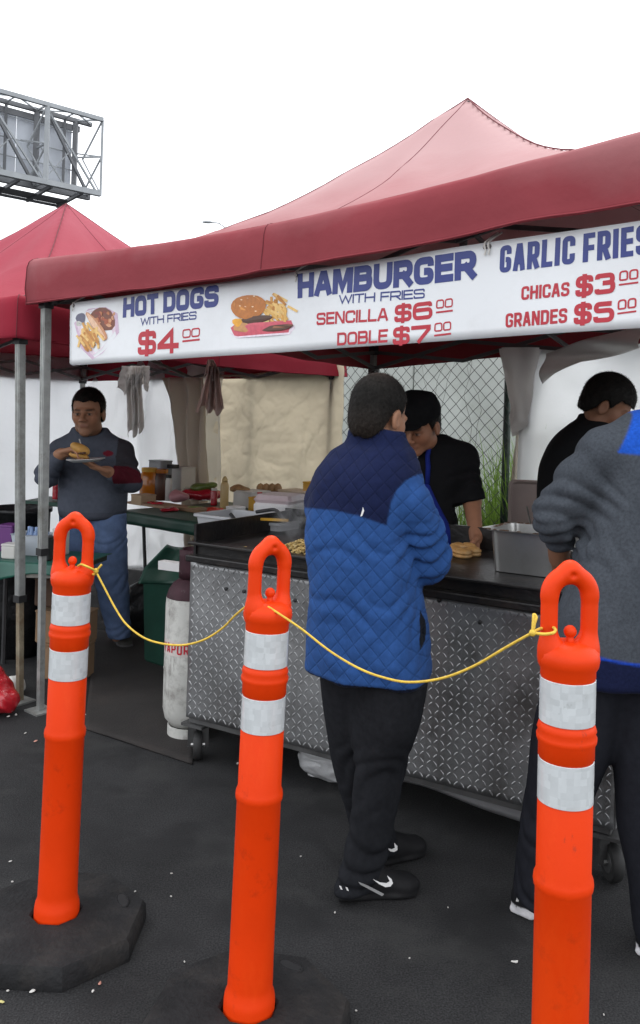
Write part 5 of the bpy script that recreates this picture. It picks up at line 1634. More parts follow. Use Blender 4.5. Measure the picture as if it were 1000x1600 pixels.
# ================================================================== plastic bags hung from the tent frame
M_TBAG = mat('thin_grey_bag', (.75, .73, .72), rough=.4, var=.12, vscale=12, trans=.6, tcol=(.92, .90, .88), bump=.3, bscale=26, bdist=.02)
M_TBAG2 = mat('thin_pinkish_bag', (.52, .42, .39), rough=.45, var=.12, vscale=12, trans=.55, tcol=(.72, .58, .54), bump=.3, bscale=26, bdist=.02)
def hang(parts, Y, label, m, top):
    t = thing('plastic_bag', W(*top, Y), label, 'bag')
    for (xs_t, xs_b, yt, yb, ph) in parts:
        def fn(a, b):
            x0 = lerp(xs_b[0], xs_t[0], b); x1 = lerp(xs_b[1], xs_t[1], b)
            p = W(lerp(x0, x1, a), lerp(yb + 6 * math.sin(a * 9 + ph), yt, b), Y)
            return p + Vector((0, .03 * math.sin(a * 14 + ph + 1.5 * b) + .02 * fbm(Vector((a * 3, b * 4, ph)), 3), 0))
        mb = MB(); mb.grid(fn, 26, 24); solidify(mb.build('fold', m, t, smooth=True), .0015)
    return t
hang([((196, 214), (198, 214), 585, 678, 1), ((210, 222), (208, 226), 585, 672, 2.6), ((192, 232), (184, 210), 572, 612, 4), ((205, 232), (206, 231), 572, 606, 5.2)], 4.75, 'grey plastic carrier bags hanging beside the head of the man eating', M_TBAG, (206, 575))
hang([((326, 338), (305, 332), 572, 640, .5), ((330, 342), (322, 350), 574, 644, 2.0), ((326, 334), (318, 346), 562, 590, 3.0)], 5.0, 'pinkish carrier bag hanging in front of the beige tarp', M_TBAG2, (333, 565))
hang([((30, 38), (28, 36), 545, 640, 1.0), ((33, 37), (31, 35), 545, 655, 3.0)], 4.5, 'thin white plastic strip hanging behind the tent pole', M_TBAG, (34, 548))

# ================================================================== right: beige tray and cup on a steel prep table
PTZ = .90
pta = W(868, 830, 4.5)
ptab = thing('prep_table', (pta.x, pta.y, 0), 'steel prep table behind the deep steel pan', 'table')
MB().box((pta.x, pta.y + .1, PTZ - .015), (.72, .5, .03), -AT, bev=.004).build('table_top', M_STL, ptab)
for sx in (-.28, .28):
    for sy in (-.15, .3): MB().tube([(pta.x + sx, pta.y + sy, 0), (pta.x + sx, pta.y + sy, PTZ - .03)], .016, 8).build('leg', M_STL, ptab)
M_BEIGEPL = mat('pinkish_tray', (.42, .34, .31), rough=.45, var=.06)
c = W(829, 826, 4.55)
tr = thing('beige_tray', (c.x, c.y, PTZ), 'pinkish beige plastic tray standing upright behind the steel pan', 'tray')
Mtr = Matrix.Rotation(-.15, 3, 'Z') @ Matrix.Rotation(R(82), 3, 'X')
k = 4.55 / F_PX
cc_ = W(833, 790, 4.55)
vs_r = [rr_ring(34 * k, 34 * k, .03, 0), rr_ring(36 * k, 36 * k, .03, .03), rr_ring(39 * k, 39 * k, .03, .032), rr_ring(36 * k, 36 * k, .03, .034), rr_ring(33 * k, 33 * k, .03, .008)]
mb = MB(); n_ = len(vs_r[0]); vs = [cc_ + Mtr @ Vector(p) for r_ in vs_r for p in r_]; fs = []
for i in range(4):
    for q1 in range(n_): q2 = (q1 + 1) % n_; fs.append((i * n_ + q1, i * n_ + q2, i * n_ + n_ + q2, i * n_ + n_ + q1))
fs += [tuple(range(n_ - 1, -1, -1)), tuple(4 * n_ + i for i in range(n_))]
mb._add(vs, fs); smooth_by_angle(mb.build('body', M_BEIGEPL, tr))
c = W(832, 832, 4.3); k = 4.3 / F_PX; c.z = PTZ + .002
cup = thing('utensil_cup', c, 'brown cup with a steel spatula standing behind the steel pan', 'cup')
MB().lathe([(7 * k, 0), (8.5 * k, 20 * k), (11 * k, 21 * k), (11 * k, 23 * k), (7.5 * k, 22 * k), (6 * k, 2 * k)], 18, c).build('body', M_TAN, cup, smooth=True)
MB().bar(c + Vector((0, 0, .03)), c + Vector((-10 * k, 0, 52 * k)), .014, .005).build('spatula', M_STL, cup)
c = W(912, 832, 4.1); c.z = PTZ
crate_box(0, 0, 30, 16, .12, M_STL, 'steel food container on the prep table beside the grey sleeve', 'container', 'container', c=Vector((c.x, c.y + .05, PTZ + .002)))

# ================================================================== litter on the asphalt
LB = [(16, 1348, 7), (19, 1380, 5), (7, 1396, 5), (134, 1390, 7), (197, 1416, 6), (268, 1367, 6), (267, 1403, 5), (211, 1395, 5), (288, 1506, 6), (51, 1552, 12), (117, 1533, 14), (156, 1539, 12), (145, 1552, 8), (12, 1551, 6), (3, 1568, 14), (56, 1160, 8), (40, 1147, 8), (136, 1118, 8), (371, 1195, 8), (531, 1568, 8), (556, 1582, 5), (805, 1505, 16), (523, 1428, 5), (432, 1495, 5), (917, 1530, 5), (944, 1589, 5), (314, 1550, 5), (180, 1147, 6), (25, 1118, 9), (13, 1121, 8), (700, 1420, 4), (640, 1500, 4), (470, 1340, 4), (233, 1083, 7)]
M_BITS = [M_PAP, mat('pinkish_scrap', (.55, .26, .20), rough=.7), mat('pale_yellow_scrap', (.55, .50, .20), rough=.7)]
for i, (px, py, s_) in enumerate(LB):
    p = T(px, py); k = p.y / F_PX * s_ * .4
    mb = MB(); mb.ball((p.x, p.y, .0045 + k * .12), (k, k * .55, max(.0025, k * .22)), 7, Matrix.Rotation(rnd.uniform(0, 3), 3, 'Z')); mb.jitter(k * .5, 60, i)
    o = mb.build('litter_scrap', M_BITS[1] if i in (11, 15) else M_BITS[2] if i == 14 else M_PAP, None, base=(p.x, p.y, 0))
    tag(o, 'tiny pale scrap of litter on the dark asphalt', 'litter', 'litter scraps on the asphalt')
    if i in (11, 15): o['label'] = 'pinkish scrap of litter by the left bollard base' if i == 11 else 'pinkish scrap of litter beside the tent pole foot'
    if i == 14: o['label'] = 'yellowish curled scrap of litter at the bottom left corner'
    if i in (11, 14, 15): del o['group']
# ================================================================== people
M_SKIN = mat('skin', (1, 1, 1), rough=.5, var=.06, vscale=30, attr=True, bump=.05, bscale=200, bdist=.002, spec=.25)
M_HAIR = mat('black_hair', (.010, .009, .008), rough=.55, var=.5, vscale=60, bump=.5, bscale=240, bdist=.004, spec=.10)
M_HAIR2 = mat('short_greying_hair', (1, 1, 1), rough=.6, var=.45, vscale=150, attr=True, bump=.5, bscale=300, bdist=.003, spec=.10)
M_CLOTH = mat('knit_cloth', (1, 1, 1), rough=.85, var=.10, vscale=40, attr=True, bump=.15, bscale=420, bdist=.002, spec=.06)
M_HEATH = mat('heather_fleece', (1, 1, 1), rough=.95, var=.22, vscale=130, attr=True, bump=.2, bscale=350, bdist=.002, spec=.06, sheen=.03)
M_QUILT = mat('quilted_fleece', (1, 1, 1), rough=.9, var=.12, vscale=60, attr=True, bump=.15, bscale=300, bdist=.002, spec=.08, sheen=.03)
M_PANT = mat('dark_sweatpants', (.017, .018, .021), rough=.95, var=.18, vscale=50, bump=.15, bscale=300, bdist=.002, spec=.06)
M_JEAN = mat('blue_denim', (.095, .14, .25), rough=.85, var=.25, vscale=14, bump=.2, bscale=260, bdist=.002, spec=.08, dirt=(.16, .21, .33), dscale=6, damt=.4)
M_SHOE = mat('shoe', (1, 1, 1), rough=.6, var=.12, vscale=40, attr=True, bump=.15, bscale=200, bdist=.002, spec=.15)
M_WHITE = mat('white_mark', (.75, .75, .74), rough=.5, var=.05)
SKIN = np.array((.29, .145, .085)); SKIN_D = np.array((.20, .095, .055))

def vec(p): return np.array(p, np.float64)
def sta(py, xl, xr, Y, d, yaw, w=None):
    c = W((xl + xr) / 2, py, Y); hw = (xr - xl) / 2 * Y / F_PX * .955
    cs, sn = abs(math.cos(yaw)), abs(math.sin(yaw))
    if w is None:
        w = math.sqrt(max(hw * hw - (d * sn) ** 2, (.35 * hw) ** 2)) / max(cs, .3)
    else:
        d = math.sqrt(max(hw * hw - (w * cs) ** 2, (.35 * hw) ** 2)) / max(sn, .3)
    return (c.x, c.y, c.z, w, d, yaw)
def head_frame(yaw, pitch=0.0, roll=0.0):
    """columns right, forward, up; pitch > 0 looks down"""
    return Matrix.Rotation(-yaw, 3, 'Z') @ Matrix.Rotation(-pitch, 3, 'X') @ Matrix.Rotation(roll, 3, 'Y')
def add_head(f, c, M, s=1.0, neck_to=None):
    L = lambda x, y, z: c + M @ (Vector((x, y, z)) * s)
    E_ = lambda x, y, z, rx, ry, rz, k=.02, sub=False: f.ell(L(x, y, z), (rx * s, ry * s, rz * s), M, k * s, sub)
    C_ = lambda a, b, ra, rb, k=.012: f.cap(L(*a), L(*b), ra * s, rb * s, k * s)
    if neck_to is not None: f.cap(L(0, -.02, -.05), neck_to, .050 * s, .062 * s, .03)
    E_(0, -.012, .035, .077, .096, .088); E_(0, .018, -.048, .056, .068, .068, .03); E_(0, .066, -.100, .026, .021, .019, .03)
    for sg in (-1, 1):
        E_(sg * .042, .050, -.026, .022, .028, .026, .03); E_(sg * .048, .0, -.075, .016, .03, .02, .03)
        C_((sg * .012, .086, .016), (sg * .045, .074, .012), .011, .010, .014)
        E_(sg * .032, .100, -.004, .018, .014, .012, .008, True)
        E_(sg * .031, .0775, -.004, .0135, .0130, .0115, .003)
        E_(sg * .014, .100, -.036, .0095, .011, .0085, .007)
        E_(sg * .079, -.008, -.012, .010, .021, .033, .008); E_(sg * .090, -.004, -.012, .008, .011, .020, .006, True)
    C_((0, .088, .008), (0, .112, -.028), .0085, .0125, .010)
    C_((-.019, .0815, -.0585), (.019, .0815, -.0585), .0062, .0062, .008); C_((-.014, .0810, -.0675), (.014, .0810, -.0675), .0070, .0070, .008)
    return L
def head_colors(P, c, M, s, skin, beard=.0):
    q = ((P - vec(c)) @ np.array(M)) / s
    col = np.tile(skin, (len(P), 1)).astype(np.float64)
    x, y, z = q[:, 0], q[:, 1], q[:, 2]
    def mixm(m, cc): 
        m = np.clip(m, 0, 1)[:, None]; return col * (1 - m) + np.array(cc) * m
    near = (np.abs(x) < .12) & (np.abs(y) < .16) & (np.abs(z) < .15)
    n_ = near.astype(float)
    col = mixm(n_ * np.exp(-((np.abs(x) - .04) / .025) ** 2 - ((z + .03) / .025) ** 2) * (y > .03) * .35, skin * np.array((1.25, .95, .9)))
    col = mixm(n_ * (y > .07) * np.exp(-(x / .020) ** 4 - ((z + .063) / .0095) ** 4) * .6, (.21, .075, .06))
    col = mixm(n_ * (y > .06) * np.exp(-((np.abs(x) - .030) / .019) ** 4 - ((z - .0175) / .0055) ** 4) * .9, (.02, .014, .012))
    eye = n_ * (y > .07) * np.exp(-((np.abs(x) - .031) / .0125) ** 4 - ((z + .004) / .0050) ** 4)
    col = mixm(eye * .4, (.40, .36, .33)); col = mixm(n_ * (y > .07) * np.exp(-((np.abs(x) - .031) / .0062) ** 4 - ((z + .004) / .0062) ** 4), (.012, .009, .008))
    col = mixm(n_ * (y > .06) * np.exp(-((np.abs(x) - .031) / .014) ** 4 - ((z - .0025) / .0022) ** 4) * .8, (.02, .012, .01))
    if beard: col = mixm(n_ * beard * np.clip((y - .01) / .03, 0, 1) * np.clip((-.035 - z) / .03, 0, 1) * (z > -.13), (.05, .035, .028))
    return col
def hair_cap(t, c, M, s, m, thick=.007, front=.052, side=-.012, back=-.075, color=None, h=.0042, seed=0, brow=.06, nape=False):
    f = Field(tuple(vec(c) - .16 * s), tuple(vec(c) + .16 * s), h)
    f.ell(c + M @ (Vector((0, -.014, .037)) * s), ((.077 + thick) * s, (.096 + thick) * s, (.088 + thick * 1.25) * s), M, .0)
    f.ell(c + M @ (Vector((0, -.045, -.02)) * s), ((.066 + thick) * s, (.055 + thick) * s, (.075) * s), M, .02)
    if nape: f.cap(c + M @ (Vector((0, -.030, -.04)) * s), c + M @ (Vector((0, -.030, -.085)) * s), .056 * s, .051 * s, .02)
    Mi = np.array(M); cc = vec(c)
    def keep(x, y, z):
        X, Y_, Z = x - cc[0], y - cc[1], z - cc[2]
        lx = (X * Mi[0, 0] + Y_ * Mi[1, 0] + Z * Mi[2, 0]) / s; ly = (X * Mi[0, 1] + Y_ * Mi[1, 1] + Z * Mi[2, 1]) / s; lz = (X * Mi[0, 2] + Y_ * Mi[1, 2] + Z * Mi[2, 2]) / s
        line = np.where(ly > brow - .015, front - .25 * np.abs(lx) * 0, np.where(ly > .012, side + .035 * (ly > .03), np.where(ly > -.03, .02 - (ly < -.0) * .0, back)))
        # smooth hairline along the side of the head
        t_ = np.clip((ly - .012) / .03, 0, 1); line = side + (front - side) * t_ * t_ * (3 - 2 * t_)
        b_ = np.clip((-ly - .028) / .03, 0, 1); line = line + (back - line) * b_
        ear = np.exp(-((ly + .008) / .022) ** 2) * (.030 - side) * (lz < .03); line = np.maximum(line, line + ear * .8)
        line = line + .004 * np.sin(90 * lx + 60 * ly + seed)
        return (line - lz) * s
    f.cut(keep)
    f.add(lambda x, y, z: .0016 * np.sin(210 * x + 2 * np.sin(160 * z)) * np.sin(190 * y + 130 * z))
    o = f.build('hair', m, t, color=color, relax=1)
    strands(o, c, M, s, m, color, seed)
    return o
def strands(o, c, M, s, m, color, seed, n=4200):
    """short single hairs standing off the hair mass"""
    me = o.data; rs = np.random.RandomState(int(seed * 10) + 5)
    nv = len(me.vertices); co = np.empty(nv * 3, np.float32); me.vertices.foreach_get('co', co); co = co.reshape(-1, 3)
    no = np.empty(nv * 3, np.float32); me.vertices.foreach_get('normal', no); no = no.reshape(-1, 3)
    b = np.array(base_of(o)); ctr = vec(c) - b
    out = ((co - ctr) * no).sum(1) > .02                                   # the outer side only
    idx = rs.choice(np.nonzero(out)[0], n)
    p = co[idx] + rs.normal(0, .0015, (n, 3)); nn = no[idx]
    down = -np.array(M)[:, 2] + rs.normal(0, .45, (n, 3)); tan = down - nn * (down * nn).sum(1)[:, None]; tan /= np.linalg.norm(tan, axis=1)[:, None] + 1e-6
    side = np.cross(nn, tan); L = rs.uniform(.006, .012, n)[:, None] * s
    tip = p + nn * L * rs.uniform(.25, .6, n)[:, None] + tan * L
    w = .0007 * s
    V = np.stack([p - side * w, p + side * w, tip], 1).reshape(-1, 3)
    me2 = bpy.data.meshes.new('strands'); me2.from_pydata(V.tolist(), [], np.arange(3 * n).reshape(-1, 3).tolist())
    if color is not None:
        cc = np.ones((3 * n, 4), np.float32); cc[:, :3] = color(V + b) * np.repeat(rs.uniform(.6, 1.5, n), 3)[:, None]
        ca = me2.color_attributes.new('Col', 'FLOAT_COLOR', 'POINT'); ca.data.foreach_set('color', cc.ravel())
    me2.materials.append(m); o2 = bpy.data.objects.new('strands', me2); COL.objects.link(o2); o2.parent = o; o2['kind'] = 'stuff'
def add_hand(f, wr, d, n, side, curl=.5, s=1.0, spread=.10, curls=None):
    d = Vector(d).normalized(); n = Vector(n); n = (n - d * n.dot(d)).normalized(); t = d.cross(n) * side
    wr = Vector(wr)
    Mh = Matrix((t, d, n)).transposed()
    f.cap(wr - d * .02 * s, wr + d * .02 * s, .026 * s, .024 * s, .012)
    f.rbox(wr + d * .050 * s, (.039 * s, .044 * s, .0135 * s), Mh, .012 * s, .012)
    for i, (o_, L_) in enumerate(((.030, .92), (.010, 1.0), (-.010, .95), (-.029, .76))):
        b = wr + d * (.088 - .006 * abs(i - 1)) * s + t * o_ * s
        a = curls[i] if curls else curl
        ang = a * .5; dd = d + t * (o_ * spread * 10); dd.normalize()
        r0 = .0088 * s
        p = b
        for j, (ln_, add) in enumerate(((.042, a * .55), (.027, a * .75), (.022, a * .5))):
            ang += add
            dirv = (dd * math.cos(ang) + n * math.sin(ang)).normalized()
            q = p + dirv * ln_ * L_ * s
            f.cap(p, q, r0 * (1 - .08 * j), r0 * (.92 - .08 * j), .0035); p = q
    b = wr + d * .022 * s + t * .030 * s
    p = b
    for j, (ln_, dv) in enumerate(((.040, t * .75 + d * .65 + n * .25), (.032, t * .30 + d * .85 + n * .35 * (1 + curl)), (.026, t * .05 + d * .85 + n * .45 * (1 + curl)))):
        q = p + dv.normalized() * ln_ * s; f.cap(p, q, (.0125 - .0012 * j) * s, (.0112 - .0012 * j) * s, .006); p = q
def wrinkle(a, b, amp, freq, seed, axis=None, spread=.08, centers=()):
    """folds across a limb from a to b, gathered round the given centres (0..1 along it)"""
    a, b = vec(a), vec(b); d = b - a; L = np.linalg.norm(d); d = d / L
    rs = np.random.RandomState(seed); k1, k2 = rs.uniform(10, 22, 3), rs.uniform(0, 6, 4)
    def fn(x, y, z):
        t = ((x - a[0]) * d[0] + (y - a[1]) * d[1] + (z - a[2]) * d[2])
        rad = np.sqrt((x - a[0] - t * d[0]) ** 2 + (y - a[1] - t * d[1]) ** 2 + (z - a[2] - t * d[2]) ** 2)
        m = 0
        for c in centers: m = m + np.exp(-((t - c * L) / spread) ** 2)
        m = np.minimum(m, 1) * np.exp(-(np.maximum(rad - .13, 0) / .03) ** 2)
        ph = freq * t + 2.3 * np.sin(k1[0] * x + k2[0]) + 2.3 * np.sin(k1[1] * y + k2[1]) + .8 * np.sin(k1[2] * z * 1.7 + k2[2])
        return amp * m * (1 - np.abs(np.sin(ph)) * 1.6)
    return fn
def soft(amp, sc, seed):
    rs = np.random.RandomState(seed); k = rs.uniform(.7, 1.3, 6) * sc; p = rs.uniform(0, 6, 6)
    return lambda x, y, z: amp * (np.sin(k[0] * x + p[0] + 1.3 * np.sin(k[1] * z + p[1])) * np.sin(k[2] * z * .8 + k[3] * y + p[2]) + .5 * np.sin(k[4] * y + 1.7 * k[0] * x + p[3] + np.sin(k[5] * z)))
def bounds(sts, pts=(), pad=.12):
    P = [vec(q[:3]) + np.array((sx * max(q[3], q[4]), sy * max(q[3], q[4]), 0)) for q in sts for sx in (-1, 1) for sy in (-1, 1)] + [vec(p) for p in pts]
    P = np.array(P); return tuple(P.min(0) - pad), tuple(P.max(0) + pad)
def seg_d(P, a, b):
    a, b = vec(a), vec(b); d = b - a; t = np.clip((P - a) @ d / (d @ d), 0, 1); return np.linalg.norm(P - a - t[:, None] * d, axis=1)
def shoe(t, heel, toe, col, sole, s=1.0, name='shoe', mark=None, solecut=.030):
    heel, toe = Vector(heel), Vector(toe); d = toe - heel; d.z = 0; L_ = d.length; d.normalize(); sd = Vector((d.y, -d.x, 0))
    M = Matrix((sd, d, Vector((0, 0, 1)))).transposed()
    m = (heel + toe) / 2
    f = Field((m.x - .24, m.y - .24, -.01), (m.x + .24, m.y + .24, .16), .0055)
    pt = lambda u, v, z: (heel + d * (u * L_) + sd * v + Vector((0, 0, z)))
    f.cap(pt(.15, 0, .036), pt(.45, .002, .034), .036, .038, .02); f.cap(pt(.45, .002, .034), pt(.82, .008, .026), .038, .034, .03); f.ell(pt(.85, .008, .030), (.042, .048, .026), M, .03)
    f.cap(pt(.17, 0, .05), pt(.21, 0, .105), .036, .040, .03); f.cap(pt(.3, 0, .085), pt(.6, .004, .048), .026, .025, .035)
    f.rbox(pt(.48, .004, .012), (.041, L_ * .51, .013), M, .012, .006); f.ell(pt(.75, .006, .012), (.048, .07, .013), M, .01)
    f.cut(lambda x, y, z: .0015 - z + 0 * x + 0 * y)
    def colr(P):
        c = np.tile(np.array(col), (len(P), 1)); c[P[:, 2] < solecut * .75] = sole
        return c
    return f.build(name, M_SHOE, t, color=colr), pt
def flat_mark(t, parent, pts, Y, m, name):
    q = [W(x, y, Y) for x, y in pts]; mb = MB(); mb.poly(q); o = mb.build(name, m, parent); return solidify(o, .002)

def quilt_stitch(b0, cx_, cy_, cs, sn, p):
    """stitched grooves of the quilting, as fine relief on the jacket's material"""
    n, l = M_QUILT.node_tree.nodes, M_QUILT.node_tree.links
    tc = n.new('ShaderNodeTexCoord')
    hx, hy = cs + .25 * sn, -sn + .25 * cs                       # arc = hx*(x-cx) + hy*(y-cy)
    off = hx * (b0.x - cx_) + hy * (b0.y - cy_)
    outs = []
    for sg in (1, -1):
        d = n.new('ShaderNodeVectorMath'); d.operation = 'DOT_PRODUCT'; l.new(tc.outputs['Object'], d.inputs[0]); d.inputs[1].default_value = (hx / p, hy / p, sg * .92 / p)
        a = n.new('ShaderNodeMath'); a.operation = 'ADD'; l.new(d.outputs['Value'], a.inputs[0]); a.inputs[1].default_value = off / p + 50
        pp = n.new('ShaderNodeMath'); pp.operation = 'PINGPONG'; l.new(a.outputs[0], pp.inputs[0]); pp.inputs[1].default_value = .5
        outs.append(pp)
    mn = n.new('ShaderNodeMath'); mn.operation = 'MINIMUM'; l.new(outs[0].outputs[0], mn.inputs[0]); l.new(outs[1].outputs[0], mn.inputs[1])
    mr = n.new('ShaderNodeMapRange'); mr.interpolation_type = 'SMOOTHSTEP'; mr.inputs[2].default_value = .10; l.new(mn.outputs[0], mr.inputs[0])
    b = n['Principled BSDF']; old = b.inputs['Normal'].links[0].from_socket
    bp_ = n.new('ShaderNodeBump'); bp_.inputs['Strength'].default_value = .3; bp_.inputs['Distance'].default_value = .006
    l.new(mr.outputs[0], bp_.inputs['Height']); l.new(old, bp_.inputs['Normal']); l.new(bp_.outputs[0], b.inputs['Normal'])
    cur = b.inputs['Base Color'].links[0].from_socket                # shade of the stitch grooves, painted into the base colour
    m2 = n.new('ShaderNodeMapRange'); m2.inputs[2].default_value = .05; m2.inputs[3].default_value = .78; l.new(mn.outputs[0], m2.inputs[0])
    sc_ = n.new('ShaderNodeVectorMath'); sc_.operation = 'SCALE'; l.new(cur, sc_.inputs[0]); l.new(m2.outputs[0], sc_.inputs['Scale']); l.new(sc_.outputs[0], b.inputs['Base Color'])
# ------------------------------------------------------------------ customer in the quilted blue jacket
def person_blue():
    Y0 = 2.70; yaw = R(30)
    gp = T(580, 1400)
    t = thing('person', (gp.x, gp.y, 0), 'person seen from behind in a quilted blue jacket with navy yoke, standing at the cart', 'person')
    S = [(692, 548, 640, .075), (702, 532, 648, .10), (716, 512, 652, .125), (738, 495, 655, .14), (775, 482, 652, .15), (830, 478, 648, .15), (900, 481, 655, .15), (960, 481, 664, .155), (1000, 479, 669, .16), (1038, 477, 672, .162), (1054, 479, 672, .162)]
    st = [sta(y, a, b, Y0, d, yaw) for y, a, b, d in S]
    shR, elR, wrR = W(637, 786, 2.63), W(665, 874, 2.70), W(668, 884, 2.93)
    shL, elL, wrL = W(512, 790, 2.78), W(520, 885, 2.98), W(590, 868, 3.05)
    hc = W(592, 649, 2.70); M = head_frame(R(42), R(14), R(2)); hs = .99
    nk = W(590, 712, 2.70)
    # skin
    lo, hi = bounds(st[:4], [hc, shR, elR, wrR, wrL, W(600, 1380, 2.7)], .17)
    f = Field(lo, hi, .0048)
    add_head(f, hc, M, hs, nk)
    f.stack([(q[0], q[1], q[2], q[3] * .8, q[4] * .8, q[5]) for q in st[1:]], k=.03)
    f.chain([shR, elR, wrR], [.05, .042, .03]); f.chain([shL, elL, wrL], [.05, .042, .03])
    add_hand(f, wrR, wrR - elR, (-.6, .3, -.6), 1, .5); add_hand(f, wrL, wrL - elL, (.3, .2, -.8), -1, .5)
    for hx, ax in (((610, 1080, 2.68), (572, 1368, 2.68)), ((550, 1080, 2.78), (585, 1270, 2.84))):
        f.cap(W(*hx), W(*ax), .06, .022, .02)
    f.build('body', M_SKIN, t, color=lambda P: head_colors(P, hc, M, hs, SKIN))
    def hcol(P):
        q = ((P - vec(hc)) @ np.array(M)) / hs
        c = np.tile(np.array((.012, .011, .010)), (len(P), 1))
        m = np.exp(-((q[:, 0] + .005) / .040) ** 2 - ((q[:, 1] + .040) / .042) ** 2) * (q[:, 2] > .06)          # thinning crown
        sidefade = np.clip((.02 - q[:, 2]) / .09, 0, 1) * .16
        return c * (1 - np.maximum(m * .5, sidefade)[:, None]) + np.array((.085, .060, .045)) * np.maximum(m * .5, sidefade)[:, None]
    hair_cap(t, hc, M, hs, M_HAIR2, .005, .055, -.02, -.088, color=hcol)
    # jacket
    lo, hi = bounds(st, [shR, elR, wrR, shL, elL, wrL], .10)
    f = Field(lo, hi, .0046)
    f.stack(st, n=2.5, k=.02, rnd_=.02)
    f.cap(shL, W(545, 735, 2.74), .06, .06, .06); f.cap(shR, W(610, 728, 2.69), .06, .06, .06)
    f.chain([shL, elL, wrL], [.066, .062, .05], .03)
    f.chain([shR, lerp(shR, elR, .5), elR], [.072, .074, .068], .008); f.cap(elR, wrR, .067, .052, .03)
    f.stack([sta(672, 548, 634, Y0, .072, R(36)), sta(684, 546, 638, Y0, .076, R(36)), sta(706, 534, 648, Y0, .09, R(34))], k=.012, rnd_=.008)
    cs, sn = math.cos(yaw), math.sin(yaw); cx_, cy_ = st[5][0], st[5][1]
    ax = np.array((elR - shR).normalized())
    def puff(x, y, z):
        lx = (x - cx_) * cs - (y - cy_) * sn; ly = (x - cx_) * sn + (y - cy_) * cs
        arc = lx + .35 * np.sign(lx) * np.maximum(np.abs(ly) - .05, 0) * 0 + .25 * ly
        p = .052
        a = np.sin(np.pi * (arc + .92 * z) / p); b = np.sin(np.pi * (arc - .92 * z) / p)
        wv = .0024 * np.minimum(np.abs(a), np.abs(b)) ** .5
        return -wv * np.clip((1.40 - z) / .02, 0, 1)
    f.add(puff)
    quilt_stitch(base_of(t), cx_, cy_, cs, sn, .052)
    f.add(soft(.005, 13, 3)); f.add(soft(.0016, 40, 4)); f.add(wrinkle(shR, elR, .009, 52, 5, centers=(.55, 1.0), spread=.06))
    f.add(wrinkle(W(520, 800, 2.6), W(600, 1050, 2.6), .005, 26, 6, centers=(.35, .75), spread=.12))
    f.add(lambda x, y, z: .006 * np.sin(34 * ((x - cx_) * cs - (y - cy_) * sn) + 5 * z + 1.5 * np.sin(9 * z)) * np.clip((1.12 - z) / .4, 0, 1))
    top = W(590, 672, Y0).z
    # inside of the collar
    f.ell(W(592, 664, Y0), (.070, .060, .05), head_frame(R(36), 0), k=.006, sub=True)
    zb_ = [W(479, 1050, Y0).z, W(672, 1062, Y0).z]
    def colr(P):
        blue = np.array((.024, .072, .22)); navy = np.array((.010, .015, .050))
        c = np.tile(blue, (len(P), 1))
        X, Yy, Z = P[:, 0], P[:, 1], P[:, 2]
        lx = (X - cx_) * cs - (Yy - cy_) * sn; ly = (X - cx_) * sn + (Yy - cy_) * cs
        zl = 1.192 - .085 * (lx + .15)
        xx, yy = F_PX * X / Yy, -F_PX * (Z - EYE) / Yy                # seam lines laid out on the garment
        px_, py_ = CXP + xx * _c - yy * _s, CYP + xx * _s + yy * _c
        bx_ = np.interp(py_, [735, 742, 750, 765, 785, 820, 860], [690, 652, 634, 620, 611, 604, 600])
        sd_arm = np.where(lx > 0, px_ - bx_, -50.0)
        sd_arm = np.where((seg_d(P, elR, wrR) < .075) & (seg_d(P, shR, elR) < .2), 20.0, sd_arm)
        ylo = np.interp(px_, [470, 520, 560, 604, 660], [793, 797, 806, 821, 830])
        sd_y = np.minimum(ylo - py_, -sd_arm)
        k_ = np.clip(sd_y / 3 + .5, 0, 1)[:, None]
        c = c * (1 - k_) + navy * k_
        # dark hem, pocket slit
        hem = Z < (W(580, 1050, Y0).z + .004)
        c[hem] = (.008, .012, .03)
        pk = (np.abs(px_ - 657 - 4 * np.sin((py_ - 955) / 19)) < 4.5 * np.clip((1016 - np.abs(py_ - 985) * 1.0 - 985) / 31 * 2, 0, 1)) & (np.abs(py_ - 985) < 31)
        c[pk] = (.005, .007, .012)
        return c
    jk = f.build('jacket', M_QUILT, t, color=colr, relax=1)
    flat_mark(t, jk, [(563, 807), (566, 797), (567, 792), (569, 798), (566, 806)], 2.522, M_WHITE, 'brand_tag')
    # trousers
    RL = [(1050, 538, 666, 2.68, .105), (1130, 543, 655, 2.68, .095), (1196, 552, 638, 2.68, .095), (1248, 549, 627, 2.68, .088), (1300, 546, 616, 2.68, .08), (1330, 538, 606, 2.68, .08), (1365, 529, 598, 2.675, .082), (1390, 521, 592, 2.67, .086)]
    LL_ = [(1050, 498, 610, 2.76, .11), (1120, 503, 600, 2.78, .10), (1200, 519, 605, 2.80, .09), (1270, 540, 612, 2.83, .08), (1320, 560, 624, 2.86, .072), (1334, 568, 628, 2.87, .072)]
    s1 = [sta(y, a, b, Y, d, R(55)) for y, a, b, Y, d in RL]; s2 = [sta(y, a, b, Y, d, R(55)) for y, a, b, Y, d in LL_]
    lo, hi = bounds(s1 + s2, [], .06)
    f = Field(lo, hi, .0065)
    f.stack(s1, n=2.2, k=.02, rnd_=.012); f.stack(s2, n=2.2, k=.02, rnd_=.012)
    kn, an = W(600, 1215, 2.68), W(568, 1370, 2.67)
    f.add(wrinkle(W(610, 1100, 2.68), kn, .006, 38, 8, centers=(.95,), spread=.10)); f.add(wrinkle(kn, an, .009, 48, 9, centers=(.72, 1.0), spread=.06))
    f.add(soft(.0035, 14, 10))
    f.build('trousers', M_PANT, t)
    so = (.016, .016, .017)
    o, pt = shoe(t, T(528, 1400), T(648, 1392), (.010, .010, .011), so)
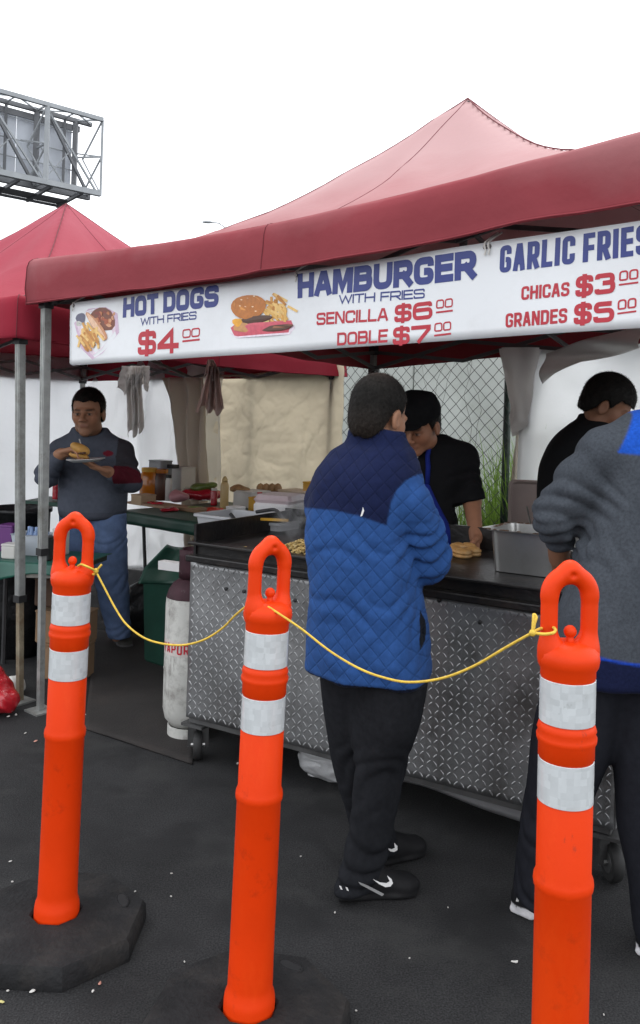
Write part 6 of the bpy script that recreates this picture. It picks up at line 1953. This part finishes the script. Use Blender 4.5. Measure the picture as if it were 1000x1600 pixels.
    flat_mark(t, o, [(583, 1374), (594, 1379), (604, 1380), (609, 1377), (605, 1368), (612, 1374), (614, 1380), (610, 1385), (602, 1386), (592, 1381)], 2.625, M_WHITE, 'curved_mark')
    flat_mark(t, o, [(560, 1378), (575, 1384), (600, 1397), (597, 1400), (580, 1391), (563, 1382)], 2.615, mat('grey_trim', (.25, .25, .25)), 'sole_stripe')
    for q in ((530, 1384), (540, 1386)): flat_mark(t, o, [(q[0], q[1]), (q[0] + 3, q[1] + 1), (q[0] + 5, q[1] + 6), (q[0] + 2, q[1] + 5)], 2.60, M_WHITE, 'heel_mark')
    o, pt = shoe(t, T(572, 1352), T(655, 1330), (.010, .010, .011), so)
    flat_mark(t, o, [(604, 1325), (612, 1327), (617, 1325), (616, 1317), (621, 1322), (621, 1328), (616, 1331), (610, 1330)], 2.80, M_WHITE, 'curved_mark')
person_blue()

# ------------------------------------------------------------------ customer in the grey sweatshirt, nearest on the right
def person_grey():
    Y0 = 2.45; yaw = R(-4)
    gp = T(930, 1465)
    t = thing('person', (gp.x, gp.y, 0), 'person in a grey sweatshirt with a bright blue shoulder, at the right edge', 'person')
    S = [(640, 1018, 1108, .08), (652, 985, 1118, .10), (672, 955, 1130, .125), (705, 938, 1145, .14), (760, 925, 1150, .15), (830, 908, 1150, .155), (890, 888, 1148, .16), (950, 868, 1142, .165), (1010, 854, 1136, .17), (1046, 852, 1132, .165), (1062, 860, 1128, .16)]
    st = [sta(y, a, b, Y0, d, yaw) for y, a, b, d in S]
    sh, el, wr = W(946, 705, 2.43), W(872, 800, 2.50), W(874, 872, 2.62)
    sh2, el2, wr2 = W(1135, 705, 2.45), W(1165, 830, 2.5), W(1120, 880, 2.75)
    hc = W(1085, 585, 2.50); M = head_frame(R(0), R(15)); hs = 1.0; nk = W(1065, 660, 2.46)
    lo, hi = bounds(st, [hc, wr, wr2, W(850, 930, 2.62), W(1000, 1470, 2.5)], .17)
    f = Field(lo, hi, .0055)
    add_head(f, hc, M, hs, nk); f.stack([(q[0], q[1], q[2], q[3] * .8, q[4] * .8, q[5]) for q in st[2:]], k=.03)
    f.chain([sh, el, wr], [.05, .042, .031]); f.chain([sh2, el2, wr2], [.05, .042, .03])
    add_hand(f, wr, W(882, 930, 2.70) - wr, (.8, .3, .2), 1, .7); add_hand(f, wr2, wr2 - el2, (0, .2, -.9), 1, .5)
    for hx, ax in (((920, 1060, 2.45), (835, 1400, 2.58)), ((1040, 1060, 2.45), (1035, 1440, 2.42))): f.cap(W(*hx), W(*ax), .06, .025, .02)
    f.build('body', M_SKIN, t, color=lambda P: head_colors(P, hc, M, hs, SKIN))
    hair_cap(t, hc, M, hs, M_HAIR, .008)
    lo, hi = bounds(st, [sh, el, sh2, el2, wr2], .12)
    f = Field(lo, hi, .0052)
    f.stack(st, n=2.4, k=.03, rnd_=.02)
    f.cap(sh, W(1000, 682, 2.44), .062, .07, .06)
    cuff = lerp(el, wr, .58)
    f.chain([sh, lerp(sh, el, .55), el, lerp(el, wr, .22)], [.062, .066, .064, .060], .035); f.cap(lerp(el, wr, .22), cuff, .058, .044, .02)
    f.chain([sh2, el2, wr2], [.065, .06, .05], .03)
    f.stack([sta(628, 1022, 1104, 2.46, .07, yaw), sta(650, 1010, 1112, 2.46, .08, yaw)], k=.015, rnd_=.008)
    # heavy bunched folds of the pushed-up sleeve
    f.add(wrinkle(sh, el,   .0065, 56, 21, centers=(.45, .75, 1.0), spread=.075)); f.add(wrinkle(el, cuff, .008, 80, 22, centers=(.25, .7), spread=.05))
    f.add(wrinkle(W(960, 760, Y0), W(880, 1000, Y0), .004, 22, 23, centers=(.3, .7), spread=.12)); f.add(soft(.0035, 11, 24)); f.add(soft(.0014, 38, 25))
    # cuff end is open: cut with a plane across the forearm
    dv = vec((wr - el).normalized()); cpnt = vec(cuff) + dv * .020
    f.cut(lambda x, y, z: np.where(np.sqrt((x - cpnt[0]) ** 2 + (y - cpnt[1]) ** 2 + (z - cpnt[2]) ** 2) < .09, (x - cpnt[0]) * dv[0] + (y - cpnt[1]) * dv[1] + (z - cpnt[2]) * dv[2], -1.0))
    zc = W(980, 708, 2.33).z; 
    z1, z2 = W(950, 1026, 2.33).z, W(950, 1033, 2.33).z
    def colr(P):
        grey = np.array((.060, .068, .080)); c = np.tile(grey, (len(P), 1))
        X, Z = P[:, 0], P[:, 2]
        xs = W(966, 690, 2.35).x + np.clip((Z - zc), 0, 1) * .55
        yk = (Z > zc - .06 * (X - W(957, 690, 2.35).x)) & (X > xs) & (seg_d(P, sh2, el2) > .08)
        sdk = np.minimum(Z - (zc - .06 * (X - W(957, 690, 2.35).x)), (X - xs) * .9); sdk = np.where(seg_d(P, sh2, el2) > .08, sdk, -1)
        k_ = np.clip(sdk / .006 + .5, 0, 1)[:, None]; c = c * (1 - k_) + np.array((.016, .085, .45)) * k_
        sl = -.10 * (X - W(930, 1026, 2.33).x)
        k_ = np.clip((z1 + .006 + sl - Z) / .005 + .5, 0, 1)[:, None]; c = c * (1 - k_) + np.array((.012, .06, .45)) * k_
        k_ = np.clip((z1 + sl - Z) / .005 + .5, 0, 1)[:, None]; c = c * (1 - k_) + np.array((.010, .014, .045)) * k_
        return c
    f.build('sweatshirt', M_HEATH, t, color=colr, relax=1)
    L1 = [(1045, 862, 985, 2.46, .12), (1100, 840, 966, 2.47, .115), (1170, 829, 955, 2.49, .11), (1230, 822, 930, 2.51, .10), (1290, 812, 905, 2.54, .095), (1340, 804, 888, 2.56, .09), (1392, 803, 872, 2.58, .085), (1404, 806, 868, 2.58, .08)]
    L2 = [(1045, 945, 1128, 2.45, .12), (1110, 950, 1118, 2.45, .115), (1200, 957, 1100, 2.44, .11), (1300, 966, 1085, 2.43, .10), (1400, 986, 1078, 2.42, .09), (1470, 992, 1076, 2.42, .085)]
    s1 = [sta(y, a, b, Y, d, R(0)) for y, a, b, Y, d in L1]; s2 = [sta(y, a, b, Y, d, R(0)) for y, a, b, Y, d in L2]
    lo, hi = bounds(s1 + s2, [], .06); f = Field(lo, hi, .0075)
    f.stack(s1, n=2.2, k=.03, rnd_=.012); f.stack(s2, n=2.2, k=.03, rnd_=.012)
    f.add(wrinkle(W(890, 1150, 2.49), W(838, 1395, 2.58), .008, 40, 31, centers=(.55, .95), spread=.07)); f.add(soft(.004, 13, 32))
    f.build('trousers', mat('navy_trousers', (.017, .018, .023), rough=.95, var=.15, vscale=50, spec=.05), t)
    o, pt = shoe(t, T(812, 1432), T(858, 1392), (.012, .012, .014), (.66, .66, .68), solecut=.042)
    flat_mark(t, o, [(806, 1408), (809, 1399), (808, 1392), (811, 1391), (812, 1397), (816, 1394), (817, 1397), (812, 1402), (810, 1409)], 2.575, M_WHITE, 'heel_mark')
    shoe(t, T(1012, 1500), T(1040, 1455), (.012, .012, .014), (.66, .66, .68), solecut=.042)
person_grey()

# ------------------------------------------------------------------ cook with cap and blue apron
def person_cook():
    Y0 = 4.0; yaw = R(203)
    gp = W(655, 900, Y0); t = thing('person', (gp.x, gp.y, 0), 'cook in a black cap, black shirt and blue apron bending over the griddle', 'person')
    S = [(684, 628, 700, .08), (692, 612, 718, .10), (706, 598, 732, .115), (735, 592, 728, .125), (775, 590, 716, .125), (820, 592, 716, .13), (870, 594, 718, .14), (930, 596, 718, .14)]
    st = [sta(y, a, b, Y0, d, yaw) for y, a, b, d in S]
    sh, el, wr = W(722, 716, 3.98), W(737, 782, 3.94), W(744, 838, 3.80)
    sh2, el2, wr2 = W(608, 716, 3.98), W(600, 790, 3.9), W(640, 850, 3.70)
    hc = W(656, 664, 3.88); M = head_frame(R(216), R(24), R(-4)); hs = 1.04; nk = W(660, 702, 3.98)
    lo, hi = bounds(st[:5], [hc, wr, wr2, W(744, 860, 3.8), (gp.x, gp.y, .05)], .17); f = Field(lo, hi, .0052)
    add_head(f, hc, M, hs, nk); f.stack([(q[0], q[1], q[2], q[3] * .8, q[4] * .8, q[5]) for q in st[1:]], k=.03)
    f.chain([sh, el, wr], [.05, .041, .030]); f.chain([sh2, el2, wr2], [.05, .041, .03])
    add_hand(f, wr, W(742, 870, 3.74) - wr, (-.7, -.2, -.2), -1, .6); add_hand(f, wr2, wr2 - el2, (.3, .2, -.8), 1, .6)
    for dx in (-.1, .1): f.cap((gp.x + dx, Y0 + .02, .85), (gp.x + dx, Y0 + .02, .08), .075, .045, .02)
    def col_(P):
        c = head_colors(P, hc, M, hs, SKIN * np.array((1.05, 1.0, 1.0)))
        return c
    f.build('body', M_SKIN, t, color=col_)
    hair_cap(t, hc, M, hs, M_HAIR, .005, .03, -.03, -.06)
    # cap: crown and short bill
    f = Field(tuple(vec(hc) - .19), tuple(vec(hc) + .2), .0048)
    Lh = lambda x, y, z: hc + M @ (Vector((x, y, z)) * hs)
    f.ell(Lh(0, -.012, .060), (.092, .110, .082), M, 0); f.cap(Lh(-.045, -.02, .115), Lh(.045, -.02, .115), .035, .035, .03)
    Mi = np.array(M); cc = vec(Lh(0, 0, .036))
    f.cut(lambda x, y, z: -((x - cc[0]) * Mi[0, 2] + (y - cc[1]) * Mi[1, 2] + (z - cc[2]) * Mi[2, 2]))
    f.ell(Lh(0, .10, .040), (.068, .055, .007), M, .008)
    f.build('cap', mat('black_cap', (.010, .010, .011), rough=.9, var=.15, vscale=40, spec=.06), t)
    lo, hi = bounds(st, [sh, el, sh2, el2], .10); f = Field(lo, hi, .006)
    f.stack(st, n=2.4, k=.02, rnd_=.02)
    end = lerp(sh, el, .98)
    for a, b in ((sh, end), (sh2, lerp(sh2, el2, .98))): f.cap(a, b, .062, .066, .04)
    f.cap(sh, W(690, 700, 3.98), .06, .06, .05); f.cap(sh2, W(640, 700, 3.98), .06, .06, .05)
    dv = vec((el - sh).normalized()); ce = vec(end)
    f.cut(lambda x, y, z: np.where((x - ce[0]) ** 2 + (y - ce[1]) ** 2 + (z - ce[2]) ** 2 < .012, (x - ce[0]) * dv[0] + (y - ce[1]) * dv[1] + (z - ce[2]) * dv[2] - .01, -1.0))
    f.add(soft(.005, 16, 41)); f.add(wrinkle(sh, el, .006, 50, 42, centers=(.4, .8), spread=.05))
    Fd = Vector((math.sin(yaw), math.cos(yaw), 0)); vn_ = W(652, 712, 3.86)
    def colr(P):
        c = np.tile(np.array((.010, .010, .011)), (len(P), 1))
        px = (P[:, 0] - vn_.x); pz = P[:, 2] - vn_.z
        v = (pz > -.02) & (np.abs(px) < (pz + .02) * .55) & (P[:, 1] < Y0 - .02); c[v] = (.55, .54, .53)
        return c
    f.build('shirt', M_CLOTH, t, color=colr)
    # apron: a shell over the chest, cut to a bib that widens at the waist
    f = Field(lo, hi, .006)
    f.stack([(q[0], q[1], q[2], q[3] + .010, q[4] + .012, q[5]) for q in st[3:]], n=2.4, k=0, rnd_=.004)
    f.add(soft(.005, 16, 41))
    cs, sn = math.cos(yaw), math.sin(yaw); cx_, cy_ = st[4][0], st[4][1]
    zt = W(660, 752, Y0).z; zw = W(660, 822, Y0).z
    def keep(x, y, z):
        lx = (x - cx_) * cs - (y - cy_) * sn; ly = (x - cx_) * sn + (y - cy_) * cs
        half = np.interp(np.clip((zt - z), -.1, .6).ravel(), [-.1, 0, .16, .25, .6], [.085, .085, .16, .20, .21]).reshape(z.shape)
        return np.maximum(np.maximum(np.abs(lx) - half, .02 - ly), z - zt)
    f.cut(keep)
    ap = f.build('apron', mat('blue_apron', (.012, .022, .17), rough=.85, var=.12, vscale=20, spec=.1), t)
    mb = MB(); mb.tube([W(668, 756, 3.86), W(669, 730, 3.86), W(668, 712, 3.868), W(672, 694, 3.90), W(676, 686, 3.96)], .011, 8); mb.build('strap', ap.data.materials[0], ap, smooth=True)
    f = Field((gp.x - .3, Y0 - .2, 0), (gp.x + .3, Y0 + .25, .95), .014)
    for dx in (-.1, .1): f.cap((gp.x + dx * .8, Y0 + .02, .85), (gp.x + dx, Y0 + .02, .08), .10, .07, .03)
    f.build('trousers', M_PANT, t)
    for dx in (-.1, .1): shoe(t, (gp.x + dx, Y0 + .08, 0), (gp.x + dx - .04, Y0 - .18, 0), (.012, .012, .012), (.02, .02, .02))
person_cook()

# ------------------------------------------------------------------ second cook, in profile at the right
def person_cook2():
    Y0 = 3.85; yaw = R(112)
    gp = W(905, 900, Y0); t = thing('person', (gp.x, gp.y, 0), 'dark-haired cook in a black shirt looking down, behind the grey sweatshirt', 'person')
    S = [(652, 905, 962, .10), (664, 885, 970, .15), (684, 861, 978, .19), (715, 844, 985, .20), (750, 837, 985, .20), (800, 838, 980, .19), (860, 842, 972, .18), (930, 848, 968, .18)]
    st = [sta(y, a, b, Y0, .1, yaw, w=w) for y, a, b, w in S]
    hc = W(949, 635, 3.78); M = head_frame(R(110), R(30), R(0)); hs = 1.06; nk = W(925, 678, 3.84)
    sh, el, wr = W(925, 725, 3.68), W(945, 800, 3.62), W(995, 850, 3.55)
    sh2, el2, wr2 = W(930, 715, 4.05), W(965, 800, 4.0), W(1010, 850, 3.8)
    lo, hi = bounds(st[:5], [hc, wr, wr2, (gp.x, gp.y, .05)], .17); f = Field(lo, hi, .0055)
    add_head(f, hc, M, hs, nk); f.stack([(q[0], q[1], q[2], q[3] * .8, q[4] * .8, q[5]) for q in st[1:]], k=.03)
    f.chain([sh, el, wr], [.05, .041, .030]); f.chain([sh2, el2, wr2], [.05, .041, .03])
    add_hand(f, wr, wr - el, (0, .2, -.9), 1, .6); add_hand(f, wr2, wr2 - el2, (0, .2, -.9), -1, .6)
    for dy in (-.09, .09): f.cap((gp.x, Y0 + dy, .85), (gp.x, Y0 + dy, .08), .075, .045, .02)
    f.build('body', M_SKIN, t, color=lambda P: head_colors(P, hc, M, hs, SKIN_D))
    hair_cap(t, hc, M, hs, M_HAIR, .013, .045, -.02, -.06)
    lo, hi = bounds(st, [sh, el, sh2, el2], .10); f = Field(lo, hi, .0065)
    f.stack(st, n=2.3, k=.02, rnd_=.03)
    for a, b in ((sh, el), (sh2, el2)): f.cap(a, b, .066, .062, .05)
    f.stack([sta(645, 903, 945, Y0 - .02, .05, yaw, w=.06), sta(672, 895, 955, Y0 - .02, .05, yaw, w=.075)], k=.02, rnd_=.01)
    f.add(soft(.005, 15, 51))
    f.build('shirt', M_CLOTH, t, color=lambda P: np.tile(np.array((.010, .010, .011)), (len(P), 1)))
    f = Field((gp.x - .3, Y0 - .3, 0), (gp.x + .3, Y0 + .3, .95), .014)
    for dy in (-.09, .09): f.cap((gp.x, Y0 + dy * .8, .85), (gp.x, Y0 + dy, .08), .10, .07, .03)
    f.build('trousers', M_PANT, t)
    for dy in (-.09, .09): shoe(t, (gp.x - .06, Y0 + dy, 0), (gp.x + .2, Y0 + dy - .03, 0), (.012, .012, .012), (.02, .02, .02))
person_cook2()

# ------------------------------------------------------------------ man eating from a foam plate
def person_eating():
    Y0 = 5.3; yaw = R(178)
    gp = T(165, 1010); t = thing('person', (gp.x, gp.y, 0), 'man in a grey hoodie and jeans eating from a foam plate at the left', 'person')
    S = [(677, 118, 166, .085), (684, 102, 180, .11), (694, 88, 194, .13), (715, 86, 202, .15), (745, 90, 203, .16), (780, 91, 201, .17), (800, 92, 198, .17), (809, 94, 196, .165)]
    st = [sta(y, a, b, Y0, d, yaw) for y, a, b, d in S]
    shA, elA, wrA = W(93, 703, 5.26), W(74, 744, 5.12), W(96, 709, 4.98)          # raised arm, left in the photo
    shB, elB, wrB = W(192, 704, 5.28), W(204, 752, 5.18), W(168, 737, 5.00)
    hc = W(138, 645, 5.22); M = head_frame(R(181), R(3), R(2)); hs = 1.16; nk = W(140, 690, 5.28)
    lo, hi = bounds(st[:5], [hc, wrA, wrB, (gp.x, gp.y, .05)], .17); f = Field(lo, hi, .0052)
    add_head(f, hc, M, hs, nk); f.stack([(q[0], q[1], q[2], q[3] * .8, q[4] * .8, q[5]) for q in st[1:]], k=.03)
    f.chain([shA, elA, wrA], [.05, .042, .032]); f.chain([shB, elB, wrB], [.05, .042, .032])
    add_hand(f, wrA, W(122, 703, 4.95) - wrA, (.2, -.35, -.75), 1, .55, 1.12); add_hand(f, wrB, W(140, 727, 4.92) - wrB, (0, -.05, 1), 1, .12, 1.12)
    for a, b in (((150, 820, 5.3), (182, 995, 5.33)), ((120, 820, 5.3), (112, 1000, 5.36))): f.cap(W(*a), W(*b), .06, .03, .02)
    f.build('body', M_SKIN, t, color=lambda P: head_colors(P, hc, M, hs, SKIN * 1.15, .2))
    hair_cap(t, hc, M, hs, M_HAIR, .0085, .062, -.02, -.05)
    lo, hi = bounds(st, [shA, elA, wrA, shB, elB, wrB], .10); f = Field(lo, hi, .006)
    f.stack(st, n=2.4, k=.02, rnd_=.03)
    f.cap(shA, W(118, 692, 5.28), .062, .07, .06); f.cap(shB, W(165, 692, 5.28), .062, .07, .06)
    f.chain([shA, elA, lerp(elA, wrA, .8)], [.07, .065, .047], .03); f.chain([shB, elB, lerp(elB, wrB, .8)], [.07, .066, .047], .03)
    f.stack([sta(668, 112, 170, Y0 - .01, .09, yaw), sta(680, 110, 172, Y0 - .01, .105, yaw), sta(694, 104, 178, Y0 - .01, .12, yaw)], k=.02, rnd_=.015)      # hood collar
    f.ell(W(140, 668, Y0 - .08), (.085, .085, .055), None, k=.012, sub=True)
    f.add(soft(.006, 13, 61)); f.add(wrinkle(shB, elB, .008, 45, 62, centers=(.5, .95), spread=.06)); f.add(wrinkle(shA, elA, .008, 45, 63, centers=(.6, 1.0), spread=.06))
    f.add(wrinkle(W(145, 730, 5.3), W(145, 810, 5.3), .007, 30, 64, centers=(.8,), spread=.10))
    zh = W(145, 801, 5.15).z
    lg = W(166, 709, 5.14)
    def colr(P):
        c = np.tile(np.array((.075, .084, .108)), (len(P), 1))
        d_ = seg_d(P, lerp(shB, elB, .55), elB); d2 = seg_d(P, elB, wrB)
        red = (d2 < .075) & (P[:, 2] > elB.z - .005) & (P[:, 0] > wrB.x + .03); c[red] = (.085, .012, .020)
        up = (seg_d(P, shB, lerp(shB, elB, .8)) < .085) & (P[:, 0] > shB.x - .02); c[up & ~red] = (.040, .038, .044)
        e = (((P[:, 0] - lg.x) / .030) ** 2 + ((P[:, 2] - lg.z) / .016) ** 2 < 1) & (P[:, 1] < 5.25) & (d2 > .07); c[e] = (.16, .018, .03)
        c[P[:, 2] < zh] = (.062, .068, .088)
        return c
    f.build('hoodie', M_CLOTH, t, color=colr)
    mb = MB(); mb.tube([W(124, 686, 5.10), W(127, 697, 5.09), W(130, 708, 5.08)], .004, 6); mb.build('drawstring', M_WPL, t, smooth=True)
    A_ = [(800, 138, 199, 5.3, .13), (850, 140, 200, 5.3, .125), (900, 147, 202, 5.31, .11), (950, 156, 204, 5.32, .10), (985, 166, 205, 5.33, .095), (995, 168, 206, 5.33, .095)]
    B2 = [(800, 93, 148, 5.3, .13), (850, 93, 146, 5.31, .125), (900, 93, 140, 5.33, .11), (960, 93, 134, 5.35, .10), (1000, 94, 132, 5.36, .095)]
    s1 = [sta(y, a, b, Y, d, R(175)) for y, a, b, Y, d in A_]; s2 = [sta(y, a, b, Y, d, R(175)) for y, a, b, Y, d in B2]
    lo, hi = bounds(s1 + s2, [], .06); f = Field(lo, hi, .008)
    f.stack(s1, n=2.2, k=.03, rnd_=.012); f.stack(s2, n=2.2, k=.03, rnd_=.012)
    f.add(wrinkle(W(170, 830, 5.3), W(186, 990, 5.33), .006, 44, 71, centers=(.1, .5, .95), spread=.06)); f.add(soft(.003, 12, 72))
    f.build('jeans', M_JEAN, t)
    shoe(t, T(183, 998), T(200, 1013), (.06, .057, .053), (.10, .10, .10)); shoe(t, T(112, 1000), T(104, 1016), (.030, .028, .026), (.05, .05, .05))
    # foam plate and the bun he holds
    pc2 = W(134, 722, 4.93); k = 4.93 / F_PX
    pl = thing('foam_plate', pc2, 'white foam plate held by the man in the grey hoodie', 'plate')
    MB().lathe([(.01, 0), (20 * k, .002), (29 * k, .016), (30 * k, .018), (29.5 * k, .020), (20 * k, .007), (.01, .005)], 30, pc2, Matrix.Rotation(R(-4), 3, 'Y')).build('dish', M_FOAM, pl, smooth=True)
    bc = W(122, 706, 4.93)
    bn = thing('hot_dog_bun', bc, 'yellow bun with meat in the hand of the man eating', 'bun')
    M_Y = mat('soft_yellow_bun', (.50, .27, .065), rough=.6, var=.2, vscale=25)
    f = Field(tuple(vec(bc) - .12), tuple(vec(bc) + .12), .0048)
    f.ell(bc + Vector((.01, 0, .018)), (.058, .040, .030), Matrix.Rotation(R(22), 3, 'Y'), 0); f.add(soft(.003, 40, 80))
    f.build('top_half', M_Y, bn)
    f = Field(tuple(vec(bc) - .12), tuple(vec(bc) + .12), .0048)
    f.ell(bc + Vector((.005, 0, -.022)), (.058, .040, .018), Matrix.Rotation(R(10), 3, 'Y'), 0)
    f.build('bottom_half', M_Y, bn)
    mb = MB()
    for i in range(9): mb.ball(bc + Vector((rnd.uniform(-.04, .055), rnd.uniform(-.03, 0), rnd.uniform(-.012, -.002))), (.014, .012, .008), 7)
    mo = mb.build('filling', M_DKFOOD, bn, smooth=True); mo['kind'] = 'stuff'
person_eating()
# ================================================================== a wisp of smoke over the frying onions
sm = bpy.data.materials.new('griddle_smoke'); sm.use_nodes = True
n, l = sm.node_tree.nodes, sm.node_tree.links
n.remove(n['Principled BSDF'])
pv = n.new('ShaderNodeVolumePrincipled'); pv.inputs['Color'].default_value = (.85, .85, .87, 1); pv.inputs['Anisotropy'].default_value = .3
tc = n.new('ShaderNodeTexCoord'); nz = n.new('ShaderNodeTexNoise'); nz.inputs['Scale'].default_value = 13; nz.inputs['Detail'].default_value = 4; nz.inputs['Distortion'].default_value = 1.2
l.new(tc.outputs['Object'], nz.inputs['Vector'])
gd_ = n.new('ShaderNodeTexGradient'); gd_.gradient_type = 'SPHERICAL'
mp = n.new('ShaderNodeMapping'); mp.inputs['Scale'].default_value = (8, 9, 6.2)
l.new(tc.outputs['Object'], mp.inputs[0]); l.new(mp.outputs[0], gd_.inputs[0])
mr = n.new('ShaderNodeMapRange'); mr.inputs[1].default_value = .46; mr.inputs[2].default_value = .72; mr.inputs[4].default_value = 26
l.new(nz.outputs[0], mr.inputs[0])
mm = n.new('ShaderNodeMath'); mm.operation = 'MULTIPLY'; l.new(mr.outputs[0], mm.inputs[0]); l.new(gd_.outputs[1], mm.inputs[1])
l.new(mm.outputs[0], pv.inputs['Density']); l.new(pv.outputs[0], n['Material Output'].inputs['Volume'])
sc0 = T(462, 858, PZ) + Vector((0, .02, .14))
so_ = MB().ball(sc0, (.12, .11, .15), 16).build('smoke', sm, None, base=sc0)
so_['kind'] = 'stuff'; so_['label'] = 'thin wisp of smoke rising from the griddle'
clean_props()
